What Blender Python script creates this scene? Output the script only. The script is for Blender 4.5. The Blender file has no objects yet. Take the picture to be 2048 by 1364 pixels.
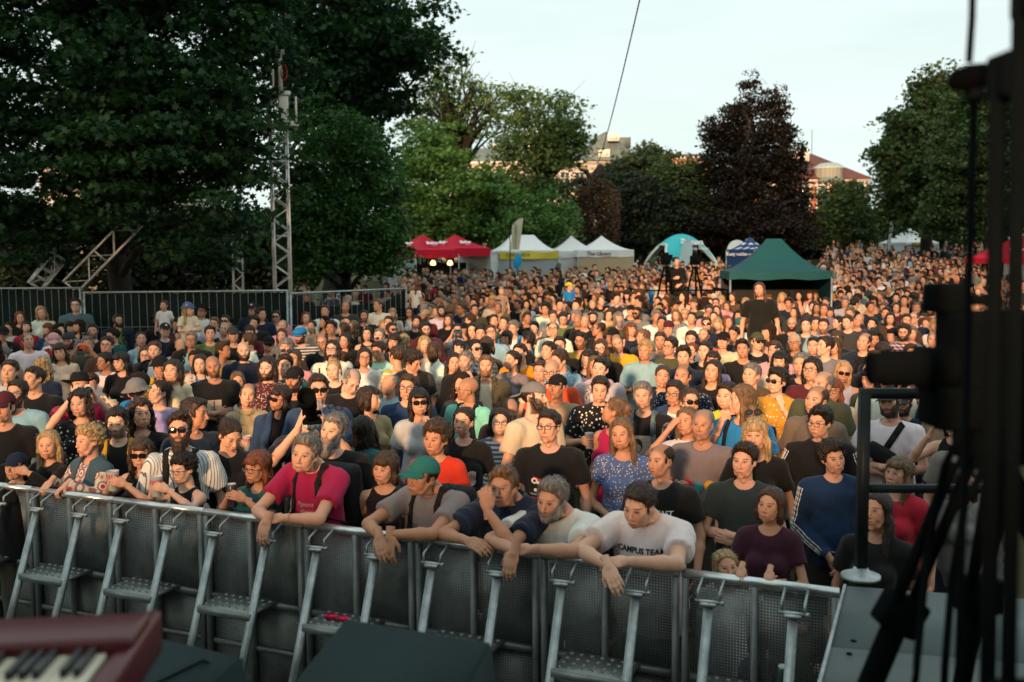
import bpy, bmesh, math, random, time
import numpy as np
from mathutils import Vector, Matrix, noise
from mathutils.bvhtree import BVHTree
rnd = random.Random(7)
T0 = time.time()
sc = bpy.context.scene
COL = sc.collection
R = math.radians
# ---------------------------------------------------------------- camera
F_PX, HC = 2000.0, 2.85
cam_data = bpy.data.cameras.new("camera")
cam = bpy.data.objects.new("camera", cam_data)
COL.objects.link(cam)
cam_data.sensor_width = 36.0
cam_data.lens = F_PX / 2048 * 36
cam_data.clip_start, cam_data.clip_end = 0.05, 3000
CM = Matrix.Translation((0, 0, HC)) @ Matrix.Rotation(R(90 - 4.94), 4, 'X') @ Matrix.Rotation(R(-0.5), 4, 'Z')
cam.matrix_world = CM
cam_data.dof.use_dof = True
cam_data.dof.focus_distance = 8.2
cam_data.dof.aperture_fstop = 2.3
sc.camera = cam
C3 = CM.to_3x3()
def ray(px, py):
    return C3 @ Vector(((px - 1024) / F_PX, -(py - 682) / F_PX, -1))
def P(px, py, d):
    r = ray(px, py)
    return Vector((0, 0, HC)) + r * (d / r.y)
def PZ(px, py, z):
    r = ray(px, py)
    return Vector((0, 0, HC)) + r * ((z - HC) / r.z)
# ---------------------------------------------------------------- sky, sun, exposure
SUN_EL, SUN_AZ = 11.5, 16.0      # sun low behind the stage, a little to the left
world = bpy.data.worlds.new("World")
sc.world = world
world.use_nodes = True
wn = world.node_tree
bg = wn.nodes["Background"]
sky = wn.nodes.new("ShaderNodeTexSky")
sky.sky_type = 'NISHITA'
sky.sun_disc = False
sky.sun_elevation = R(SUN_EL)
sky.sun_rotation = R(180 + SUN_AZ)
sky.air_density, sky.dust_density, sky.ozone_density = 1.0, 6.0, 1.2
# a thin veil of high cloud whitens most of the dome
tc = wn.nodes.new("ShaderNodeTexCoord")
mp = wn.nodes.new("ShaderNodeMapping")
mp.inputs['Scale'].default_value = (1.2, 1.2, 5.0)
nz = wn.nodes.new("ShaderNodeTexNoise")
nz.inputs['Scale'].default_value = 1.6
nz.inputs['Detail'].default_value = 5
cr = wn.nodes.new("ShaderNodeValToRGB")
cr.color_ramp.elements[0].position, cr.color_ramp.elements[0].color = 0.3, (0.62,) * 3 + (1,)
cr.color_ramp.elements[1].position, cr.color_ramp.elements[1].color = 0.7, (0.92,) * 3 + (1,)
mx = wn.nodes.new("ShaderNodeMix")
mx.data_type = 'RGBA'
mx.inputs[7].default_value = (6.3, 7.25, 6.95, 1)
wn.links.new(tc.outputs['Generated'], mp.inputs[0])
wn.links.new(mp.outputs[0], nz.inputs['Vector'])
wn.links.new(nz.outputs[0], cr.inputs[0])
wn.links.new(cr.outputs[0], mx.inputs[0])
wn.links.new(sky.outputs[0], mx.inputs[6])
wn.links.new(mx.outputs[2], bg.inputs[0])
bg.inputs[1].default_value = 0.10
sun_data = bpy.data.lights.new("sun", 'SUN')
sun = bpy.data.objects.new("sun", sun_data)
COL.objects.link(sun)
sun_data.energy = 4.7
sun_data.color = (1.0, 0.57, 0.30)
sun_data.angle = R(3.6)
_a, _e = R(SUN_AZ), R(SUN_EL)
sdir = Vector((-math.sin(_a) * math.cos(_e), -math.cos(_a) * math.cos(_e), math.sin(_e)))   # towards the sun
sun.rotation_euler = sdir.to_track_quat('Z', 'Y').to_euler()
sc.view_settings.view_transform = 'Standard'
sc.view_settings.look = 'None'
sc.view_settings.exposure = 0.72
sc.view_settings.gamma = 1.0
sc.view_settings.use_curve_mapping = False
sc.cycles.max_bounces = 5
sc.cycles.diffuse_bounces = 2
sc.cycles.glossy_bounces = 2
sc.cycles.transmission_bounces = 3
sc.cycles.transparent_max_bounces = 10
sc.cycles.use_denoising = True
# ---------------------------------------------------------------- node helper and materials
class NT:
    def __init__(s, name):
        s.m = bpy.data.materials.new(name)
        s.m.use_nodes = True
        s.t = s.m.node_tree
        s.b = s.t.nodes["Principled BSDF"]
        s.out = s.t.nodes["Material Output"]
    def put(s, sock, v):
        if isinstance(v, bpy.types.NodeSocket):
            s.t.links.new(v, sock)
        elif isinstance(v, (tuple, list)) and len(v) == 3 and sock.type == 'RGBA':
            sock.default_value = (*v, 1)
        else:
            sock.default_value = v
    def new(s, kind, **kw):
        n = s.t.nodes.new(kind)
        for k, v in kw.items():
            setattr(n, k, v)
        return n
    def M(s, op, a, b=0.0, c=0.0, clamp=False):
        n = s.new("ShaderNodeMath", operation=op, use_clamp=clamp)
        s.put(n.inputs[0], a); s.put(n.inputs[1], b); s.put(n.inputs[2], c)
        return n.outputs[0]
    def step(s, v, lo, hi):          # 1 below lo, 0 above hi
        n = s.new("ShaderNodeMapRange", interpolation_type='SMOOTHSTEP')
        s.put(n.inputs[0], v); n.inputs[1].default_value = lo; n.inputs[2].default_value = hi
        n.inputs[3].default_value = 1; n.inputs[4].default_value = 0
        return n.outputs[0]
    def mix(s, f, a, b, mode='MIX'):
        n = s.new("ShaderNodeMix", data_type='RGBA', blend_type=mode)
        s.put(n.inputs[0], f); s.put(n.inputs[6], a); s.put(n.inputs[7], b)
        return n.outputs[2]
    def attr(s, name, kind='GEOMETRY'):
        return s.new("ShaderNodeAttribute", attribute_name=name, attribute_type=kind)
    def noise(s, scale, detail=3, rough=0.55, vec=None, stretch=None):
        n = s.new("ShaderNodeTexNoise")
        n.inputs['Scale'].default_value = scale; n.inputs['Detail'].default_value = detail
        n.inputs['Roughness'].default_value = rough
        v = vec or s.obj()
        if stretch:
            m = s.new("ShaderNodeMapping"); m.inputs['Scale'].default_value = stretch
            s.put(m.inputs[0], v); v = m.outputs[0]
        s.put(n.inputs['Vector'], v)
        return n
    def obj(s):
        return s.new("ShaderNodeTexCoord").outputs['Object']
    def xyz(s, v):
        n = s.new("ShaderNodeSeparateXYZ"); s.put(n.inputs[0], v)
        return n.outputs[0], n.outputs[1], n.outputs[2]
    def ramp(s, v, stops):
        n = s.new("ShaderNodeValToRGB")
        e = n.color_ramp.elements
        while len(e) < len(stops): e.new(0.5)
        for i, (p, c) in enumerate(stops):
            e[i].position = p; e[i].color = (*c, 1) if len(c) == 3 else c
        s.put(n.inputs[0], v)
        return n.outputs[0]
    def bump(s, h, strength=0.3, dist=0.01):
        n = s.new("ShaderNodeBump"); n.inputs['Strength'].default_value = strength; n.inputs['Distance'].default_value = dist
        s.put(n.inputs['Height'], h)
        s.put(s.b.inputs['Normal'], n.outputs[0])
    def fin(s, col=None, rough=None, metal=None, spec=None):
        if col is not None: s.put(s.b.inputs['Base Color'], col)
        if rough is not None: s.put(s.b.inputs['Roughness'], rough)
        if metal is not None: s.put(s.b.inputs['Metallic'], metal)
        if spec is not None: s.put(s.b.inputs['Specular IOR Level'], spec)
        return s.m
def simple(name, col, rough=0.6, metal=0.0, var=0.25, scale=6.0, bump=0.0, spec=0.4):
    n = NT(name)
    f = n.noise(scale, 4)
    c = n.mix(n.M('MULTIPLY', f.outputs[0], 1.0), tuple(x * (1 - var) for x in col), tuple(min(1, x * (1 + var)) for x in col))
    if bump: n.bump(f.outputs[0], bump, 0.01)
    return n.fin(c, rough, metal, spec)
def ocolor(n):
    return n.new("ShaderNodeObjectInfo").outputs['Color']
def mk_cloth(name, pattern=None):
    n = NT(name)
    c = ocolor(n)
    v = n.obj()
    x, y, z = n.xyz(v)
    if pattern == 'stripe':
        w = n.M('SINE', n.M('MULTIPLY', z, 150.0))
        c = n.mix(n.step(w, -0.1, 0.15), c, (0.55, 0.52, 0.46))
    elif pattern == 'floral':
        vo = n.new("ShaderNodeTexVoronoi"); vo.inputs['Scale'].default_value = 26; n.put(vo.inputs['Vector'], v)
        f2 = n.noise(60, 2, vec=v)
        k = n.M('ADD', vo.outputs['Distance'], n.M('MULTIPLY', f2.outputs[0], 0.35))
        c = n.mix(n.step(k, 0.40, 0.46), c, (0.62, 0.57, 0.50))
    elif pattern == 'smallfloral':
        vo = n.new("ShaderNodeTexVoronoi"); vo.inputs['Scale'].default_value = 58; n.put(vo.inputs['Vector'], v)
        f2 = n.noise(120, 2, vec=v)
        k = n.M('ADD', vo.outputs['Distance'], n.M('MULTIPLY', f2.outputs[0], 0.4))
        c = n.mix(n.step(k, 0.42, 0.5), c, (0.6, 0.56, 0.52))
    elif pattern == 'plaid':
        w1 = n.M('GREATER_THAN', n.M('SINE', n.M('MULTIPLY', z, 130.0)), 0.35)
        w2 = n.M('GREATER_THAN', n.M('SINE', n.M('MULTIPLY', n.M('ADD', x, y), 130.0)), 0.35)
        c = n.mix(n.M('MULTIPLY', n.M('ADD', w1, w2), 0.5), c, (0.5, 0.47, 0.45))
    elif pattern == 'medallion':
        m = n.new("ShaderNodeTexVoronoi", feature='F1'); m.inputs['Scale'].default_value = 13; m.inputs['Randomness'].default_value = 0.25
        n.put(m.inputs['Vector'], v)
        c = n.ramp(m.outputs['Distance'], [(0.0, (0.5, 0.03, 0.04)), (0.22, (0.5, 0.03, 0.04)), (0.26, (0.62, 0.6, 0.52)), (0.36, (0.62, 0.6, 0.52)),
                                            (0.40, (0.06, 0.2, 0.2)), (0.5, (0.45, 0.03, 0.05)), (0.6, (0.5, 0.5, 0.4))])
    elif pattern == 'bold':
        w = n.M('SINE', n.M('MULTIPLY', n.M('ADD', x, n.M('MULTIPLY', y, 0.6)), 70.0))
        w2 = n.M('SINE', n.M('MULTIPLY', z, 40.0))
        c = n.mix(n.M('MULTIPLY', n.step(w, -0.75, -0.6), n.step(w2, 0.3, 0.4)), c, (0.03, 0.025, 0.03))
    elif pattern == 'pinstripe':
        w = n.M('SINE', n.M('MULTIPLY', n.M('ADD', x, y), 260.0))
        c = n.mix(n.step(w, -0.8, -0.6), c, (0.12, 0.14, 0.22))
    wv = n.noise(7, 3, vec=v, stretch=(1, 1, .6))
    f = n.noise(24, 4, vec=v, stretch=(1, 1, 0.7))
    c = n.mix(0.16, c, n.ramp(f.outputs[0], [(0.3, (0.35,) * 3), (0.7, (1, 1, 1))]), 'MULTIPLY')
    h = n.M('ADD', n.M('MULTIPLY', wv.outputs[0], 1.6), f.outputs[0])
    n.bump(h, 0.35, 0.014)
    n.b.inputs['Sheen Weight'].default_value = 0.08
    return n.fin(c, 0.92, 0, 0.15)
MAT = {}
for k in (None, 'stripe', 'floral', 'smallfloral', 'plaid', 'medallion', 'bold', 'pinstripe'):
    MAT['cloth_' + str(k)] = mk_cloth('cloth' if k is None else k + '_cloth', k)
def mk_hair():
    n = NT("hair")
    c = ocolor(n)
    v = n.obj()
    f = n.noise(60, 4, 0.65, v, (1, 0.5, 0.14))
    g = n.noise(14, 3, 0.6, v, (1, 1, 0.4))
    c2 = n.mix(1.0, c, n.ramp(f.outputs[0], [(0.28, (0.35, 0.33, 0.30)), (0.55, (1, 1, 1)), (0.75, (1.9, 1.75, 1.5))]), 'MULTIPLY')
    n.bump(n.M('ADD', f.outputs[0], n.M('MULTIPLY', g.outputs[0], 1.3)), 0.9, 0.014)
    return n.fin(c2, 0.48, 0, 0.3)
MAT['hair'] = mk_hair()
def mk_skin():
    n = NT("skin")
    base = ocolor(n)
    pr = n.attr('["beardcol"]', 'OBJECT')
    hp = n.attr('hp')
    x, y, z = n.xyz(hp.outputs['Vector'])
    ab = n.M('ABSOLUTE', x)
    front = n.step(y, -0.055, -0.035)
    smile = n.attr('["smile"]', 'OBJECT').outputs['Fac']
    squint = n.attr('["squint"]', 'OBJECT').outputs['Fac']
    zm = n.M('SUBTRACT', z, n.M('MULTIPLY', smile, n.M('MULTIPLY', n.M('MULTIPLY', x, x), 14.0)))
    def ell(cx, cz, rx, rz, xx=None, zz=None):
        a = n.M('DIVIDE', n.M('SUBTRACT', xx if xx is not None else ab, cx), rx)
        b = n.M('DIVIDE', n.M('SUBTRACT', zz if zz is not None else z, cz), rz)
        return n.M('SQRT', n.M('ADD', n.M('MULTIPLY', a, a), n.M('MULTIPLY', b, b)))
    nz_ = n.noise(220, 2, vec=hp.outputs['Vector'])
    big = n.noise(18, 3, vec=hp.outputs['Vector'])
    c = n.mix(0.22, base, n.ramp(big.outputs[0], [(0.3, (0.62, 0.48, 0.42)), (0.7, (1.0, 1.0, 1.0))]), 'MULTIPLY')
    # redder cheeks, nose, ears
    red = n.M('MAXIMUM', n.step(ell(0.04, -0.03, 0.022, 0.02), 0.3, 1.2), n.step(ell(0, -0.04, 0.014, 0.016), 0.4, 1.1))
    c = n.mix(n.M('MULTIPLY', red, 0.5), c, n.mix(1.0, c, (1.0, 0.72, 0.68), 'MULTIPLY'))
    lip = n.M('MULTIPLY', n.step(ell(0, -0.0745, 0.0265, 0.0105, None, zm), 0.85, 1.1), front)
    # beard
    bl = n.M('ADD', n.M('ADD', z, 0.050), n.M('MULTIPLY', n.M('MAXIMUM', n.M('SUBTRACT', ab, 0.034), 0.0), -1.15))
    bmask = n.step(n.M('ADD', bl, n.M('MULTIPLY', n.M('SUBTRACT', nz_.outputs[0], 0.5), 0.02)), -0.006, 0.004)
    bmask = n.M('MULTIPLY', bmask, n.step(n.M('MULTIPLY', z, -1.0), 0.128, 0.142))
    bmask = n.M('MULTIPLY', bmask, n.step(y, 0.0, 0.03))
    amt = n.attr('["beard"]', 'OBJECT').outputs['Fac']
    bm = n.M('MULTIPLY', n.M('MULTIPLY', bmask, amt), n.M('ADD', 0.75, n.M('MULTIPLY', nz_.outputs[0], 0.5)), clamp=True)
    c = n.mix(bm, c, pr.outputs['Color'])
    c = n.mix(n.M('MULTIPLY', lip, 0.75), c, n.mix(1.0, base, (0.72, 0.42, 0.42), 'MULTIPLY'))
    line = n.M('MULTIPLY', n.step(ell(0, -0.0745, n.M('ADD', 0.026, n.M('MULTIPLY', smile, 0.005)), 0.0022, None, zm), 0.7, 1.2), front)
    c = n.mix(n.M('MULTIPLY', line, 0.85), c, (0.05, 0.018, 0.016))
    # brows
    bz = n.M('SUBTRACT', 0.0255, n.M('MULTIPLY', n.M('ABSOLUTE', n.M('SUBTRACT', ab, 0.036)), 0.22))
    bd = n.M('SQRT', n.M('ADD', n.M('POWER', n.M('DIVIDE', n.M('SUBTRACT', ab, 0.034), 0.022), 2.0), n.M('POWER', n.M('DIVIDE', n.M('SUBTRACT', z, bz), 0.0050), 2.0)))
    brow = n.M('MULTIPLY', n.step(n.M('ADD', bd, n.M('MULTIPLY', nz_.outputs[0], 0.3)), 0.9, 1.35), front)
    bc = n.attr('["browcol"]', 'OBJECT').outputs['Color']
    c = n.mix(n.M('MULTIPLY', brow, 0.62), c, bc)
    # eyes
    lash = n.M('MULTIPLY', n.step(ell(0.031, 0.0042, 0.0175, 0.0075), 0.82, 1.1), front)
    c = n.mix(n.M('MULTIPLY', lash, 0.85), c, n.mix(1.0, base, (0.16, 0.10, 0.09), 'MULTIPLY'))
    eye = n.M('MULTIPLY', n.step(ell(0.031, 0.0008, 0.0138, n.M('SUBTRACT', 0.0050, n.M('MULTIPLY', squint, 0.0030))), 0.85, 1.1), front)
    iris = n.step(ell(0.031, 0.0012, 0.0062, 0.0062), 0.85, 1.1)
    ec = n.mix(iris, (0.40, 0.35, 0.32), (0.025, 0.017, 0.013))
    c = n.mix(eye, c, ec)
    # cropped scalp
    sc_ = n.attr('["scalp"]', 'OBJECT').outputs['Fac']
    hl = n.M('ADD', n.M('MULTIPLY', y, 0.80), n.M('MULTIPLY', z, 0.60))
    sm = n.step(n.M('MULTIPLY', n.M('ADD', hl, n.M('MULTIPLY', n.M('SUBTRACT', nz_.outputs[0], .5), 0.03)), -1.0), -0.002, 0.038)
    sm = n.M('MULTIPLY', sm, n.step(n.M('MULTIPLY', z, -1.0), 0.05, 0.075))
    sm = n.M('MULTIPLY', sm, n.step(n.M('ADD', y, n.M('MULTIPLY', z, -0.1)), 0.5, 0.6))
    c = n.mix(n.M('MULTIPLY', sm, sc_), c, bc)
    n.bump(n.M('ADD', nz_.outputs[0], big.outputs[0]), 0.12, 0.004)
    n.b.inputs['Subsurface Weight'].default_value = 0.0
    return n.fin(c, 0.52, 0, 0.35)
MAT['skin'] = mk_skin()
def mk_objcol(name, rough, metal=0, spec=0.5, bump=0.0):
    n = NT(name)
    c = ocolor(n)
    f = n.noise(14, 4)
    c = n.mix(0.25, c, n.ramp(f.outputs[0], [(0.3, (0.5,) * 3), (0.7, (1, 1, 1))]), 'MULTIPLY')
    if bump: n.bump(f.outputs[0], bump, 0.01)
    return n.fin(c, rough, metal, spec)
MAT['felt'] = mk_objcol("cap_cloth", 0.9, 0, 0.15, 0.3)
MAT['plastic'] = mk_objcol("coloured_plastic", 0.35)
MAT['webbing'] = mk_objcol("webbing", 0.85, 0, 0.2, 0.3)
def glassy(name, col, rough=0.05, alpha=0.3):
    n = NT(name)
    n.fin(n.mix(0.1, col, n.noise(20).outputs['Color']), rough, 0, 0.6)
    n.b.inputs['Alpha'].default_value = alpha
    return n.m
MAT['lens'] = glassy("clear_lens", (0.5, 0.5, 0.5), 0.02, 0.12)
MAT['darklens'] = simple("dark_lens", (0.010, 0.009, 0.009), 0.08, 0, 0.2, 5, 0, 0.7)
MAT['cup'] = glassy("cloudy_cup_plastic", (0.6, 0.62, 0.62), 0.25, 0.55)
MAT['beer'] = simple("amber_beer", (0.45, 0.2, 0.03), 0.2)
MAT['steel'] = None
def mk_steel():
    n = NT("galvanised_steel")
    f = n.noise(9, 5, 0.6); g = n.noise(60, 3)
    c = n.ramp(f.outputs[0], [(0.3, (0.20, 0.24, 0.248)), (0.5, (0.33, 0.375, 0.38)), (0.62, (0.40, 0.44, 0.44)), (0.72, (0.22, 0.25, 0.25))])
    n.bump(g.outputs[0], 0.15, 0.004)
    return n.fin(c, n.M('ADD', 0.33, n.M('MULTIPLY', g.outputs[0], 0.25)), 0.75, 0.5)
MAT['steel'] = mk_steel()
MAT['alu'] = simple("aluminium_truss", (0.62, 0.60, 0.57), 0.42, 0.55, 0.2, 12)
MAT['blackmetal'] = simple("black_painted_metal", (0.003, 0.0045, 0.005), 0.9, 0.0, 0.4, 9, 0.1, .02)
MAT['blackcloth'] = simple("black_scrim_cloth", (0.005, 0.007, 0.007), 1.0, 0, 0.5, 4, 0.4, .03)
def mk_perf():
    n = NT("perforated_sheet")
    v = n.obj(); x, y, z = n.xyz(v)
    def cell(a):
        return n.M('ABSOLUTE', n.M('SUBTRACT', n.M('FRACT', n.M('MULTIPLY', a, 1 / 0.0155)), 0.5))
    hole = n.M('MULTIPLY', n.M('LESS_THAN', cell(x), 0.25), n.M('LESS_THAN', cell(z), 0.25))
    f = n.noise(3, 5, 0.6)
    c = n.ramp(f.outputs[0], [(0.3, (0.12, 0.145, 0.147)), (0.55, (0.25, 0.28, 0.28)), (0.7, (0.15, 0.165, 0.16))])
    n.put(n.b.inputs['Alpha'], n.M('SUBTRACT', 1.0, hole))
    return n.fin(c, 0.5, 0.55, 0.5)
MAT['perf'] = mk_perf()
# ---------------------------------------------------------------- mesh helpers
def mesh_from(name, V, Fq, mat, smooth=False, attrs=None):
    """V (n,3), Fq list of arrays (faces of equal length per array)."""
    me = bpy.data.meshes.new(name)
    V = np.asarray(V, np.float32)
    if not isinstance(Fq, (list, tuple)): Fq = [Fq]
    Fq = [np.asarray(f, np.int32) for f in Fq if len(f)]
    nl = sum(f.size for f in Fq); npoly = sum(len(f) for f in Fq)
    me.vertices.add(len(V)); me.vertices.foreach_set("co", V.ravel())
    me.loops.add(nl); me.loops.foreach_set("vertex_index", np.concatenate([f.ravel() for f in Fq]))
    me.polygons.add(npoly)
    tot = np.concatenate([np.full(len(f), f.shape[1], np.int32) for f in Fq])
    st = np.concatenate([[0], np.cumsum(tot)[:-1]]).astype(np.int32)
    me.polygons.foreach_set("loop_start", st)
    if smooth: me.polygons.foreach_set("use_smooth", np.ones(npoly, bool))
    if attrs:
        for an, (typ, arr) in attrs.items():
            a = me.attributes.new(an, typ, 'POINT')
            a.data.foreach_set('color' if 'COLOR' in typ else ('vector' if typ == 'FLOAT_VECTOR' else 'value'), np.asarray(arr, np.float32).ravel())
    me.update(calc_edges=True)
    for m in (mat if isinstance(mat, (list, tuple)) else [mat]):
        me.materials.append(m)
    return me
def add(name, me, parent=None, loc=None, rot=None, color=None, mat4=None):
    o = bpy.data.objects.new(name, me)
    COL.objects.link(o)
    if parent is not None: o.parent = parent
    if loc is not None: o.location = loc
    if rot is not None: o.rotation_euler = rot
    if mat4 is not None: o.matrix_local = mat4
    if color is not None: o.color = (*color[:3], 1)
    return o
def tag(o, label=None, cat=None, group=None, kind=None):
    if label: o['label'] = label
    if cat: o['category'] = cat
    if group: o['group'] = group
    if kind: o['kind'] = kind
    return o
def empty(name, loc=(0, 0, 0), rz=0.0):
    o = bpy.data.objects.new(name, None)
    COL.objects.link(o)
    o.empty_display_size = 0.2
    o.location = loc
    o.rotation_euler = (0, 0, rz)
    return o
class MB:
    """collects boxes, bars, tubes and sheets into one mesh."""
    def __init__(s):
        s.V, s.F3, s.F4, s.n, s.FN = [], [], [], 0, {}
    def raw(s, V, F):
        V = np.asarray(V, float).reshape(-1, 3)
        for f in F:
            f = [i + s.n for i in f]
            s.FN.setdefault(len(f), []).append(f)
        s.V.append(V); s.n += len(V)
        return s
    def box(s, c, h, M=None):
        c = np.array(c, float); h = np.array(h, float)
        v = np.array([[x, y, z] for x in (-1, 1) for y in (-1, 1) for z in (-1, 1)]) * h
        if M is not None: v = v @ np.array(M).T
        return s.raw(v + c, [(0, 1, 3, 2), (4, 6, 7, 5), (0, 4, 5, 1), (2, 3, 7, 6), (0, 2, 6, 4), (1, 5, 7, 3)])
    def bbox(s, c, h, bev=0.01, M=None):
        """box with chamfered edges"""
        bm = bmesh.new(); bmesh.ops.create_cube(bm, size=2)
        for v in bm.verts: v.co = Vector((v.co.x * h[0], v.co.y * h[1], v.co.z * h[2]))
        bmesh.ops.bevel(bm, geom=list(bm.edges), offset=min(bev, min(h) * .9), segments=2, affect='EDGES', profile=0.6)
        V = np.array([v.co[:] for v in bm.verts]); F = [[v.index for v in f.verts] for f in bm.faces]
        bm.free()
        if M is not None: V = V @ np.array(M).T
        return s.raw(V + np.array(c, float), F)
    def bar(s, a, b, w, t, up=(0, 0, 1)):
        """rectangular bar from a to b, width w (sideways) and thickness t"""
        a, b = Vector(a), Vector(b)
        d = (b - a); L = d.length; d.normalize()
        u = Vector(up); sd = d.cross(u)
        if sd.length < 1e-4: sd = d.cross(Vector((1, 0, 0)))
        sd.normalize(); u2 = sd.cross(d)
        M = np.array([sd[:], d[:], u2[:]]).T
        return s.box(((a + b) / 2)[:], (w / 2, L / 2, t / 2), M)
    def tube(s, pts, r, n=8, cap=True):
        pts = [Vector(p) for p in pts]
        rs = r if isinstance(r, (list, tuple)) else [r] * len(pts)
        V = []; prev = None
        for i, p in enumerate(pts):
            d = (pts[min(i + 1, len(pts) - 1)] - pts[max(i - 1, 0)]).normalized()
            if prev is None:
                prev = d.orthogonal().normalized()
            prev = (prev - d * prev.dot(d)).normalized()
            e = d.cross(prev)
            for k in range(n):
                a = 2 * math.pi * k / n
                V.append((p + (prev * math.cos(a) + e * math.sin(a)) * rs[i])[:])
        F = []
        for i in range(len(pts) - 1):
            for k in range(n):
                F.append((i * n + k, i * n + (k + 1) % n, (i + 1) * n + (k + 1) % n, (i + 1) * n + k))
        if cap:
            F.append(tuple(range(n - 1, -1, -1))); F.append(tuple((len(pts) - 1) * n + k for k in range(n)))
        return s.raw(V, F)
    def lathe(s, prof, n=24, M=None):
        V = []; F = []
        for (r, z) in prof:
            for k in range(n):
                a = 2 * math.pi * k / n
                V.append((r * math.cos(a), r * math.sin(a), z))
        for i in range(len(prof) - 1):
            for k in range(n):
                F.append((i * n + k, i * n + (k + 1) % n, (i + 1) * n + (k + 1) % n, (i + 1) * n + k))
        V = np.array(V)
        if M is not None:
            M = np.array(M)
            V = V @ M[:3, :3].T + (M[:3, 3] if M.shape[0] == 4 else 0)
        return s.raw(V, F)
    def grid(s, fn, nu, nv):
        V = [fn(i / nu, j / nv) for i in range(nu + 1) for j in range(nv + 1)]
        F = [(i * (nv + 1) + j, (i + 1) * (nv + 1) + j, (i + 1) * (nv + 1) + j + 1, i * (nv + 1) + j + 1) for i in range(nu) for j in range(nv)]
        return s.raw([tuple(v) for v in V], F)
    def mesh(s, name, mat, smooth=False):
        return mesh_from(name, np.concatenate(s.V), list(s.FN.values()), mat, smooth)
    def build(s, name, mat, parent=None, smooth=False, **kw):
        return add(name, s.mesh(name, mat, smooth), parent, **kw)
def text_mesh(txt, size, mat, extrude=0.0, align='CENTER', shear=0.0, bold=0.0):
    cu = bpy.data.curves.new("lettering", 'FONT')
    cu.body = txt; cu.size = size; cu.extrude = extrude; cu.align_x = align; cu.shear = shear; cu.offset = bold
    cu.resolution_u = 3
    o = bpy.data.objects.new("lettering", cu); COL.objects.link(o)
    dg = bpy.context.evaluated_depsgraph_get(); dg.update()
    me = bpy.data.meshes.new_from_object(o.evaluated_get(dg))
    bpy.data.objects.remove(o); bpy.data.curves.remove(cu)
    me.materials.clear(); me.materials.append(mat)
    return me

# ================================================================ body kit: smooth distance fields turned into one continuous surface
f32 = np.float32
class Grid:
    def __init__(s, lo, hi, res):
        s.lo = np.array(lo, f32); s.res = res
        s.n = np.maximum(np.ceil((np.array(hi) - np.array(lo)) / res).astype(int) + 1, 3)
        ax = [s.lo[i] + res * np.arange(s.n[i], dtype=f32) for i in range(3)]
        s.X, s.Y, s.Z = np.meshgrid(*ax, indexing='ij')
    def pts(s): return s.X, s.Y, s.Z
def smin(a, b, k):
    h = np.clip(k - np.abs(a - b), 0, None) / k
    return np.minimum(a, b) - h * h * (k * .25)
def smax(a, b, k): return -smin(-a, -b, k)
def ell(p, c, r):
    x, y, z = (p[0] - c[0]), (p[1] - c[1]), (p[2] - c[2])
    k0 = np.sqrt((x / r[0]) ** 2 + (y / r[1]) ** 2 + (z / r[2]) ** 2)
    k1 = np.sqrt((x / r[0] ** 2) ** 2 + (y / r[1] ** 2) ** 2 + (z / r[2] ** 2) ** 2)
    return k0 * (k0 - 1) / np.maximum(k1, 1e-6)
def sph(p, c, r): return np.sqrt((p[0] - c[0]) ** 2 + (p[1] - c[1]) ** 2 + (p[2] - c[2]) ** 2) - r
def cap(p, a, b, ra, rb=None):
    rb = ra if rb is None else rb
    a = np.array(a, f32); b = np.array(b, f32); d = b - a; L2 = float(d @ d) + 1e-9
    x, y, z = p[0] - a[0], p[1] - a[1], p[2] - a[2]
    t = np.clip((x * d[0] + y * d[1] + z * d[2]) / L2, 0, 1)
    return np.sqrt((x - t * d[0]) ** 2 + (y - t * d[1]) ** 2 + (z - t * d[2]) ** 2) - (ra + (rb - ra) * t)
def plane(p, o, n):          # negative on the side the normal points away from
    n = np.array(n, float); n /= np.linalg.norm(n)
    return (p[0] - o[0]) * n[0] + (p[1] - o[1]) * n[1] + (p[2] - o[2]) * n[2]
def wob(p, s, seed=0, st=(1, 1, 1)):
    """cheap smooth pseudo-noise in [-1, 1]"""
    r = np.random.RandomState(seed)
    v = 0
    for i in range(5):
        k = r.normal(size=3) * s * (0.7 + 0.35 * i) * np.array(st)
        v = v + np.sin(p[0] * k[0] + p[1] * k[1] + p[2] * k[2] + r.uniform(0, 6.3)) / (1 + 0.35 * i)
    return v / 2.6
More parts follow.
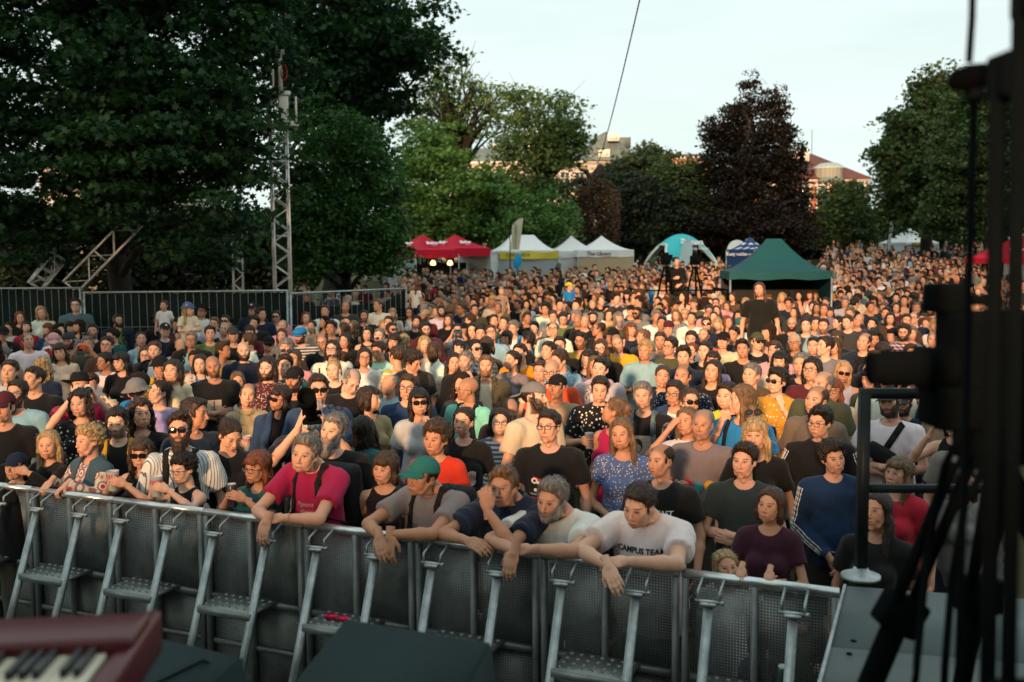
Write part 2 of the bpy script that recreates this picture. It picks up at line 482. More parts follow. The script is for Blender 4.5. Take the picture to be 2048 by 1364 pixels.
def surface(g, D):
    """naive surface nets"""
    n = np.array(D.shape); S = D < 0
    c = np.zeros(n - 1, np.int8)
    for dx in (0, 1):
        for dy in (0, 1):
            for dz in (0, 1):
                c += S[dx:n[0] - 1 + dx, dy:n[1] - 1 + dy, dz:n[2] - 1 + dz]
    act = (c > 0) & (c < 8)
    ids = np.full(n - 1, -1, np.int64)
    idx = np.argwhere(act); ids[act] = np.arange(len(idx))
    acc = np.zeros((len(idx), 3), np.float64); cnt = np.zeros(len(idx))
    I, J, K = idx.T
    def corner(o): return D[I + o[0], J + o[1], K + o[2]]
    for ax in range(3):
        o1, o2 = [a for a in range(3) if a != ax]
        for u in (0, 1):
            for v in (0, 1):
                a = [0, 0, 0]; a[o1] = u; a[o2] = v
                b = list(a); b[ax] = 1
                va, vb = corner(a), corner(b)
                m = (va < 0) != (vb < 0)
                t = np.where(m, va / np.where(m, va - vb, 1), 0)
                for q in range(3):
                    acc[:, q] += np.where(m, a[q] + (t if q == ax else 0), 0)
                cnt += m
    V = (idx + acc / cnt[:, None]) * g.res + g.lo
    quads = []
    for ax in range(3):
        o1, o2 = [(1, 2), (2, 0), (0, 1)][ax]
        sl0 = [slice(None)] * 3; sl1 = [slice(None)] * 3
        sl0[ax] = slice(0, -1); sl1[ax] = slice(1, None)
        A, B = S[tuple(sl0)], S[tuple(sl1)]
        E = np.argwhere(A != B)
        ok = (E[:, o1] > 0) & (E[:, o2] > 0) & (E[:, o1] < n[o1] - 1) & (E[:, o2] < n[o2] - 1)
        E = E[ok]
        if not len(E): continue
        fl = A[tuple(E.T)]
        def cid(d1, d2):
            e = E.copy(); e[:, o1] -= d1; e[:, o2] -= d2
            return ids[tuple(e.T)]
        q = np.stack([cid(1, 1), cid(0, 1), cid(0, 0), cid(1, 0)], 1)
        q[~fl] = q[~fl][:, ::-1]
        quads.append(q)
    F = np.concatenate(quads) if quads else np.zeros((0, 4), int)
    F = F[(F >= 0).all(1)]
    return V.astype(f32), F
# ---------------------------------------------------------------- heads (origin mid-head, face towards -Y, metres)
HEADC = {}
def head_arrays(sex, var, res):
    key = (sex, var, res)
    if key in HEADC: return HEADC[key]
    r = np.random.RandomState(var * 17 + ord(sex))
    u = lambda a: r.uniform(-a, a)
    g = Grid((-.105, -.15, -.215), (.105, .13, .135), res); p = g.pts()
    fem = sex != 'm'; kid = sex == 'c'
    jw = .047 + u(.008) - (.006 if fem else 0); fw = .060 + u(.007) - (.002 if fem else 0)
    nl = u(.009) - (.003 if fem else 0) - (.006 if kid else 0)
    ch = u(.009) + (-.004 if fem else .002) + (.012 if kid else 0)
    d = ell(p, (0, .012, .035), (.076, .098, .083))
    d = smin(d, ell(p, (0, -.035, -.028), (fw, .058, .085)), .03)
    d = smin(d, ell(p, (0, -.036, -.076 + ch * .5), (jw, .050, .038)), .02)
    d = smin(d, sph(p, (0, -.077, -.101 + ch), .0175 if not fem else .014), .02)
    for s in (-1, 1):
        d = smin(d, sph(p, (.041 * s, -.062, -.014), .022 + (.004 if kid else 0)), .022)
        d = smin(d, cap(p, (.058 * s, -.005, -.03), (.040 * s, -.045, -.085 + ch), .016, .014), .02)
        d = smin(d, ell(p, (.036 * s, -.062, -.045), (.022, .022, .022)), .02)
    d = smin(d, cap(p, (-.034, -.081, .0215), (.034, -.081, .0215), .012 if not fem else .0095), .014)
    for s in (-1, 1):
        d = smax(d, -sph(p, (.031 * s, -.104, .001), .0155), .016)
    for s in (-1, 1):
        d = smin(d, sph(p, (.031 * s, -.0775, .001), .0132), .004)
        d = smin(d, cap(p, (.018 * s, -.0885, .0085), (.045 * s, -.080, .0075), .0042), .006)
    nw = u(.0022); bh = u(.004)
    d = smin(d, cap(p, (0, -.086, .014), (0, -.111 - nl, -.034 - nl * .4), .0068, .0090), .012)
    d = smin(d, sph(p, (0, -.113 - nl, -.0385), .0092 + nw), .007)
    for s in (-1, 1): d = smin(d, sph(p, ((.0120 + nw) * s, -.0985, -.0425), .0074 + nw * .6), .007)
    d = smin(d, ell(p, (0, -.083, -.072), (.030, .016, .022)), .014)
    d = smin(d, cap(p, (-.016, -.0965, -.0690), (.016, -.0965, -.0690), .0050), .006)
    d = smin(d, cap(p, (-.014, -.0960, -.0805), (.014, -.0960, -.0805), .0062), .006)
    d = smax(d, -cap(p, (-.021, -.1035, -.0745), (.021, -.1035, -.0745), .0030), .005)
    for s in (-1, 1):
        e = ell(p, (.0775 * s, .010, -.010), (.009, .019, .031))
        d = smin(d, smax(e, -sph(p, (.087 * s, .006, -.006), .010), .006), .008)
    if not kid and res < .0075:
        for s in (-1, 1):
            d = smax(d, -cap(p, (.019 * s, -.0975, -.046), (.033 * s, -.0850, -.078), .0022), .007)
            d = smax(d, -cap(p, (.018 * s, -.0925, -.016), (.040 * s, -.0830, -.018), .0016), .006)
    nr = .053 if sex == 'm' else (.042 if kid else .0445)
    d = smin(d, cap(p, (0, .018, -.07), (0, .040, -.225), nr, nr * 1.12), .03)
    if sex == 'm': d = smin(d, sph(p, (0, -.032, -.150), .013), .02)
    V, F = surface(g, d)
    m = V[:, 2] < g.lo[2] + res * 1.5
    HEADC[key] = (V, F)
    return V, F
# ---------------------------------------------------------------- hands (right hand: wrist at origin, fingers along -Z, palm towards -X... thumb towards -Y)
HANDC = {}
def hand_arrays(kind, res):
    key = (kind, res)
    if key in HANDC: return HANDC[key]
    g = Grid((-.075, -.085, -.21), (.06, .07, .045), res); p = g.pts()
    d = cap(p, (0, 0, .05), (0, 0, -.015), .027, .024)
    d = smin(d, ell(p, (0, -.004, -.055), (.0155, .042, .052)), .02)
    curl = {'relaxed': .38, 'flat': .10, 'grip': .95, 'fist': 1.25}[kind]
    for i, (y, L, r) in enumerate([(-.034, .078, .0098), (-.012, .086, .0102), (.010, .080, .0098), (.030, .064, .0086)]):
        a = np.array([0, y * .95, -.092 + abs(i - 1.2) * .004]); ang = 0.10 + curl * (.25 + .04 * i); spread = (y + .002) * 1.1
        for seg, fr in enumerate((.45, .30, .25)):
            dr = np.array([-math.sin(ang), spread * math.cos(ang) * (1 if kind != 'fist' else .3), -math.cos(ang)]); dr /= np.linalg.norm(dr)
            b = a + dr * L * fr
            d = smin(d, cap(p, a, b, r * (1 - .08 * seg), r * (1 - .08 * (seg + 1))), .006)
            a = b; ang += curl * (1.0 if seg == 0 else .75)
    t0 = np.array([-.004, -.030, -.030]); t1 = np.array([-.016 - .012 * curl, -.056 + .012 * curl, -.062]); t2 = np.array([-.020 - .030 * curl, -.066 + .028 * curl, -.094])
    d = smin(d, cap(p, t0, t1, .0145, .0115), .012); d = smin(d, cap(p, t1, t2, .0112, .0092), .006)
    V, F = surface(g, d)
    HANDC[key] = (V, F)
    return V, F
# ---------------------------------------------------------------- poses: per side (elbow, wrist, hand direction, palm normal, hand kind); s is the side (+1 = image right)
RAIL = [-.335, 1.245]       # where the barrier rail lies in front of a leaning person (own frame)
def pose_side(p, s, lean):
    ry, rz_ = RAIL
    if p == 'd': return ((.27 * s, .03, 1.13), (.275 * s, -.07, .885), (0, -.15, -1), (-s, 0, 0), 'relaxed')
    if p == 'x1': return ((.275 * s, -.07, 1.145), (.0 * s - .02 * s, -.245, 1.165), (-s, .02, .15), (0, .8, -.3), 'flat')
    if p == 'x2': return ((.275 * s, -.07, 1.14), (-.03 * s, -.205, 1.115), (-s, .10, .2), (0, 1, 0), 'relaxed')
    if p == 'h': return ((.265 * s, .0, 1.12), (.055 * s, -.215, 1.035), (-.8 * s, -.35, -.35), (0, .7, -.5), 'relaxed')
    if p == 'f': return ((.25 * s, .02, 1.12), (.06 * s, -.20, .93), (-.5 * s, -.15, -.9), (-.6 * s, .8, 0), 'relaxed')
    if p == 'u': return ((.26 * s, -.17, 1.16), (.085 * s, -.215, 1.43), (-.35 * s, .15, 1), (-.6 * s, .8, 0), 'grip')
    if p == 'U': return ((.34 * s, -.10, 1.36), (.15 * s, -.10, 1.58), (-.6 * s, .15, .8), (-.6 * s, .6, -.3), 'relaxed')
    if p == 'p': return ((.29 * s, -.22, 1.33), (.105 * s, -.26, 1.57), (-.35 * s, -.05, 1), (-s, .2, 0), 'grip')
    if p == 'P': return ((.33 * s, -.10, 1.62), (.12 * s, -.14, 1.84), (-.35 * s, -.05, 1), (-s, .2, 0), 'grip')
    if p == 'c': return ((.27 * s, -.04, 1.13), (.13 * s, -.26, 1.20), (-.55 * s, -.75, .15), (-.8 * s, .5, 0), 'grip')
    if p == 'k': return ((.28 * s, -.03, 1.14), (.25 * s, -.25, 1.30), (-.05 * s, -.45, .9), (-1 * s, 0, 0), 'grip')
    if p == 'l': return ((.235 * s, ry, rz_), (.05 * s, ry - .14, rz_ - .01), (-.55 * s, -.45, -.55), (0, .6, -.6), 'relaxed')
    if p == 'L': return ((.245 * s, ry, rz_), (.045 * s, ry - .085, rz_ + .005), (-.95 * s, -.25, -.15), (0, .5, -.8), 'relaxed')
    if p == 'o': return ((.235 * s, ry, rz_), (.03 * s, ry - .14, rz_ + .005), (.12 * s, -.35, -.95), (0, 1, .2), 'relaxed')
    if p == 'n': return ((.20 * s, ry - .02, rz_ - .005), (.045 * s, ry - .0, rz_ + .165), (-.25 * s, .15, 1), (-.5 * s, .8, 0), 'grip')
    if p == 'r': return ((.24 * s, ry * .25, rz_ - .10), (.10 * s, ry + .05, rz_ + .015), (-.2 * s, -.8, -.5), (0, -.2, -1), 'grip')
    if p == 'w': return ((.20 + .15 * s, -.10, rz_ - .22), (.30 + .10 * s, ry + .05, rz_ + .012), (-.05, -.8, -.55), (0, -.2, -1), 'grip')
    if p == 'z': return ((.26 * s, ry * .45, rz_ - .10), (.085 * s, ry * .72, rz_ + .05), (-.5 * s, -.6, .35), (-.5 * s, .6, -.2), 'grip')
    return pose_side('d', s, lean)
POSES = {'d': 'dd', 'x': ('x1', 'x2'), 'h': 'hh', 'f': 'ff', 'u': 'ud', 'v': 'du', 'U': 'Ud', 'V': 'dU', 'p': 'pp', 'P': 'PP', 'c': 'cd', 'e': 'dc', 'k': 'kd', 'j': 'dk',
         'l': 'lL', 'm': 'lo', 'L': 'Ll', 'o': 'oL', 'n': 'Ln', 'q': 'ch', 'y': 'uh', 'r': 'rr', 'w': 'ww', 'z': 'zz', 't': 'LL'}     # (image-left arm, image-right arm)
def rotx(lean):
    c, s = math.cos(lean), math.sin(lean)
    return np.array([[1, 0, 0], [0, c, -s], [0, s, c]])      # z axis tips towards -Y
HIP = np.array([0, 0, .95])
def skel(sex, pose, lean, fat):
    sw = {'m': .188, 'f': .160, 'c': .165}[sex]
    ps = POSES.get(pose, 'dd')
    Rm = rotx(lean)
    up = lambda q: Rm @ (np.array(q, float) - HIP) + HIP
    arms = []
    for s, pp in ((-1, ps[0]), (1, ps[1])):
        E, W, hd, pn, hk = pose_side(pp, s, lean)
        E, W = np.array(E, float), np.array(W, float)
        if sex != 'm' or fat > .3:
            k = .92 if sex != 'm' else 1 + .15 * fat
            E[0] *= k
        sh = up((sw * s, .005, 1.405))
        if lean and pp not in 'lLonrwz': E = up(E); W = up(W)
        arms.append((s, sh, E, W, np.array(hd, float), np.array(pn, float), hk))
    return dict(Rm=Rm, up=up, arms=arms, sw=sw)
def torso_sdf(p, sex, fat, sk, off=0.0, k=.05):
    Rm = sk['Rm']
    x, y, z = p[0], p[1], p[2] - HIP[2]
    q = (x, y * Rm[1, 1] + z * Rm[2, 1], y * Rm[1, 2] + z * Rm[2, 2] + HIP[2])
    o = off
    if sex == 'm':
        d = ell(q, (0, .01, 1.27), (.168 + .03 * fat + o, .115 + .035 * fat + o, .185 + o))
        d = smin(d, ell(q, (0, .02, 1.385), (.185 + o, .082 + o, .075 + o)), k)
        d = smin(d, ell(q, (0, .0 - .02 * fat, 1.08), (.150 + .045 * fat + o, .112 + .065 * fat + o, .18 + o)), k)
    else:
        d = ell(q, (0, .01, 1.27), (.140 + .04 * fat + o, .098 + .035 * fat + o, .175 + o))
        d = smin(d, ell(q, (0, .02, 1.385), (.158 + o, .072 + o, .066 + o)), k)
        d = smin(d, ell(q, (0, .0, 1.08), (.122 + .06 * fat + o, .098 + .07 * fat + o, .18 + o)), k)
        if sex == 'f':
            for s in (-1, 1): d = smin(d, sph(q, (.072 * s, -.085, 1.255), .058 + .012 * fat + o), .035)
    d = smin(d, ell(q, (0, .01, .93), (.160 + .03 * fat + o, .118 + .03 * fat + o, .13 + o)), k)
    for s in (-1, 1):
        d = smin(d, cap(q, (.045 * s, .028, 1.458), (sk['sw'] * .92 * s, .015, 1.405), .042 + o, .050 + o), .035)
    return d, q
def arm_sdf(p, sk, sex, fat, off=0.0, only=None):
    t = 1.0 if sex == 'm' else .84
    t *= 1 + .12 * fat
    D = None
    for (s, sh, E, W, hd, pn, hk) in sk['arms']:
        d = cap(p, sh, sh + (E - sh) * .12, .056 * t + off, .054 * t + off)
        d = smin(d, cap(p, sh, E, .047 * t + off, .036 * t + off), .03)
        M = E + (W - E) * .3
        d2 = smin(cap(p, E, M, .034 * t + off, .037 * t + off), cap(p, M, W, .037 * t + off, .0255 * t + off), .02)
        d = smin(d, d2, .02)
        D = d if D is None else np.minimum(D, d)
    return D
def leg_sdf(p, sex, off=0.0):
    D = None
    for s in (-1, 1):
        d = cap(p, (.088 * s, .01, .90), (.095 * s, -.01, .50), .088 + off, .058 + off)
        d = smin(d, cap(p, (.095 * s, -.01, .50), (.10 * s, .02, .09), .056 + off, .040 + off), .03)
        d = smin(d, cap(p, (.10 * s, .03, .045), (.115 * s, -.13, .035), .042 + off, .034), .03)
        D = d if D is None else np.minimum(D, d)
    return D
def frame(hd, pn, s):
    """hand frame: local -Z along hd, local -X (palm) along pn"""
    z = -hd / np.linalg.norm(hd)
    x = -pn + z * (pn @ z); x /= np.linalg.norm(x)
    y = np.cross(z, x)
    return np.stack([x, y, z], 1)
def rot3(yaw, pitch, roll):
    return np.array((Matrix.Rotation(yaw, 3, 'Z') @ Matrix.Rotation(pitch, 3, 'X') @ Matrix.Rotation(roll, 3, 'Y')))
LOD = {0: (.0055, .0135, .0048, .0120), 1: (.0070, .019, .0065, .018), 2: (.0095, .026, .0085, .024), 3: (.0215, .060, .030, .056)}
TORSOC = {}
def torso_arrays(sex, pose, lean, fat, lod):
    key = (sex, pose, round(lean, 2), round(fat, 1), lod, tuple(RAIL))
    if key in TORSOC: return TORSOC[key]
    sk = skel(sex, pose, lean, fat)
    res = LOD[lod][1]
    xs = [a[2][0] for a in sk['arms']] + [a[3][0] for a in sk['arms']]; ys = [a[2][1] for a in sk['arms']] + [a[3][1] for a in sk['arms']]; zs = [a[3][2] for a in sk['arms']] + [a[2][2] for a in sk['arms']]
    nk = sk['up']((0, .03, 1.50))
    g = Grid((min(xs + [-.28]) - .07, min(ys + [-.2, nk[1] - .12]) - .07, -.01), (max(xs + [.28]) + .07, .22, max(zs + [1.50]) + .08), res); p = g.pts()
    d, q = torso_sdf(p, sex, fat, sk)
    d = smin(d, arm_sdf(p, sk, sex, fat), .03)
    d = smin(d, leg_sdf(p, sex), .04)
    # neck stub
    a, b = sk['up']((0, .032, 1.40)), sk['up']((0, .026, 1.49))
    d = smin(d, cap(p, a, b, .062 if sex == 'm' else .052, .050 if sex == 'm' else .043), .03)
    V, F = surface(g, d)
    TORSOC[key] = (V, F, sk)
    return TORSOC[key]
def headpos0(sk, lean): return sk['up']((0, .005 - .035 * (lean > .05), 1.642))
def headpos(sk, lean): return sk['up']((0, -.085, 1.590)) if lean > .05 else headpos0(sk, lean)      # a leaning person pokes the head forward
BODYC = {}
def body_mesh(sex, hv, pose, lean, fat, Hrot, lod, key=None, drop=0.0, hs=None):
    if key is not None and key in BODYC: return BODYC[key]
    TV, TF, sk = torso_arrays(sex, pose, lean, fat, lod)
    HV, HF = head_arrays(sex, hv, LOD[lod][0])
    hp = headpos(sk, lean)
    # turn the head about the neck; the neck root stays with the body
    w = np.clip((HV[:, 2] + .20) / .11, 0, 1)[:, None]; w = w * w * (3 - 2 * w)
    piv = np.array([0, .02, -.09])
    turned = (HV - piv) @ Hrot.T + piv
    neck = HV @ sk['Rm'].T
    neck = HV @ np.array(sk['Rm']).T if lean > .05 else HV
    hs = hs or (1.08 if sex == 'c' else .955)
    W = (turned * w + neck * (1 - w)) * hs + hp * w + headpos0(sk, lean) * (1 - w)
    Vs, Fs, A = [TV, W], [TF, HF + len(TV)], [np.tile([0, 9, 0], (len(TV), 1)), HV.copy()]
    n = len(TV) + len(HV)
    for (s, sh, E, Wr, hd, pn, hk) in sk['arms']:
        V, F = hand_arrays(hk, LOD[lod][2])
        V = V * (1.0 if sex == 'm' else (.88 if sex == 'f' else .85))
        fr = frame(hd, pn, s)
        # thumb side: mirror so that thumbs point inwards / up
        want = np.array([0, -.4, 1.0]) if abs(hd[2]) < .6 * np.linalg.norm(hd) else (np.array([0, -1, 0]) if hd[2] < 0 else np.array([-s * .2, .6, 0]))
        mir = 1 if (fr[:, 1] @ want) < 0 else -1
        Vm = V * np.array([1, mir, 1]); Fm = F if mir == 1 else F[:, ::-1]
        Vs.append(Vm @ fr.T + Wr); Fs.append(Fm + n); A.append(np.tile([0, 9, 0], (len(V), 1))); n += len(V)
    VV = np.concatenate(Vs)
    if drop:          # bent knees: the legs take up the drop
        VV[:, 2] = np.where(VV[:, 2] < .90, VV[:, 2] * (.90 - drop) / .90, VV[:, 2] - drop)
    me = mesh_from("person", VV, [np.concatenate(Fs)], MAT['skin'], True, {'hp': ('FLOAT_VECTOR', np.concatenate(A))})
    if key is not None: BODYC[key] = me
    return me
TOPC = {}
def top_mesh(kind, sex, pose, lean, fat, lod, mat, seed=0):
    """kind: t tee, v deep neck tee, h collar shirt, l long sleeves, s sleeveless, j open jacket, V open vest, y hoodie"""
    key = (kind, sex, pose, round(lean, 2), round(fat, 1), lod, mat.name, seed, tuple(RAIL))
    if key in TOPC: return TOPC[key]
    sk = skel(sex, pose, lean, fat)
    res = LOD[lod][3]
    off = {'t': .013, 'v': .013, 'h': .016, 'l': .014, 's': .010, 'j': .034, 'V': .030, 'y': .022, 'd': .012}[kind]
    long_ = kind in 'ljy'
    xs = [a[2][0] for a in sk['arms']] + ([a[3][0] for a in sk['arms']] if long_ else []); ys = [a[2][1] for a in sk['arms']] + ([a[3][1] for a in sk['arms']] if long_ else [])
    zs = [a[2][2] for a in sk['arms']] + ([a[3][2] for a in sk['arms']] if long_ else [])
    hem = .80 if kind != 's' else .84
    nk = sk['up']((0, 0, 1.5))
    g = Grid((min(xs + [-.26]) - .09, min(ys + [-.2, nk[1] - .15]) - .09, hem - .03), (max(xs + [.26]) + .09, .24, max(zs + [1.52]) + .09), res); p = g.pts()
    d, q = torso_sdf(p, sex, fat, sk, off, .06)
    # straight-hanging cloth below the chest
    dr = {'m': (.165, .128), 'f': (.145, .112), 'c': (.150, .115)}[sex]
    d = smin(d, ell(q, (0, -.004, .98), (dr[0] + .035 * fat + off, dr[1] + .05 * fat + off, .36)), .05)
    fo = np.abs(wob(p, 17, seed, (1, 1, .5)))
    wr = wob(p, 24, seed + 9, (1, 1, .55)) * .004 + (.35 - fo) * .012 + wob(p, 55, seed + 5, (1, 1, .6)) * .0012
    t = (1.0 if sex == 'm' else .84) * (1 + .14 * fat)
    if kind not in 'sV':
        for (s, sh, E, W, hd, pn, hk) in sk['arms']:
            if long_:
                a = cap(p, sh, E, .060 * t + off * .7, .047 * t + off * .8)
                M2 = E + (W - E) * .93
                a = smin(a, smax(cap(p, E, M2, .046 * t + off * .8, .036 * t + off * .7), plane(p, M2, W - E), .008), .02)
                if kind == 'j' and False: pass
            else:
                fr = {'t': .62, 'v': .55, 'h': .72, 'd': .45}[kind]
                c = sh + (E - sh) * fr
                ax = (E - sh) / np.linalg.norm(E - sh)
                a = smax(cap(p, sh, c + ax * .05, .060 * t + off, .060 * t + off * 1.1), plane(p, c, E - sh), .006)
            d = smin(d, a, .035)
    d = d + wr * (1.5 if kind in 'jlyh' else 1.0)
    d = smax(d, hem + .02 * np.sin(p[0] * 9 + seed) - p[2], .01)
    # neckline (in torso frame)
    if kind in 't':
        d = smax(d, -cap(q, (0, .03, 1.49), (0, -.10, 1.56), .074 if sex == 'm' else .072), .012)
    elif kind in 'l':
        d = smax(d, -cap(q, (0, .03, 1.50), (0, -.10, 1.56), .072), .012)
    elif kind in 'vds':
        d = smax(d, -cap(q, (0, .03, 1.50), (0, -.10, 1.56), .080), .012)
        d = smax(d, -cap(q, (0, -.16, 1.36 if kind != 'd' else 1.33), (0, -.12, 1.50), .045, .075), .012)
        if kind == 's':
            for (s, sh, E, W, hd, pn, hk) in sk['arms']:
                d = smax(d, -cap(q, (.215 * s * sk['sw'] / .188, 0, 1.50), (.215 * s * sk['sw'] / .188, 0, 1.30), .075, .055), .012)
    elif kind in 'hjVy':
        if kind == 'y':
            d = smin(d, ell(q, (0, .085, 1.46), (.115, .075, .05)), .03)
        nr = .070
        ring = np.sqrt((np.sqrt(q[0] ** 2 + ((q[1] - .022) * .95) ** 2) - .078) ** 2 + ((q[2] - 1.482 - .14 * (q[1])) * .55) ** 2) - .0125
        d = smin(d, ring, .012)
        d = smax(d, -cap(q, (0, .02, 1.50), (0, -.01, 1.60), .070), .008)
        d = smax(d, -cap(q, (0, -.15, 1.40), (0, -.11, 1.54), .014, .060), .008)
    if kind in 'jV':
        gap = np.abs(q[0]) - (.055 + .10 * np.clip(1.45 - q[2], 0, .6) * .6)
        d = smax(d, -np.maximum(gap, q[1] + .02), .012)
        inner, _ = torso_sdf(p, sex, fat, sk, .018, .06)
        d = np.maximum(d, -np.maximum(inner, q[1] - .05)) if kind == 'j' else d
    V, F = surface(g, d)
    me = mesh_from("top", V, [F], mat, True)
    TOPC[key] = me
    return me
LEGC = {}
def trouser_mesh(sex, lod):
    key = (sex, lod)
    if key in LEGC: return LEGC[key]
    g = Grid((-.30, -.20, .03), (.30, .20, 1.04), LOD[max(lod, 1)][3]); p = g.pts()
    d = smin(leg_sdf(p, sex, .014), ell(p, (0, .01, .93), (.176, .132, .14)), .04)
    d = smax(d + wob(p, 22, 3, (1, 1, .5)) * .005, .06 - p[2], .01)
    d = smax(d, p[2] - 1.0, .01)
    V, F = surface(g, d)
    LEGC[key] = mesh_from("trousers", V, [F], MAT['cloth_None'], True)
    return LEGC[key]
# ---------------------------------------------------------------- hair (head space)
HAIRC = {}
def hair_mesh(style, sex, lod, seed):
    key = (style, sex == 'm', lod, seed)
    if key in HAIRC: return HAIRC[key]
    res = {0: .0055, 1: .0075, 2: .010, 3: .018}[lod]
    low = {'l': -.36, 'w': -.36, 'm': -.19, 'p': -.26, 'L': -.44}.get(style, -.13)
    g = Grid((-.15, -.135, low), (.15, .20 if style == 'p' else .16, .185), res); p = g.pts()
    r = np.random.RandomState(seed + 3)
    u = lambda a: r.uniform(-a, a)
    x, y, z = p
    hl = y * .80 + z * .60                       # hair lies behind/above this slanted line
    th = {'n': .007, 's': .012, 'q': .017, 'c': .026, 'm': .016, 'l': .014, 'w': .019, 'L': .014, 'p': .009, 'x': .010}[style]
    sk = ell(p, (0, .014, .037), (.076 + th, .097 + th, .083 + th))
    strand = wob((x * 1.0, y * .6, z * .35), 150, seed) * .004 + wob((x, y * .7, z * .5), 60, seed + 1) * .005
    front = -.016 + u(.004)
    cut = -(hl - front)
    if style == 'n':          # receding crop: front corners bare
        cut = np.maximum(cut, -(hl - .004))
        sk = smax(sk, -ell(p, (0, -.035 - .01 * (seed % 2), .125), (.062, .115, .085)), .012)
    if style in 'nsqxc':
        nape = (-.055 - z) + 0 * y
        d = smax(smax(sk, cut, .012), nape, .015)
        # keep the ear clear, leave sideburns
        for s in (-1, 1): d = smax(d, -ell(p, (.085 * s, .012, -.022), (.028, .026, .036)), .01)
        for s in (-1, 1): d = smin(d, ell(p, (.072 * s, -.030, .006), (.008, .013, .030)), .008)
        if style == 'q':      # swept up and over
            d = smin(d, ell(p, (.012 + u(.02), -.055, .108), (.055, .042, .026)), .03)
        if style == 's':
            d = smin(d, ell(p, (u(.03), -.060, .094), (.052, .028, .018)), .025)
        if style == 'x':      # fringe
            d = smin(d, smax(ell(p, (0, -.075, .058), (.062, .032, .035)), z * -1 + .030, .01), .015)
        if style == 'c':
            d = d + wob(p, 95, seed + 2) * .010
            d = smin(d, ell(p, (u(.02), -.045, .10), (.062, .05, .032)) + wob(p, 110, seed + 4) * .012, .03)
        d = d + strand * (1.0 if style != 'n' else .35)
    else:
        d = smax(sk, cut, .012)
        part = u(.03)
        if style in 'lwLm':
            bot = {'l': -.27, 'w': -.27, 'm': -.125, 'L': -.36}[style] + u(.03)
            wide = {'l': .098, 'w': .112, 'm': .102, 'L': .098}[style]
            for s in (-1, 1):
                lock = cap(p, (.066 * s, -.022, .060), (wide * .86 * s, .000, -.06), .022, .026)
                lock = smin(lock, cap(p, (wide * .86 * s, .000, -.06), (wide * .86 * s, .012 - .025 * (style in 'lL'), bot), .028, .020), .02)
                lock = smax(lock, -ell(p, (0, -.105, -.02), (.060, .085, .115)), .012)
                d = smin(d, lock, .02)
            back = ell(p, (0, .075, (bot + .05) / 2), (.088, .045, (.05 - bot) / 2 + .03))
            d = smin(d, back, .03)
            d = smax(d, -ell(p, (0, -.03, -.12), (.070, .085, .075)), .012)
            amp = 2.3 if style == 'w' else 1.1
            if style == 'w': d = d + wob((x, y, z), 70, seed + 2) * .009
            d = d + strand * amp
            if seed % 3 == 1:  # fringe
                d = smin(d, smax(ell(p, (0, -.074, .058), (.060, .030, .034)), .026 - z, .01) + strand, .012)
        elif style == 'p':
            for s in (-1, 1): d = smax(d, -ell(p, (.085 * s, .006, -.022), (.028, .024, .036)), .01)
            d = smax(d, -.075 - z, .02)
            b = (u(.02), .112, .055)
            d = smin(d, sph(p, b, .030), .02)
            d = smin(d, cap(p, b, (u(.03), .135, -.17), .026, .014), .02)
            d = d + strand
    V, F = surface(g, d)
    Fs = [F]
    ns = {0: 620, 1: 300, 2: 110, 3: 0}[lod]
    if style == 'n': ns //= 5
    if ns:
        a, b_, c = V[F[:, 0]], V[F[:, 1]], V[F[:, 3]]
        nr = np.cross(b_ - a, c - a); nr /= np.maximum(np.linalg.norm(nr, axis=1, keepdims=True), 1e-9)
        pick = r.randint(0, len(F), ns)
        o, n0 = a[pick] - nr[pick] * .002, nr[pick]
        ctr = np.array([0, .02, .03])
        if (((a - ctr) * nr).sum(1)).mean() < 0: n0 = -n0; o = a[pick] - n0 * .002
        flow = {'q': (0, .1, .9), 'c': (0, 0, 0)}.get(style, (0, .35, -1.0))
        fl = np.tile(np.array(flow, float), (ns, 1)); fl[:, 1] += .8 * np.sign(o[:, 2] - .06) * (o[:, 2] > .06); fl += r.normal(size=(ns, 3)) * (.35 if style not in 'c' else 1.0)
        fl -= n0 * (fl * n0).sum(1, keepdims=True); fl /= np.maximum(np.linalg.norm(fl, axis=1, keepdims=True), 1e-6)
        L = r.uniform(.02, .05, (ns, 1)) * (1.5 if style in 'lwLp' else (.8 if style != 'n' else .3))
        sd = np.cross(n0, fl) * r.uniform(.0012, .003, (ns, 1))
        up_ = n0 * r.uniform(.002, .010, (ns, 1)) * (1.5 if style in 'cq' else 1)
        keepf = ~((np.abs((o + fl * L)[:, 0]) < .06) & ((o + fl * L)[:, 1] < -.06) & ((o + fl * L)[:, 2] < .045))
        P0, P1, P2 = o, o + fl * L * .55 + up_, o + fl * L + up_ * .6
        SV = np.stack([P0 - sd, P0 + sd, P1 + sd * .8, P1 - sd * .8, P2 + sd * .2, P2 - sd * .2], 1)[keepf]
        k = len(SV); base = len(V) + 6 * np.arange(k)[:, None]
        Fs += [base + np.array([[0, 1, 2, 3]]), base + np.array([[3, 2, 4, 5]])]
        V = np.concatenate([V, SV.reshape(-1, 3)])
    me = mesh_from("hair", V, [np.concatenate(Fs)], MAT['hair'], True)
    HAIRC[key] = me
    return me
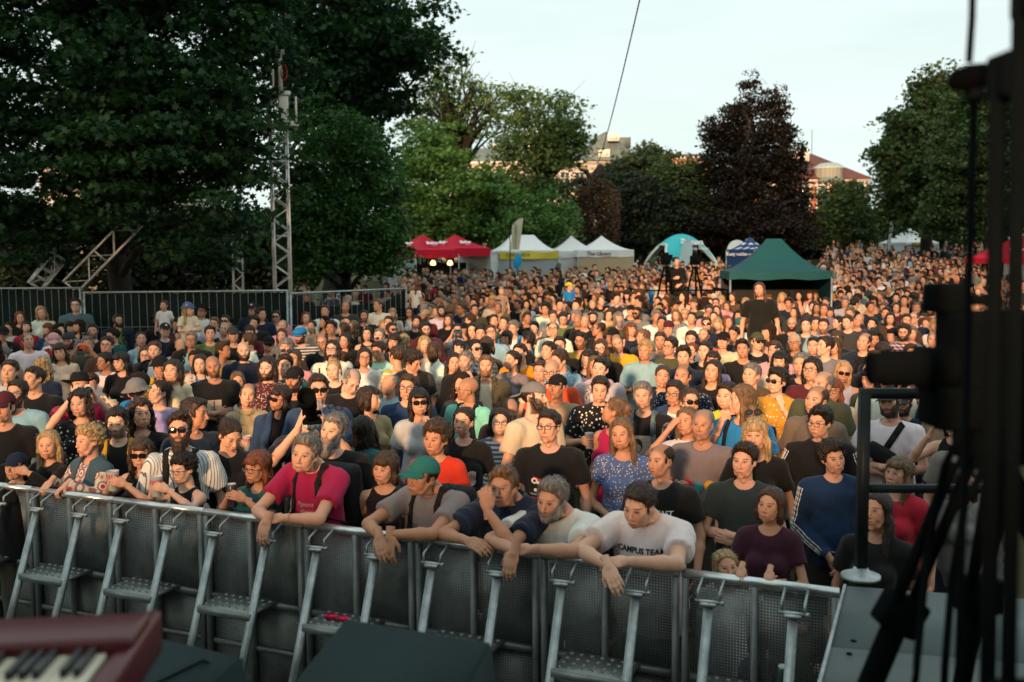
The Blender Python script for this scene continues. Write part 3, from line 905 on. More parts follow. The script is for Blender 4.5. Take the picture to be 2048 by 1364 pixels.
def beard_mesh(lod, big=False):
    key = ('beard', lod, big)
    if key in HAIRC: return HAIRC[key]
    res = {0: .0055, 1: .0075, 2: .010, 3: .018}[lod]
    g = Grid((-.09, -.14, -.23), (.09, .04, .02), res); p = g.pts()
    x, y, z = p
    o = .008
    d = smin(ell(p, (0, -.036, -.076), (.050 + o, .053 + o, .042 + o)), sph(p, (0, -.077, -.101), .024 + o), .02)
    for s in (-1, 1): d = smin(d, cap(p, (.062 * s, -.008, -.015), (.042 * s, -.045, -.085), .014 + o, .018 + o), .02)
    if big: d = smin(d, ell(p, (0, -.072, -.135), (.048, .038, .070)), .03)
    bl = z + .050 - 1.15 * np.maximum(np.abs(x) - .034, 0)
    d = smax(d, bl + wob(p, 120, 2) * .004, .008)
    d = smax(d, -ell(p, (0, -.104, -.0755), (.024, .03, .012)), .005)
    d = smin(d, smax(ell(p, (0, -.094, -.059), (.026, .012, .0085)), -(.0 - .0525 - z) * -1, .004), .006)
    d = d + wob((x, y, z * .5), 150, 6) * .003
    V, F = surface(g, d)
    HAIRC[key] = mesh_from("beard", V, [F], MAT['hair'], True)
    return HAIRC[key]
def cap_mesh(kind):
    key = ('cap', kind)
    if key in HAIRC: return HAIRC[key]
    if kind == 'k' or kind == 'K':          # baseball cap (K: worn backwards)
        res = .006; g = Grid((-.115, -.22, -.02), (.115, .14, .16), res); p = g.pts(); x, y, z = p
        d = ell(p, (0, .012, .044), (.091, .112, .088))
        d = smax(d, (.036 - z) - (y) * .10, .008)
        d = smax(d, -ell(p, (0, .012, .036), (.083, .103, .080)), .003)
        br = np.maximum(ell(p, (0, -.105, .042), (.080, .095, .5)), np.abs(z - .046 - .18 * (y + .09) + 4.0 * x * x) - .004)
        br = np.maximum(br, y + .070)
        d = smin(d, br, .006)
        d = smin(d, sph(p, (0, .012, .133), .007), .004)
    elif kind == 'f':                        # flat cap
        g = Grid((-.12, -.19, 0), (.12, .14, .16), .006); p = g.pts(); x, y, z = p
        d = ell(p, (0, -.012, .062), (.096, .135, .062)); d = smax(d, .040 - z + .12 * (y + .12) - .02, .008)
        br = np.maximum(ell(p, (0, -.10, .04), (.075, .075, .5)), np.abs(z - .042 - .15 * (y + .09) + 3.5 * x * x) - .004)
        d = smin(d, np.maximum(br, y + .06), .01)
    elif kind == 'b':                        # bucket hat
        g = Grid((-.17, -.18, -.03), (.17, .20, .16), .0075); p = g.pts(); x, y, z = p
        rr = np.sqrt(x * x + (y - .012) ** 2 * .8)
        d = ell(p, (0, .012, .055), (.090, .110, .082)); d = smax(d, .05 - z, .01)
        br = np.abs(z - (.055 - .75 * (rr - .085))) - .005; br = np.maximum(br, rr - .135); br = np.maximum(br, .080 - rr)
        d = smin(d, br, .008)
    elif kind == 'h':                        # brimmed hat
        g = Grid((-.20, -.22, 0.0), (.20, .24, .18), .008); p = g.pts(); x, y, z = p
        rr = np.sqrt(x * x + (y - .012) ** 2 * .82)
        d = smax(ell(p, (0, .012, .05), (.090, .110, .130)), z - .148, .02); d = smax(d, .05 - z, .01)
        d = smax(d, -ell(p, (0, .012, .165), (.030, .07, .025)), .02)
        br = np.abs(z - (.058 + .25 * np.maximum(np.abs(x) - .09, 0))) - .0045; br = np.maximum(br, rr - .165); br = np.maximum(br, .080 - rr)
        d = smin(d, br, .008)
    elif kind == 'e':                        # headscarf
        g = Grid((-.12, -.12, -.10), (.12, .15, .16), .006); p = g.pts(); x, y, z = p
        d = smax(ell(p, (0, .016, .038), (.090, .112, .096)), -(y * .8 + z * .6 - .004), .01) + wob(p, 60, 4) * .003
        d = smax(d, -.05 - z, .01)
    V, F = surface(g, d)
    if kind == 'K':
        V = V * np.array([-1, -1, 1]); V[:, 1] += .02
    HAIRC[key] = mesh_from("cap", V, [F], MAT['felt'], True)
    return HAIRC[key]
GLC = {}
def glasses_meshes(kind):
    """frame mesh and lens mesh in head space"""
    if kind in GLC: return GLC[kind]
    f, l = MB(), MB()
    rx, rz = (.0235, .0175) if kind != 's' else (.0265, .0195)
    for s in (-1, 1):
        pts = []
        N = 18
        for k in range(N + 1):
            a = 2 * math.pi * k / N
            ca, sa = math.cos(a), math.sin(a)
            q = .75
            xx = .0335 * s + rx * math.copysign(abs(ca) ** q, ca); zz = -.002 + rz * math.copysign(abs(sa) ** q, sa)
            pts.append((xx, -.112 + .28 * abs(xx) ** 1.3 * 1.0 - .006, zz))
        f.tube(pts, .0021 if kind == 'g' else .0030, 6)
        c = np.mean(np.array(pts[:-1]), 0)
        l.raw([tuple(q) for q in pts[:-1]] + [tuple(c + np.array([0, -.003, 0]))], [(i, (i + 1) % N, N) for i in range(N)])
        f.tube([(.0335 * s + rx * s, -.100, .004), (.074 * s, -.075, .004), (.083 * s, .005, .002), (.083 * s, .022, -.012)], .0022, 6)
    f.tube([(-.011, -.117, .004), (0, -.119, .007), (.011, -.117, .004)], .0022, 6)
    GLC[kind] = (f.mesh("glasses", MAT['blackmetal'], True), l.mesh("lens", MAT['darklens' if kind != 'g' else 'lens'], True))
    return GLC[kind]

# ================================================================ setting
def ground_z(x, y):
    k = min(max(0.039 + x * 0.0003, 0.022), 0.050)
    t = max(0.0, y - 26.0)
    return k * (t * t / (t + 6.0) if t < 60 else 60 * 60 / 66 + (t - 60) * .25)
def ground():
    m = MB()
    xs = np.concatenate([[-400, -200, -120], np.linspace(-80, 80, 49), [120, 200, 400]])
    ys = np.concatenate([[-120, -40, -10], np.linspace(0, 120, 49), [160, 250, 400, 900]])
    V = [(x, y, ground_z(x, y)) for x in xs for y in ys]
    n = len(ys)
    F = [(i * n + j, (i + 1) * n + j, (i + 1) * n + j + 1, i * n + j + 1) for i in range(len(xs) - 1) for j in range(n - 1)]
    m.raw(V, F)
    n_ = NT("trodden_grass")
    f = n_.noise(0.35, 5); g = n_.noise(9, 5, 0.7)
    c = n_.mix(n_.M('MULTIPLY', f.outputs[0], 1.0), (0.035, 0.055, 0.018), (0.075, 0.06, 0.035))
    c = n_.mix(0.4, c, n_.ramp(g.outputs[0], [(0.3, (0.4,) * 3), (0.7, (1.2,) * 3)]), 'MULTIPLY')
    n_.bump(g.outputs[0], 0.6, 0.03); n_.fin(c, 0.95, 0, 0.1)
    tag(m.build("ground", n_.m, smooth=True), kind='structure')
ground()
DECK = 1.35
WALLH = 1.62 + 14.2 * math.tan(R(SUN_EL))
def stage():
    wood = simple("dark_stage_plywood", (0.030, 0.040, 0.042), 0.55, 0, 0.3, 5, 0.15)
    m = MB()
    m.box((-2.9, -2.5, DECK - .09), (4.4, 5.4, .09))                 # main deck
    tag(m.build("stage_deck_floor", wood), kind='structure')
    # unseen back wall added behind the photographer; its height sets the front rows' shade
    t = empty("stage_shade_wall", (0, -8, 0))
    tag(t, "added unseen stage wall of black scrim with steel towers, shading the front rows", "stage")
    b = MB(); b.box((0, 0, WALLH / 2), (14, .06, WALLH / 2)); b.build("shade_wall", MAT['blackcloth'], t)
    for sx in (-13.9, 13.9):
        c = MB(); c.box((sx, .22, 3.2), (.15, .15, 3.2)); c.build("tower", MAT['alu'], t)
stage()
# ---------------------------------------------------------------- crowd barrier
BA, BB = PZ(228, 1000, 1.2), PZ(1682, 1186, 1.2)
BU = (BB - BA); BLEN = BU.length; BU.normalize()
BN = Vector((BU.y, -BU.x, 0)).normalized()          # towards the stage
PANEL = BLEN / 6
def rail_at(px):
    """point on the barrier rail that shows at pixel column px"""
    lo, hi = -6.0, BLEN + 4
    for _ in range(50):
        mid = (lo + hi) / 2
        q = BA + BU * mid
        l = C3.transposed() @ (q - Vector((0, 0, HC)))
        if 1024 + F_PX * l.x / -l.z < px: lo = mid
        else: hi = mid
    return BA + BU * lo
def barrier():
    L = PANEL
    rail = MB(); rail.tube([(0.008, 0, 1.2), (L - .008, 0, 1.2)], .024, 12)
    posts = []
    for x in (.026, L * .48, L - .026):
        p = MB(); p.bar((x, -.004, .03), (x, -.004, 1.178), .045, .028); posts.append(p.mesh("post", MAT['steel2']))
    sheet = MB(); sheet.box((L / 2, .022, .915), (L / 2 - .045, .0015, .25)); lower = MB(); lower.box((L / 2, .022, .355), (L / 2 - .045, .0015, .285))
    bars = []
    for z, w in ((.652, .04), (.35, .034), (.04, .05)):
        m = MB(); m.bar((.052, .004, z), (L - .052, .004, z), w, w * .85); bars.append(m.mesh("cross_bar", MAT['steel2']))
    plate = MB(); plate.box((L / 2, -.45, .012), (L / 2 - .02, .42, .010))
    strut, brk = [], []
    for x in (L * .22, L * .74):
        s = MB(); s.bar((x, -.115, 1.085), (x, -.50, .05), .046, .026, (0, 1, 0)); s.box((x, -.118, 1.097), (.04, .026, .008))
        strut.append(s.mesh("strut", MAT['steel']))
        b = MB()
        for dx in (-.055, .055): b.tube([(x + dx, -.02, 1.197), (x + dx, -.115, 1.158), (x + dx, -.118, 1.108)], .0075, 8)
        b.tube([(x - .068, -.118, 1.108), (x + .068, -.118, 1.108)], .0095, 8); b.tube([(x + .060, -.118, 1.108), (x + .076, -.118, 1.108)], .014, 6)
        brk.append(b.mesh("bracket", MAT['steel'], True))
    st = MB(); st.box((L * .48, -.150, .682), (L * .255, .132, .010)); st.box((L * .48, -.286, .668), (L * .255, .005, .022))
    for i in range(7):
        for j in range(4):
            st.lathe([(.014, 0), (.012, .005), (.007, .006), (.0, .006)], 10, Matrix.Translation((L * (.26 + .0733 * i), -.05 - .062 * j, .692)))
    me = dict(rail=rail.mesh("rail", MAT['steelbright'], True), sheet=sheet.mesh("perforated_sheet", MAT['perf']), lower=lower.mesh("kick_plate", MAT['perf']),
              plate=plate.mesh("floor_plate", MAT['treadplate']), step=st.mesh("step", MAT['treadplate']))
    labels = {-3: None, -2: "crowd barrier panel at the far end under the photo's left edge",
              -1: "crowd barrier panel below the person in dark cap and the blond person in black blouse",
              0: "crowd barrier panel the person in red patterned dress rests a hand on",
              1: "crowd barrier panel below the teal T-shirt, with red and teal elbows above its end",
              2: "crowd barrier panel between crimson T-shirt and grey T-shirt, red cans on its step",
              3: "crowd barrier panel under the person in navy polo with chin on hand",
              4: "crowd barrier panel below the two people in white T-shirts",
              5: "last whole crowd barrier panel beside the grey platform, child's hands on its rail"}
    rz = math.atan2(BU.y, BU.x)
    for i in range(-2, 6):
        o = BA + BU * (i * L)
        t = empty("crowd_barrier", (o.x, o.y, 0), rz)
        tag(t, labels[i], "barrier", "crowd barrier panels along the stage pit")
        add("rail", me['rail'], t); add("perforated_sheet", me['sheet'], t); add("kick_plate", me['lower'], t); add("floor_plate", me['plate'], t)
        for p in bars: add("cross_bar", p, t)
        for p in posts: add("post", p, t)
        for s, b in zip(strut, brk): add("bracket", b, add("strut", s, t))
        add("step", me['step'], t)
def mk2(name, a, b, metal=.7, rough=.4):
    n = NT(name); f = n.noise(7, 5, .6); g = n.noise(70, 3)
    n.bump(g.outputs[0], .12, .004)
    return n.fin(n.mix(n.ramp(f.outputs[0], [(.3, (0, 0, 0)), (.7, (1, 1, 1))]), a, b), rough, metal, .5)
MAT['steel2'] = mk2("dull_steel", (.10, .115, .118), (.19, .21, .21), .5, .5)
MAT['steelbright'] = mk2("bright_rail_steel", (.42, .46, .47), (.62, .66, .67), .85, .28)
MAT['treadplate'] = mk2("tread_plate", (.16, .18, .18), (.26, .28, .27), .6, .45)
barrier()
can_mat = simple("red_can_metal", (0.45, 0.01, 0.05), 0.25, 0.5, 0.3, 20)
def can(name, label, loc, mat, rot=(0, 0, 0), parts=True):
    t = empty(name, loc); t.rotation_euler = rot
    tag(t, label, "can")
    m = MB(); m.lathe([(.0, 0), (.026, 0), (.033, .008), (.033, .150), (.027, .163)], 18); m.build("can_body", mat, t, True)
    m = MB(); m.lathe([(.027, .163), (.0275, .166), (.024, .162), (0, .161)], 18); m.build("can_top", MAT['alu'], t, True)
    return t
# ---------------------------------------------------------------- mesh fences
def fence(p0, p1, h, label, base_h=0.0, cloth=True, sag=0.0):
    d = Vector((p1[0] - p0[0], p1[1] - p0[1], 0)); L = d.length; rz = math.atan2(d.y, d.x)
    t = empty("mesh_fence_panel", (p0[0], p0[1], base_h), rz)
    tag(t, label, "fence", "temporary mesh fence panels beside the trees")
    f = MB()
    f.tube([(0, 0, .1), (0, 0, h), ], .022, 8); f.tube([(L, 0, .1), (L, 0, h)], .022, 8)
    f.tube([(-.02, 0, h), (L + .02, 0, h)], .022, 8); f.tube([(0, 0, .15), (L, 0, .15)], .022, 8)
    f.build("frame", MAT['steel'], t, True)
    w = MB(); n = int(L / .155)
    for k in range(1, n): w.tube([(L * k / n, 0, .15), (L * k / n, 0, h)], .0042, 5, False)
    for z in (.55, 1.0, 1.45): w.tube([(0, .006, z), (L, .006, z)], .0042, 5, False)
    w.build("wire_mesh", MAT['steel'], t)
    if cloth:
        c = MB()
        c.grid(lambda u, v: (L * u, .05 + .02 * math.sin(u * 23), .1 + v * (h - .14 - sag * (math.sin(math.pi * u) ** .7) * (1 + .12 * math.sin(9 * u)))), 30, 6)
        c.build("scrim_cloth", MAT['scrim'], t, True)
    for x in (0, L):
        b = MB(); b.bbox((x, 0, .06), (.11, .32, .06), .03); b.build("foot_block", simple("concrete_foot", (.25, .25, .23), .9), t)
MAT['scrim'] = simple("dark_green_scrim", (0.010, 0.017, 0.015), 0.95, 0, 0.6, 3, 0.5, .1)
FD = 20.5
def fz(px, py, d): return P(px, py, d)
a0, a1 = P(-110, 580, FD + .3), P(160, 576, FD)
fence(a0, a1, a1.z, "mesh fence panel in front of the leaning trusses, cut by the picture edge")
b0, b1 = P(168, 585, FD - .2), P(574, 587, FD - .2)
fence(b0, b1, b0.z, "mesh fence panel with dark cloth between the first gap and truss tower")
c0, c1 = P(581, 587, FD - .2), P(812, 585, FD + 2.2)
fence(c0, c1, c0.z, "mesh fence panel with sagging green cloth right of the truss tower", sag=.30)
# ---------------------------------------------------------------- trusses
def truss_mesh(L, w, n):
    m = MB(); h = w / 2
    for sx in (-h, h):
        for sy in (-h, h): m.tube([(sx, sy, 0), (sx, sy, L)], .024, 8)
    k = L / n
    for i in range(n):
        z0, z1 = i * k, (i + 1) * k
        up = i % 2
        for s in (-h, h):
            m.tube([(-h if up else h, s, z0), (h if up else -h, s, z1)], .011, 6, False)
            m.tube([(s, -h if up else h, z0), (s, h if up else -h, z1)], .011, 6, False)
    for z in [0.02, L * .27, L * .52, L * .77, L - .02]:
        for s in (-h, h):
            m.tube([(-h, s, z), (h, s, z)], .018, 6); m.tube([(s, -h, z), (s, h, z)], .018, 6)
    return m
def truss_tower():
    D = 21.6
    b = P(566, 600, D); top = P(560, 185, D)
    t = empty("truss_tower", (b.x, b.y, ground_z(b.x, b.y)), .35)
    tag(t, "tall aluminium truss tower with pale hoist head rising among the dark leaves", "truss tower")
    L = top.z
    truss_mesh(L, .33, 26).build("mast", MAT['alu'], t, True)
    pale = simple("pale_painted_steel", (.62, .58, .52), .5, 0, .15, 8)
    m = MB(); m.bbox((.09, -.22, L - .36), (.10, .09, .26), .02); m.bbox((.05, -.2, L - .05), (.19, .14, .045), .02); m.bbox((.06, -.2, L - .68), (.24, .15, .05), .02)
    m.bbox((-.24, -.2, L - .82), (.13, .12, .07), .02); m.build("hoist_head", pale, t)
    m = MB()
    for x in (-.33, .36):
        m = MB(); m.lathe([(0, -.05), (.07, -.05), (.07, .05), (0, .05)], 14, Matrix.Translation((x, -.2, L - .72)) @ Matrix.Rotation(R(90), 4, 'X'))
        m.build("pulley", MAT['alu'], t, True)
    m = MB(); m.bar((.05, -.2, L), (.05, -.2, L + .75), .10, .08); m.bar((-.10, -.2, L), (-.10, -.2, L + .45), .04, .04); m.bbox((.05, -.2, L + .80), (.09, .09, .05), .01); m.bar((.36, -.2, L - .70), (.36, -.2, L - .1), .04, .04)
    m.build("ladder_post", pale, t)
    for sx, sy in ((-1, -1), (1, -1), (-1, 1), (1, 1)):
        m = MB(); m.tube([(sx * .17, sy * .17, 1.1), (sx * .75, sy * .75, .05)], .028, 8); m.bbox((sx * .78, sy * .78, .03), (.1, .1, .03), .01); m.build("outrigger", MAT['alu'], t, True)
    c = P(578, 196, D)
    k = MB(); pts = []
    for i in range(60):
        a = i * .55; pts.append((.06 * math.cos(a) + .1, -.42 + .03 * math.sin(a * .3), L + .35 + .16 * math.sin(a)))
    k.tube(pts, .012, 5); k.build("red_strap", simple("red_strap_webbing", (.4, .03, .03), .8), t)
    # second, thinner mast behind
    D2 = 26.5
    b = P(478, 605, D2)
    t2 = empty("lattice_mast", (b.x, b.y, ground_z(b.x, b.y)), .2)
    tag(t2, "slimmer lattice mast with wide base frame standing behind the truss tower", "lattice mast")
    truss_mesh(P(468, 330, D2).z, .24, 22).build("mast", MAT['alu'], t2, True)
    m = MB()
    for s in (-.35, .35):
        m.tube([(s, 0, 0), (s, 0, 1.1)], .025, 6); m.tube([(-s, .1, 0), (s, .1, 1.1)], .02, 6)
    m.tube([(-.35, 0, 1.1), (.35, 0, 1.1)], .025, 6); m.build("base_frame", MAT['alu'], t2)
truss_tower()
def lean_truss(x0, y0, x1, y1, D0, D1, w, label):
    a, b = P(x0, y0, D0), P(x1, y1, D1)
    d = b - a
    t = empty("leaning_truss", a); t.rotation_euler = d.to_track_quat('Z', 'Y').to_euler()
    tag(t, label, "truss", "aluminium trusses leaning under the trees")
    truss_mesh(d.length, w, int(d.length / .35)).build("lattice", MAT['alu'], t, True)
lean_truss(140, 575, 360, 350, 21.6, 22.6, .36, "long aluminium truss leaning up to the right under the left trees")
lean_truss(70, 574, 118, 512, 22.0, 22.3, .30, "short truss leaning in the shade left of the longer one")
# ---------------------------------------------------------------- tents
def fabric(name, col, var=.08):
    n = NT(name); f = n.noise(3.5, 4); g = n.noise(14, 4)
    n.bump(n.M('ADD', f.outputs[0], n.M('MULTIPLY', g.outputs[0], .4)), .25, .05)
    return n.fin(n.mix(f.outputs[0], tuple(c * (1 - var) for c in col), tuple(min(1, c * (1 + var)) for c in col)), .75, 0, .2)
def popup_tent(loc, rz, W, Dp, eave, peak, mat, label, group, ridge=0.0, valance=.32, sag=.14, walls=(), wallmat=None, valmat=None, legs=True, cat="tent", pw=1.75):
    t = empty("canopy_tent", loc, rz)
    tag(t, label, cat, group)
    hw, hd = W / 2, Dp / 2
    # roof: four concave panels that meet at the peak (or a short ridge)
    m = MB()
    apx = [(-ridge / 2, 0), (ridge / 2, 0)]
    cor = [(-hw, -hd), (hw, -hd), (hw, hd), (-hw, hd)]
    def panel(c0, c1, a0, a1):
        def fn(u, v):
            ex, ey = c0[0] + (c1[0] - c0[0]) * u, c0[1] + (c1[1] - c0[1]) * u
            tx, ty = a0[0] + (a1[0] - a0[0]) * u, a0[1] + (a1[1] - a0[1]) * u
            x, y = ex + (tx - ex) * v, ey + (ty - ey) * v
            z = eave + (peak - eave) * (v ** pw) - sag * math.sin(math.pi * u) * (1 - v) ** 1.2 * v * 1.2
            return (x, y, z)
        m.grid(fn, 12, 12)
    L_, R_ = apx
    panel(cor[0], cor[1], L_, R_); panel(cor[1], cor[2], R_, R_); panel(cor[2], cor[3], R_, L_); panel(cor[3], cor[0], L_, L_)
    m.build("roof", mat, t, True)
    for k, (c0, c1) in enumerate(zip(cor, cor[1:] + cor[:1])):
        v = MB()
        nx, ny = (c1[1] - c0[1]), -(c1[0] - c0[0]); nl = math.hypot(nx, ny); nx /= nl; ny /= nl
        def fn(u, w):
            s = .012 * math.sin(u * 25) * w
            return (c0[0] + (c1[0] - c0[0]) * u + nx * (.006 + s), c0[1] + (c1[1] - c0[1]) * u + ny * (.006 + s), eave + .003 - w * valance + .02 * math.sin(u * 14) * w)
        v.grid(fn, 24, 3)
        v.build("valance", (valmat or {}).get(k, mat), t, True)
    if legs:
        for (x, y) in cor:
            g = MB(); g.bar((x * .985, y * .985, 0), (x * .985, y * .985, eave - .02), .045, .045); g.box((x * .985, y * .985, .01), (.07, .07, .01)); g.build("leg", MAT['steel'], t)
    for k in walls:
        c0, c1 = cor[k], cor[(k + 1) % 4]
        w = MB(); w.grid(lambda u, v: ((c0[0] + (c1[0] - c0[0]) * u) * .97, (c0[1] + (c1[1] - c0[1]) * u) * .97, .03 + v * (eave - .05)), 10, 2)
        w.build("side_wall", (wallmat or {}).get(k, mat) if isinstance(wallmat, dict) else (wallmat or mat), t, True)
    return t
RED = fabric("red_tent_canvas", (.52, .008, .030)); WHITE = fabric("white_tent_canvas", (.70, .72, .72)); GREY = fabric("grey_tent_canvas", (.30, .34, .36))
TEAL = fabric("dark_green_tent_canvas", (.008, .068, .078)); YEL = fabric("yellow_banner", (.62, .50, .06)); BEIGE = fabric("beige_wall", (.42, .34, .22)); OCH = fabric("ochre_banner", (.38, .20, .03))
PRINTW = simple("white_print", (.78, .78, .80), .7, 0, .05)
PRINTDK = simple("dark_print", (.06, .07, .09), .7, 0, .05)
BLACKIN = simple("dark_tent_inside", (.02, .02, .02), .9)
def at_tent(px, D): 
    q = P(px, 520, D); return Vector((q.x, q.y, ground_z(q.x, q.y)))
def zpix(py, px, D): return P(px, py, D).z
def logo(parent, txt, size, pos, rot, mat=None, shear=.3, bold=.01):
    add("lettering", text_mesh(txt, size, mat or PRINTW, .002, 'CENTER', shear, bold), parent, loc=pos, rot=rot)
def red_tents():
    grp = "red canopy tents by the trees"
    for i, (pxc, lab) in enumerate(((845, "red canopy tent with white script, nearer of the pair beside the leaves"), (911, "red canopy tent with white script, next to the long white tent"))):
        D = 47 + i * 1.6
        q = P(pxc, 520, D)
        zg = ground_z(q.x, q.y)
        ev = zpix(500 if i == 0 else 497, pxc, D) - zg; pk = zpix(469, pxc, D) - zg
        t = popup_tent((q.x, q.y, zg), R(40), 2.45, 2.45, ev, pk, RED, lab, grp, 0, .38, .16, walls=(3,) if i == 0 else (1,), wallmat=GREY if i == 0 else WHITE, pw=1.35)
        sl = math.atan2((pk - ev) * .9, 1.22)
        for k, (rz) in enumerate((0, -90)):
            e = Matrix.Rotation(R(rz), 4, 'Z')
            zz = ev + (pk - ev) * .36
            o1 = add("lettering", text_mesh("Budvar", .23, PRINTW, .003, 'CENTER', .35, .016), t)
            o1.matrix_local = e @ Matrix.Translation((0, -.82, zz + .01)) @ Matrix.Rotation(R(46), 4, 'X')
            o2 = add("lettering", text_mesh("ORIGINAL", .065, PRINTW, .003, 'CENTER'), t)
            o2.matrix_local = e @ Matrix.Translation((.1, -.86, zz - .07)) @ Matrix.Rotation(R(42), 4, 'X')
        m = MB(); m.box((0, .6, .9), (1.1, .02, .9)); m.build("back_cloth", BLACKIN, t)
    q = P(990, 520, 30)
    # warm lamps hanging in the opening
    em = NT("warm_lamp_glow"); em.b.inputs['Emission Color'].default_value = (1, .62, .2, 1); em.b.inputs['Emission Strength'].default_value = 2.2; em.fin((.9, .7, .4), .6)
    for px, lab in ((866, "warm glowing lamp shade under the first red tent"), (900, "warm glowing lamp shade between the two red tents")):
        p = P(px, 525, 45.6); t = empty("hanging_lamp", p); tag(t, lab, "lamp", "lit lamps in the red tents")
        m = MB(); m.lathe([(.04, .10), (.075, .08), (.125, -.02), (.13, -.09), (.09, -.12), (0, -.13)], 18); m.build("lamp_shade", em.m, t, True)
        m = MB(); m.tube([(0, 0, .10), (0, 0, .34)], .012, 6); m.build("cord", MAT['blackmetal'], t)
red_tents()
def white_tents():
    grp = "white canopy tents at the back of the crowd"
    D = 50
    q = P(1046, 520, D); zg = ground_z(q.x, q.y)
    t = popup_tent((q.x, q.y + 1.2, zg), R(10), 3.1, 3.0, zpix(501, 1046, D) - zg, zpix(469, 1040, D) - zg, WHITE, "long white canopy tent with yellow banner behind the beige feather flag", grp, 1.2, .12, .10, walls=(0, 3, 2), wallmat={0: GREY, 3: WHITE, 2: GREY})
    m = MB(); m.grid(lambda u, v: (-1.45 + u * 2.95, -1.56 + .05 * math.sin(u * 9) * (1 - v), zpix(518, 1066, D) - zg + v * .42 - .10 * math.sin(math.pi * ((u * 2) % 1)) * v), 30, 4)
    yb = m.build("yellow_banner", YEL, t, True)
    add("lettering", text_mesh("ČOKOLÁDA", .22, PRINTDK, .002, 'CENTER'), t, loc=(-.55, -1.63, zpix(512, 1066, D) - zg), rot=(R(90), 0, 0))
    for pxc, D, wl, lab in ((1146, 52, (0,), "white canopy tent between the yellow banner and the lettered white tent"), (1208, 51, (0,), "white canopy tent with dark lettering on its valance in front of brown tree")):
        q = P(pxc, 520, D); zg = ground_z(q.x, q.y)
        ev = zpix(502 if pxc < 1200 else 500, pxc, D) - zg
        t = popup_tent((q.x, q.y + 1.4, zg), R(4), 2.9, 2.7, ev, zpix(470, pxc, D) - zg, WHITE, lab, grp, 0, .36, .16, walls=(0, 1), wallmat=WHITE if pxc < 1200 else BEIGE)
        if pxc > 1200:
            add("lettering", text_mesh("The Library", .26, PRINTDK, .002, 'CENTER', 0, .006), t, loc=(-.35, -1.40, ev - .26), rot=(R(90), 0, 0))
    D = 66
    q = P(1817, 490, D); zg = P(1817, 507, D).z - .9
    t = popup_tent((q.x, q.y, zg), R(20), 2.6, 2.6, P(1817, 485, D).z - zg, P(1817, 455, D).z - zg, WHITE, "white canopy tent with ochre banner under the right-hand trees", grp, 0, .14, .10, walls=(0, 1, 3), wallmat={0: GREY, 1: WHITE, 3: WHITE}, pw=1.35)
    m = MB(); m.box((0, -1.33, P(1817, 490, D).z - zg), (.85, .012, .13)); m.build("ochre_banner", OCH, t)
white_tents()
def arch_tent():
    D = 62
    q = P(1362, 520, D); zg = zpix(524, 1362, D) - .45
    t = empty("inflatable_arch_tent", (q.x, q.y, zg), R(8))
    tag(t, "bright turquoise inflatable arch tent with white lettering before the dark trees", "tent")
    CY = fabric("turquoise_tent_canvas", (.06, .52, .60)); CW = fabric("pale_tent_edge", (.60, .74, .74))
    W = 2.15; H = zpix(468, 1362, D) - zg
    legs = [(-W, -1.3), (W, -1.3), (W, 1.5), (-W, 1.5)]
    m = MB()
    N = 28
    def z_edge(w): return H * (.02 + .68 * min(1.0, w * 2.0) ** .50)
    def fn2(a, b):
        ang = a * 2 * math.pi
        w = 1 - abs(math.sin(2 * ang))
        ze = z_edge(w)
        re = math.sqrt(max(0, 1 - ze / H))
        rr = b * re
        return (W * 1.30 * rr * math.cos(ang), 1.9 * rr * math.sin(ang), H * (1 - rr * rr))
    m.grid(fn2, 96, 12); m.build("canopy", CY, t, True, rot=(0, 0, R(27)))
    e = MB()
    pts = [fn2(i / 96, 1.0) for i in range(97)]
    e.tube(pts, .085, 8, False); e.build("arch_edge", CW, t, True, rot=(0, 0, R(27)))
    zz = H * .66
    add("lettering", text_mesh("Vltava", .50, PRINTW, .01, 'CENTER', 0, .012), t, loc=(.42, -1.30, H * .70), rot=(R(62), 0, R(6)))
    add("lettering", text_mesh("Český rozhlas", .24, PRINTW, .01, 'CENTER'), t, loc=(.62, -1.52, H * .55), rot=(R(68), 0, R(8)))
    lg = MB(); 
    for k in range(2): lg.raw([(-.42, -1.30, H * .72 + k * .17), (-.20, -1.30, H * .72 + k * .17), (-.24 + .06 * k, -1.24, H * .72 + .14 + k * .17), (-.42, -1.24, H * .72 + .14 + k * .17)], [(0, 1, 2, 3)])
    lg.build("emblem", PRINTW, t)
    # leaf-shaped banner leaning at the middle leg
    b = MB(); b.grid(lambda u, v: ((u - .5) * .75 * math.sin(math.pi * min(1, v * .9 + .1)) ** .6 - .55 + v * .28, -2.35 - .02 * math.cos(u * 3), .2 + v * (H * .80)), 6, 12)
    bo = b.build("leaf_banner", fabric("lilac_banner", (.42, .60, .68)), None, True)
    bo.name = "leaf_banner"; bo.location = t.location; bo.rotation_euler = t.rotation_euler
    tag(bo, "pale lilac leaf-shaped banner standing before the turquoise arch tent", "banner")
    s = empty("lit_sign", t.matrix_world @ Vector((0, 0, 0))); bpy.context.view_layer.update()
    s.location = Vector(t.location) + Vector((.35, -.2, H * .33)); tag(s, "small glowing cyan sign inside the turquoise arch tent", "sign")
    em = NT("cyan_letters_glow"); em.b.inputs['Emission Color'].default_value = (.05, .8, .75, 1); em.b.inputs['Emission Strength'].default_value = .9; em.fin((.02, .3, .3), .5)
    m = MB(); m.box((0, .03, 0), (.62, .02, .24)); m.build("sign_board", BLACKIN, s)
    add("lettering", text_mesh("radost slyšet", .19, em.m, .004, 'CENTER'), s, loc=(0, -.01, .02), rot=(R(90), 0, 0))
arch_tent()
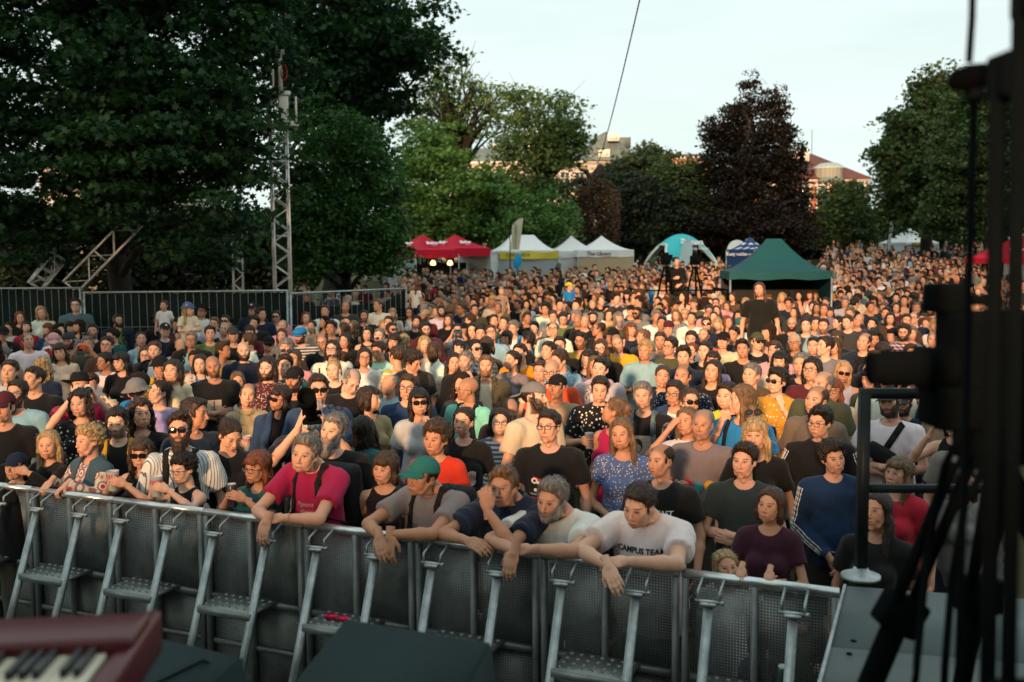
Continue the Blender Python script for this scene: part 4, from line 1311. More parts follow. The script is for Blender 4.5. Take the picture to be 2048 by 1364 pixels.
def navy_tent():
    D = 52
    q = P(1499, 520, D); zg = zpix(522, 1499, D) - 1.0
    n = NT("navy_tent_canvas_with_white_marks"); v = n.obj(); x, y, z = n.xyz(v)
    def fr(a, k): return n.M('ABSOLUTE', n.M('SUBTRACT', n.M('FRACT', n.M('MULTIPLY', a, k)), .5))
    row = n.M('FLOOR', n.M('MULTIPLY', z, 4.5))
    xx = n.M('ADD', n.M('ADD', x, y), n.M('MULTIPLY', row, .21))
    mk = n.M('MULTIPLY', n.M('LESS_THAN', fr(xx, 2.3), .20), n.M('LESS_THAN', fr(z, 4.5), .22))
    n.fin(n.mix(mk, (.012, .05, .16), (.62, .66, .70)), .75, 0, .2)
    NAVY = fabric("navy_tent_canvas", (.010, .040, .13))
    ev = zpix(499, 1499, D) - zg
    t = popup_tent((q.x, q.y, zg), R(43), 1.72, 1.72, ev, zpix(473, 1499, D) - zg, n.m, "navy canopy tent with white marks and lettering beside the green tent", None, 0, .42, .03, walls=(0, 3), wallmat=NAVY, valmat={k: NAVY for k in range(4)})
    for k, (rz, tx) in enumerate(((0, "Český rozhlas"), (-90, "Český rozhlas"))):
        o = add("lettering", text_mesh(tx, .215, PRINTW, .003, 'CENTER', 0, .004), t)
        o.matrix_local = Matrix.Rotation(R(rz), 4, 'Z') @ Matrix.Translation((.08 if k == 0 else -.2, -.885, ev - .30)) @ Matrix.Rotation(R(90), 4, 'X')
        g = MB(); g.box((0, 0, .09), (.05, .004, .09)); g.box((.045, 0, .05), (.03, .004, .05)); e = g.build("emblem", PRINTW, t)
        e.matrix_local = Matrix.Rotation(R(rz), 4, 'Z') @ Matrix.Translation((-.72 if k == 0 else -.78, -.885, ev - .32))
    o = add("lettering", text_mesh("rozhlas.cz", .13, PRINTW, .003, 'CENTER'), t)
    o.matrix_local = Matrix.Rotation(R(-90), 4, 'Z') @ Matrix.Translation((.62, -.885, ev - .28)) @ Matrix.Rotation(R(90), 4, 'X')
    # round pale banner behind
    c = P(1474, 500, D + 2); m = MB(); m.lathe([(0, -.012), (.52, -.012), (.54, 0), (.52, .012), (0, .012)], 32, Matrix.Rotation(R(90), 4, 'X'))
    b = empty("round_banner", (c.x, c.y, c.z)); tag(b, "round pale blue banner peeping out behind the navy tent", "banner")
    m.build("banner_face", fabric("pale_blue_banner", (.45, .60, .66)), b, True)
    k = MB(); k.tube([(0, .02, -.5), (0, .02, -1.6)], .02, 6); k.build("pole", MAT['blackmetal'], b)
navy_tent()
def green_tent():
    D = 27
    q = P(1572, 560, D); zg = ground_z(q.x, q.y)
    ev = zpix(543, 1556, D) - zg; pk = zpix(476, 1556, D) - zg
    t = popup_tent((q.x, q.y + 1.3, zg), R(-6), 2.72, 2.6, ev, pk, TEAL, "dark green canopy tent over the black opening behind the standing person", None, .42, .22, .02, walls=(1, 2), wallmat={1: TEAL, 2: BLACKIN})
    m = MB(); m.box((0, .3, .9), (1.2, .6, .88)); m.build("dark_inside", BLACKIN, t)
    for s in (-.18, .0, .18):
        m = MB(); 
        pts = []
        for i in range(13):
            v = 1 - i / 12; x0 = s + (1.36 * (s + .3) / .5 * .55 + .62 - s) * (1 - v)
            pts.append((x0, -1.31 * (1 - v), ev + (pk - ev) * v ** 1.45 + .012))
    D = 40
    q2 = P(2062, 520, D); zg = P(2062, 540, D).z - .8
    t = popup_tent((q2.x, q2.y + 1.0, zg), R(6), 3.0, 2.8, P(1990, 517, D).z - zg, P(2062, 468, D).z - zg, RED, "red canopy tent with pale wall half hidden behind the camera rig", None, .0, .22, .06, walls=(0,), wallmat=GREY, pw=1.3)
    o = add("lettering", text_mesh("Budvar", .26, PRINTW, .003, 'CENTER', .35, .014), t, loc=(-.62, -1.02, P(1990, 517, D).z - zg + .30), rot=(R(38), 0, 0))
green_tent()
def feather_flag(px, py0, py1, D, mat, label, w, lean=0.0, txt=None):
    a, b = P(px, py1, D), P(px, py0, D)
    H = b.z - a.z
    t = empty("feather_flag", (a.x, a.y, ground_z(a.x, a.y))); dz = a.z - t.location.z
    tag(t, label, "flag")
    m = MB(); m.tube([(0, 0, 0), (0, 0, dz + H * .6), (.06, 0, dz + H * .85), (w * .6, 0, dz + H)], .022, 8); m.build("pole", MAT['blackmetal'], t, True)
    def fn(u, v):
        top = dz + H * (1 - .02 - .22 * (1 - u) ** 2.2)
        ww = w * (1 - .12 * v)
        x = u * w * (.80 + .20 * v) + .02 + .10 * v
        return (x, .02 * math.sin(6 * v), dz + (top - dz) * v)
    m = MB(); m.grid(fn, 8, 16); m.build("sail", mat, t, True)
    if txt:
        o = add("lettering", text_mesh(txt, w * .30, PRINTDK, .002, 'CENTER'), t, loc=(w * .62, -.035, dz + H * .42), rot=(R(90), R(-88), 0))
CREAM = fabric("cream_flag_cloth", (.55, .52, .38))
feather_flag(1020, 435, 500, 47, CREAM, "tall cream feather flag standing before the long white tent", .52, txt="CHOCO FOREST")
feather_flag(1775, 433, 492, 64, fabric("pale_flag_cloth", (.5, .56, .58)), "thin white feather flag beside the white tent with ochre banner", .24)
def paddle():
    p = P(1035, 528, 44)
    t = empty("blue_paddle_sign", (p.x, p.y, ground_z(p.x, p.y))); dz = p.z - t.location.z
    tag(t, "small bright blue oval sign standing before the yellow banner", "sign")
    m = MB(); m.lathe([(0, -.015), (.17, -.015), (.18, 0), (.17, .015), (0, .015)], 24, Matrix.Translation((0, 0, dz + .12)) @ Matrix.Rotation(R(14), 4, 'Y') @ Matrix.Scale(1.9, 4, (0, 0, 1)) @ Matrix.Rotation(R(90), 4, 'X'))
    m.build("sign_face", fabric("sky_blue_board", (.02, .32, .62)), t, True)
    k = MB(); k.tube([(0, 0, 0), (0, .02, dz)], .02, 6); k.build("pole", MAT['blackmetal'], t)
paddle()
# ---------------------------------------------------------------- camera platform in the crowd
def platform():
    D = 28
    a = P(1370, 640, D)
    zg = ground_z(a.x, a.y)
    t = empty("camera_platform", (a.x, a.y + 1.2, zg)); tag(t, "low black camera platform with handrail in the crowd beside green tent", "platform")
    H = zpix(640, 1370, D) - zg + .05
    H = max(.35, min(H, .8))
    m = MB(); m.box((0, 0, H - .04), (1.3, 1.0, .04)); m.build("deck", BLACKIN, t)
    for x in (-1.25, 1.25):
        for y in (-.95, .95):
            m = MB(); m.bar((x, y, 0), (x, y, H + 1.0), .05, .05); m.build("post", MAT['blackmetal'], t)
    m = MB()
    for z in (H + .5, H + .98):
        m.bar((-1.25, -.95, z), (1.25, -.95, z), .04, .04); m.bar((1.25, -.95, z), (1.25, .95, z), .04, .04); m.bar((-1.25, -.95, z), (-1.25, .95, z), .04, .04)
    m.build("handrail", MAT['blackmetal'], t)
    m = MB(); m.bbox((.22, -.55, H + .30), (.32, .3, .30), .02); c = m.build("flight_case", MAT['blackmetal'], None); c.location = t.location
    tag(c, "black flight case on the camera platform under the second camera", "case")
    PT = Vector(t.location) + Vector((0, 0, H))
    for px, pytop, lab in ((1338, 512, "video camera on tall tripod at the operator in black"), (1398, 512, "second video camera on tripod right of the operator")):
        q = P(px, pytop, D)
        e = empty("video_camera", (q.x, q.y + .6, PT.z)); tag(e, lab, "camera", "video cameras on the platform")
        h = q.z - PT.z
        m = MB()
        for k in range(3):
            an = k * 2.094 + .5; m.tube([(.05 * math.cos(an), .05 * math.sin(an), h - .30), (.42 * math.cos(an), .42 * math.sin(an), .02)], .03, 8)
        m.build("tripod", MAT['blackmetal'], e, True)
        m = MB(); m.bbox((0, .05, h - .12), (.10, .26, .13), .03); m.bbox((0, -.02, h + .05), (.07, .12, .05), .02); m.bbox((.15, .05, h - .02), (.05, .05, .06), .01); m.build("camera_body", MAT['blackmetal'], e)
        m = MB(); m.lathe([(0, 0), (.07, 0), (.075, .05), (.065, .06), (.06, .28), (.08, .30), (.08, .36), (0, .36)], 18, Matrix.Translation((0, -.2, h - .11)) @ Matrix.Rotation(R(90), 4, 'X')); m.build("lens", MAT['blackmetal'], e, True)
    return PT
PLAT = platform()
# ---------------------------------------------------------------- sky wire
def wire():
    a = P(1182, 368, 57)
    b = Vector((a.x + 3.5, 12, 19))
    b = P(1300, -90, 26)
    m = MB(); pts = [a.lerp(b, i / 20) + Vector((0, 0, -.5 * math.sin(math.pi * i / 20))) for i in range(21)]
    m.tube(pts, .020, 6)
    tag(m.build("overhead_cable", simple("dark_cable", (.02, .03, .035), .6), smooth=True), "thin dark cable running from the trees up across the sky", "cable")
wire()

# ================================================================ trees
def mk_leaf(name, cols, trans=.25):
    n = NT(name)
    g = n.new("ShaderNodeNewGeometry")
    f = n.noise(.55, 3)
    k = n.M('ADD', n.M('MULTIPLY', g.outputs['Random Per Island'], .65), n.M('MULTIPLY', f.outputs[0], .45), clamp=True)
    c = n.ramp(k, [(i / (len(cols) - 1) * .8 + .1, c) for i, c in enumerate(cols)])
    n.fin(c, .55, 0, .25)
    tr = n.new("ShaderNodeBsdfTranslucent"); n.put(tr.inputs[0], n.mix(1.0, c, (1.1, 1.3, .5), 'MULTIPLY'))
    ms = n.new("ShaderNodeMixShader"); ms.inputs[0].default_value = trans
    n.t.links.new(n.b.outputs[0], ms.inputs[1]); n.t.links.new(tr.outputs[0], ms.inputs[2]); n.t.links.new(ms.outputs[0], n.out.inputs[0])
    return n.m
LEAF = {
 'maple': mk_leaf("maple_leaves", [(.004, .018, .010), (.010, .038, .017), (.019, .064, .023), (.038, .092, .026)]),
 'green': mk_leaf("green_leaves", [(0.0104, 0.0390, 0.0130), (0.0234, 0.0780, 0.0208), (0.0442, 0.1170, 0.0312), (0.0780, 0.1625, 0.0390)]),
 'light': mk_leaf("spring_leaves", [(0.0276, 0.0644, 0.0184), (0.0517, 0.1058, 0.0322), (0.0920, 0.1552, 0.0517), (0.1265, 0.1955, 0.0690)]),
 'beech': mk_leaf("purple_leaves", [(.006, .0058, .0055), (.010, .0092, .0078), (.016, .0135, .010), (.025, .019, .013)], .15),
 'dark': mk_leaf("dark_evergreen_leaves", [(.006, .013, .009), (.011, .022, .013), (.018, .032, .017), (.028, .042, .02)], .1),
 'brown': mk_leaf("withered_leaves", [(.03, .02, .013), (.055, .036, .022), (.09, .058, .034), (.12, .082, .05)], .15),
 'fresh': mk_leaf('fresh_leaves', [(0.0297, 0.0810, 0.0203), (0.0607, 0.1418, 0.0324), (0.1013, 0.2025, 0.0486), (0.1485, 0.2430, 0.0675)]),
 'right': mk_leaf("deep_green_leaves", [(0.0143, 0.0363, 0.0154), (0.0308, 0.0660, 0.0242), (0.0528, 0.0946, 0.0319), (0.0825, 0.1210, 0.0418)]),
}
BARK = simple("bark", (.026, .021, .017), .9, 0, .5, 5, .6)
SHAPES = {
 'maple': np.array([(0, -.5), (.16, -.22), (.5, -.25), (.30, .02), (.48, .30), (.16, .22), (0, .6), (-.16, .22), (-.48, .30), (-.30, .02), (-.5, -.25), (-.16, -.22)]),
 'oval': np.array([(0, -.5), (.26, -.15), (.24, .2), (0, .55), (-.24, .2), (-.26, -.15)]),
 'spray': np.array([(0, -.5), (.35, -.3), (.18, 0), (.5, .25), (.1, .2), (0, .6), (-.15, .2), (-.45, .35), (-.2, 0), (-.4, -.25)]),
}
def leaves(centers, spread, per, size, shape, rs, droop=.25, up=.7, jit=.45):
    """centers (n,3), spread (n,3): sprays of leaves, one polygon per leaf"""
    n = len(centers)
    C = np.repeat(centers, per, 0); S = np.repeat(spread, per, 0)
    off = rs.normal(size=C.shape)
    off /= np.maximum(np.linalg.norm(off, axis=1, keepdims=True), 1e-6)
    off *= rs.uniform(0, 1, (len(C), 1)) ** .5
    p = C + off * S
    p[:, 2] -= droop * (off[:, 0] ** 2 + off[:, 1] ** 2) * S[:, 0] * .7
    nrm = rs.normal(size=C.shape); nrm[:, 2] += up * 2; nrm /= np.linalg.norm(nrm, axis=1, keepdims=True)
    t = rs.normal(size=C.shape); t -= nrm * (t * nrm).sum(1, keepdims=True); t /= np.linalg.norm(t, axis=1, keepdims=True)
    b = np.cross(nrm, t)
    s = size * (1 + jit * rs.uniform(-1, 1, len(C)))
    sh = SHAPES[shape]; k = len(sh)
    V = p[:, None, :] + s[:, None, None] * (sh[None, :, 0, None] * t[:, None, :] + sh[None, :, 1, None] * b[:, None, :] )
    bend = (np.abs(sh[:, 0]) * .25)[None, :, None] * nrm[:, None, :] * s[:, None, None]
    V = (V - bend).reshape(-1, 3)
    return V, np.arange(len(V)).reshape(-1, k)
def tree(name, label, base, trunk_r, blobs, n, per, leaf, mat, shape='oval', flat=.35, spray=.8, seed=1, limbs=14, group=None, lean=(0, 0), cat="tree", shell=.5, trunk_top=None, droop=.3, twigs=0, lo=None):
    """blobs: (x, y, z, rx, ry, rz) parts of the crown in world metres"""
    rs = np.random.RandomState(seed)
    t = empty(name, base); tag(t, label, cat, group)
    base = Vector(base)
    vol = np.array([b[3] * b[4] * b[5] for b in blobs]) ** .8; vol /= vol.sum()
    ctr, spr = [], []
    for b, w in zip(blobs, vol):
        m = max(3, int(n * w))
        d = rs.normal(size=(m, 3)); d /= np.linalg.norm(d, axis=1, keepdims=True)
        rr = shell + (1 - shell) * rs.uniform(0, 1, (m, 1)) ** .6
        rr *= 1 + .20 * np.sin(d[:, :1] * 5 + seed) * np.cos(d[:, 2:] * 4 + d[:, 1:2] * 5) + rs.normal(size=(m, 1)) * .11
        ctr.append(np.array(b[:3]) + d * rr * np.array(b[3:]))
        k = spray * rs.uniform(.6, 1.35, (m, 1))
        spr.append(np.concatenate([k, k, k * flat], 1))
    ctr = np.concatenate(ctr); spr = np.concatenate(spr)
    if lo is not None:
        keep = ctr[:, 2] > lo; ctr, spr = ctr[keep], spr[keep]
    V, F = leaves(ctr, spr, per, leaf, shape, rs, droop)
    add("crown", mesh_from("crown", V - np.array(base[:]), [F], mat), t)
    # trunk and limbs
    m = MB()
    big = max(blobs, key=lambda b: b[3] * b[4] * b[5])
    topz = trunk_top if trunk_top else big[2] + big[5] * .45
    tp = Vector((base.x + (big[0] - base.x) * .8 + lean[0], base.y + (big[1] - base.y) * .8 + lean[1], topz))
    pts = []; rr = []
    for i in range(9):
        u = i / 8
        q = base.lerp(tp, u) + Vector((math.sin(u * 5 + seed) * .12, math.cos(u * 4 + seed) * .12, 0)) * u * trunk_r * 6
        pts.append(q - base); rr.append(trunk_r * (1.25 if i == 0 else 1) * (1 - .80 * u))
    m.tube(pts, rr, 10)
    order = rs.permutation(len(ctr))
    for i in range(min(limbs, len(ctr))):
        c = Vector(ctr[order[i]]) - base
        u = min(.95, max(.22, (c.z * .62) / max(.1, (tp - base).z)))
        j = u * 8; a = pts[int(j)].lerp(pts[min(8, int(j) + 1)], j - int(j))
        mid = a.lerp(c, .5) + Vector((rs.normal() * .25, rs.normal() * .25, .35))
        r0 = trunk_r * (.42 - .22 * u)
        m.tube([a, a.lerp(mid, .5) + Vector((0, 0, .12)), mid, mid.lerp(c, .55) + Vector((rs.normal() * .12, 0, .1)), c], [r0, r0 * .8, r0 * .58, r0 * .36, r0 * .12], 6, False)
        for q in range(twigs):
            c2 = c + Vector(rs.normal(size=3) * spray * .9); s0 = mid.lerp(c, rs.uniform(.2, .9))
            m.tube([s0, s0.lerp(c2, .5) + Vector((0, 0, .1)), c2], [r0 * .3, r0 * .2, r0 * .07], 4, False)
    m.build("trunk", BARK, t, True)
    return t
def blob_px(px, py, D, rpx, rpy, depth=None):
    c = P(px, py, D); k = D / F_PX
    return (c.x, c.y, c.z, rpx * k, depth if depth else (rpx * k + rpy * k) / 2, rpy * k)
def gnd(px, D):
    q = P(px, 520, D); return (q.x, q.y, ground_z(q.x, q.y))
def trees():
    # big maple behind the fence at the left, crown hanging low
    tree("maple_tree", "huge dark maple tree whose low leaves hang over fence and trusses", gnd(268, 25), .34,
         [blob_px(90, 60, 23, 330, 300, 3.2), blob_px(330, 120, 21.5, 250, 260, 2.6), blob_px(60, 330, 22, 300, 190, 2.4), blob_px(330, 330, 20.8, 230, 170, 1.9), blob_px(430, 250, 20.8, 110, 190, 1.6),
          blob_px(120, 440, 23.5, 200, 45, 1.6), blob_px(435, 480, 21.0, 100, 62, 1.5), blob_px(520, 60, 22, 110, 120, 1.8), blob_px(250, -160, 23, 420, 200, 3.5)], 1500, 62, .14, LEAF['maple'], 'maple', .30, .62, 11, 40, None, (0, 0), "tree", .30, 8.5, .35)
    tree("maple_tree", "tall dark green maple tree leaning toward the sky behind the truss tower", gnd(655, 36), .38,
         [blob_px(690, 40, 33, 150, 130, 3.0), blob_px(790, 90, 32, 92, 85, 2.0), blob_px(855, 95, 31, 52, 62, 1.4), blob_px(700, 200, 32, 110, 80, 2.2), blob_px(790, 190, 33, 48, 45, 1.2), blob_px(610, 130, 34, 80, 150, 2.4), blob_px(720, -110, 34, 150, 110, 3), blob_px(870, 20, 33, 22, 30, 1)],
         560, 62, .17, LEAF['maple'], 'maple', .32, .78, 12, 46, None, (.6, 0), "tree", .25, 12.5, .3)
    tree("broadleaf_tree", "dense bushy green tree filling the gap between truss tower and red tents", gnd(690, 31), .25,
         [blob_px(680, 330, 29, 120, 110, 2.4), blob_px(660, 470, 28, 110, 90, 2.0), blob_px(745, 430, 28.5, 62, 120, 1.6), blob_px(600, 440, 29, 40, 120, 1.6), blob_px(770, 500, 28, 35, 45, .9)],
         520, 62, .14, LEAF['green'], 'oval', .4, .62, 13, 22, None, (0, 0), "tree", .35, 5.0)
    grp = "trees standing behind the tents"
    tree("broadleaf_tree", "bright green feathery tree behind the two red tents", gnd(900, 60), .28,
         [blob_px(900, 380, 58, 118, 90, 3.5), blob_px(965, 420, 57, 62, 70, 2.2), blob_px(850, 300, 59, 62, 62, 2.5), blob_px(880, 450, 57, 130, 42, 3)], 420, 60, .24, LEAF['fresh'], 'spray', .28, 1.05, 14, 24, grp, (0, 0), "tree", .3)
    tree("sparse_tree", "half bare tree with thick curving limbs above the green trees", gnd(965, 72), .55,
         [blob_px(900, 165, 70, 62, 55, 3), blob_px(940, 235, 70, 45, 50, 2.2), blob_px(870, 250, 70, 50, 50, 2.5), blob_px(1000, 215, 71, 42, 42, 2)], 130, 30, .26, LEAF['light'], 'spray', .45, 1.1, 15, 60, grp, (-.9, 0), "tree", .55, 13.5, .2, 3)
    tree("sparse_tree", "pale spring green tree with open branches left of grey roofed house", gnd(1090, 68), .35,
         [blob_px(1080, 260, 66, 95, 85, 3.5), blob_px(1130, 260, 66, 50, 60, 2.5), blob_px(1050, 350, 65, 80, 80, 3), blob_px(1110, 390, 65, 70, 70, 2.5), blob_px(1020, 200, 66, 45, 26, 2), blob_px(1150, 300, 67, 30, 40, 2)], 330, 34, .25, LEAF['light'], 'spray', .45, 1.15, 16, 70, grp, (0, 0), "tree", .3, 12, .2, 2)
    tree("broadleaf_tree", "low green tree behind the cream feather flag", gnd(1070, 56), .2, [blob_px(1075, 440, 55, 75, 48, 2.2), blob_px(1040, 470, 55, 60, 26, 1.8)], 170, 60, .2, LEAF['fresh'], 'oval', .4, .8, 29, 10, grp)
    # weeping withered tree
    rs = np.random.RandomState(5)
    D = 63; b = gnd(1168, D); t = empty("weeping_tree", b); tag(t, "withered brown weeping tree with crooked trunk above the white tents", "tree", None)
    ctr = []; spr = []
    for i in range(140):
        u = rs.uniform(-1, 1); px = 1195 + u * 46; top = 352 + 40 * u * u + rs.uniform(0, 40); q = P(px, top, D + rs.uniform(-1.6, 1.6))
        L = rs.uniform(1.2, 4.4) * (1 - .3 * abs(u))
        for k in range(int(L / .35)):
            ctr.append((q.x + rs.normal() * .08, q.y + rs.normal() * .08, q.z - k * .35)); spr.append((.16, .16, .24))
    ctr, spr = np.array(ctr), np.array(spr)
    V, F = leaves(ctr, spr, 9, .17, 'oval', rs, 0, .1)
    add("crown", mesh_from("crown", V - np.array(b), [F], LEAF['brown']), t)
    m = MB(); pts = [P(1168, 520, D), P(1172, 440, D), P(1180, 390, D), P(1196, 345, D), P(1204, 330, D)]
    m.tube([Vector(b) - Vector(b)] + [p - Vector(b) for p in pts], [.55, .5, .42, .36, .3, .18], 10)
    for q in ((1140, 372), (1120, 380), (1225, 350), (1238, 380), (1160, 340), (1210, 372)):
        e = P(*q, D + rs.uniform(-1, 1)); m.tube([P(1186, 375, D) - Vector(b), (P(1186, 375, D).lerp(e, .5) + Vector((0, 0, .5))) - Vector(b), e - Vector(b)], [.18, .13, .05], 6, False)
    m.build("trunk", BARK, t, True)
    tree("conifer_tree", "near black yew tree right of the brown weeping tree", gnd(1290, 70), .3, [blob_px(1290, 420, 68, 52, 75, 2.6), blob_px(1275, 470, 67, 55, 40, 2.5), blob_px(1330, 460, 68, 40, 45, 2)], 330, 60, .24, LEAF['dark'], 'spray', .5, .9, 17, 14, grp, (0, 0), "tree", .2)
    tree("broadleaf_tree", "blue green rounded tree just right of the grey roofed house", gnd(1270, 82), .3, [blob_px(1262, 345, 80, 46, 42, 2.8), blob_px(1300, 325, 80, 30, 34, 2.2), blob_px(1240, 372, 80, 40, 30, 2.5)], 220, 50, .30, mk_leaf("bluish_leaves", [(.02, .04, .025), (.04, .07, .042), (.07, .10, .06)]), 'spray', .5, 1.1, 18, 14, grp)
    tree("broadleaf_tree", "mid green wide tree touching the left side of the purple beech", gnd(1360, 74), .3, [blob_px(1355, 375, 72, 62, 68, 3), blob_px(1330, 420, 71, 62, 60, 2.8), blob_px(1400, 420, 71, 50, 60, 2.5)], 330, 55, .27, LEAF['right'], 'oval', .4, 1.1, 19, 18, grp, (0, 0), "tree", .3)
    # purple beech
    D = 70
    tree("copper_beech_tree", "very large dark purple beech tree with pointed top against the sky", gnd(1500, D), .6,
         [blob_px(1498, 178, D, 15, 38, .8), blob_px(1482, 232, D, 40, 38, 1.6), blob_px(1545, 215, D, 28, 40, 1.4), blob_px(1435, 262, D, 32, 34, 1.6), blob_px(1562, 268, D, 30, 36, 1.5), blob_px(1500, 312, D, 88, 60, 3.4), blob_px(1578, 335, D, 34, 44, 1.8), blob_px(1418, 335, D, 30, 34, 1.6),
          blob_px(1505, 400, D - 1, 92, 62, 3.6), blob_px(1585, 405, D, 34, 52, 2), blob_px(1480, 455, D - 2, 130, 46, 4), blob_px(1582, 465, D - 1, 55, 34, 2.4)], 1500, 48, .21, LEAF['beech'], 'oval', .5, .72, 20, 44, None, (0, 0), "tree", .22, 9.5, .3, 1)
    tree("broadleaf_tree", "small green tree before the orange house wall", gnd(1685, 78), .22, [blob_px(1685, 415, 76, 45, 58, 2.4), blob_px(1660, 450, 75, 40, 40, 2), blob_px(1710, 450, 76, 35, 40, 2)], 230, 50, .27, LEAF['right'], 'spray', .45, 1.0, 21, 12, grp, (0, 0), "tree", .3)
    tree("broadleaf_tree", "tall green tree with ragged top under the microphone", gnd(1850, 60), .4,
         [blob_px(1855, 250, 58, 75, 70, 3), blob_px(1822, 325, 58, 58, 60, 3), blob_px(1875, 190, 59, 52, 46, 2), blob_px(1875, 360, 57, 85, 75, 3.5), blob_px(1775, 305, 58, 26, 26, 1.5), blob_px(1805, 395, 58, 45, 55, 2.4), blob_px(1910, 180, 59, 40, 40, 2)],
         640, 55, .25, LEAF['right'], 'spray', .42, 1.05, 22, 50, None, (0, 0), "tree", .3, 13, .25, 1)
    tree("broadleaf_tree", "broad dark green tree at the right edge behind the microphone pole", gnd(1990, 50), .4,
         [blob_px(2010, 250, 48, 90, 110, 3), blob_px(1960, 330, 47, 90, 90, 3), blob_px(2040, 400, 47, 110, 90, 3), blob_px(1935, 425, 48, 70, 50, 3), blob_px(2060, 180, 48, 60, 70, 2), blob_px(1945, 230, 49, 55, 60, 2), blob_px(1925, 330, 49, 50, 60, 2)],
         900, 60, .21, LEAF['right'], 'oval', .38, .9, 23, 30, None, (0, 0), "tree", .3)
    # undergrowth band far behind
    rs = np.random.RandomState(9)
    hedge = []
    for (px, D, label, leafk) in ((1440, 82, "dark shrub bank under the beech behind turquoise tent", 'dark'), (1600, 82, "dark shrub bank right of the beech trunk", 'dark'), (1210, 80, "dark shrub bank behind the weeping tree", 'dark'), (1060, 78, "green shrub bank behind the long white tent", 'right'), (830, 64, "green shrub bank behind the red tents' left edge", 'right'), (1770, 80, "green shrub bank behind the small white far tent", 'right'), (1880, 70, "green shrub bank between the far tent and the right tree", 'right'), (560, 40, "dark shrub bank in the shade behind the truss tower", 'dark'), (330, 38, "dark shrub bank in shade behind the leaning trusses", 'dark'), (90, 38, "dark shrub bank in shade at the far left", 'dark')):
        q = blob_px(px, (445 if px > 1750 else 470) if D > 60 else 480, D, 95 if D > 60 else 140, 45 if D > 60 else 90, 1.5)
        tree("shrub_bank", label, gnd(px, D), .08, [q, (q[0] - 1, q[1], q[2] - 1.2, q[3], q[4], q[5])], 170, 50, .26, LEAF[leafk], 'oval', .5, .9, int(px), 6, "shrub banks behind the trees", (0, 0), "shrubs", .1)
    # unseen trees, added to keep low sun off the far trees and left crowd
    rs = np.random.RandomState(31)
    for k in range(9):
        x, y = -46 + k * 9.5 + rs.uniform(-1.5, 1.5), -34 + rs.uniform(-2, 2)
        z0 = 15.0 + rs.uniform(-.6, .8)
        tree("sun_block_tree", "unseen tall tree added far behind the stage to block low sun", (x, y, 0), .5, [(x, y, z0 + 7, 5.6, 3.2, 7.2), (x + 2, y, z0 + 15, 4.6, 3, 6.5)], 260, 40, .42, LEAF['right'], 'oval', .5, 1.5, 40 + k, 10, "unseen trees added behind the stage to block sun", (0, 0), "tree", .1)
    for k, (x, y) in enumerate(((-21.5, -16), (-15.2, -14), (-29, -19))):
        tree("sun_block_tree", "unseen lower tree added left behind the stage to shade the left crowd", (x, y, 0), .4, [(x, y, 9.5, 3.6, 3, 5.0), (x, y, 6.2, 2.9, 2.6, 2.4), (x, y, 16.0, 4.2, 3, 5.0)], 300, 40, .34, LEAF['right'], 'oval', .5, 1.1, 60 + k, 10, "unseen trees added left behind the stage for shade", (0, 0), "tree", .1)
trees()
# ================================================================ houses behind the trees
def house_parts(t, w, d, h, wallm, rows, cols, winw, winh, z0, frame, glass, front=-1):
    m = MB(); m.box((0, 0, h / 2), (w / 2, d / 2, h / 2)); m.build("wall", wallm, t)
    c = MB(); c.box((0, 0, h + .12), (w / 2 + .25, d / 2 + .25, .12)); c.box((0, 0, h - .4), (w / 2 + .08, d / 2 + .08, .08)); c.build("cornice", frame, t)
    for r in range(rows):
        for k in range(cols):
            x = -w / 2 + (k + .5) * w / cols; z = z0 + r * (h - z0) / rows + winh / 2
            f = MB()
            for sx in (-1, 1): f.box((x + sx * winw / 2, -d / 2 - .04, z), (.07, .06, winh / 2 + .07))
            for sz in (-1, 1): f.box((x, -d / 2 - .04, z + sz * winh / 2), (winw / 2 - .07, .055, .07))
            f.box((x, -d / 2 - .05, z), (.035, .04, winh / 2 - .07)); f.box((x, -d / 2 - .05, z + winh * .2), (winw / 2 - .07, .035, .03))
            wn_ = f.build("window", frame, t)
            g = MB(); g.box((x, -d / 2 - .015, z), (winw / 2, .01, winh / 2)); g.build("pane", glass, wn_)
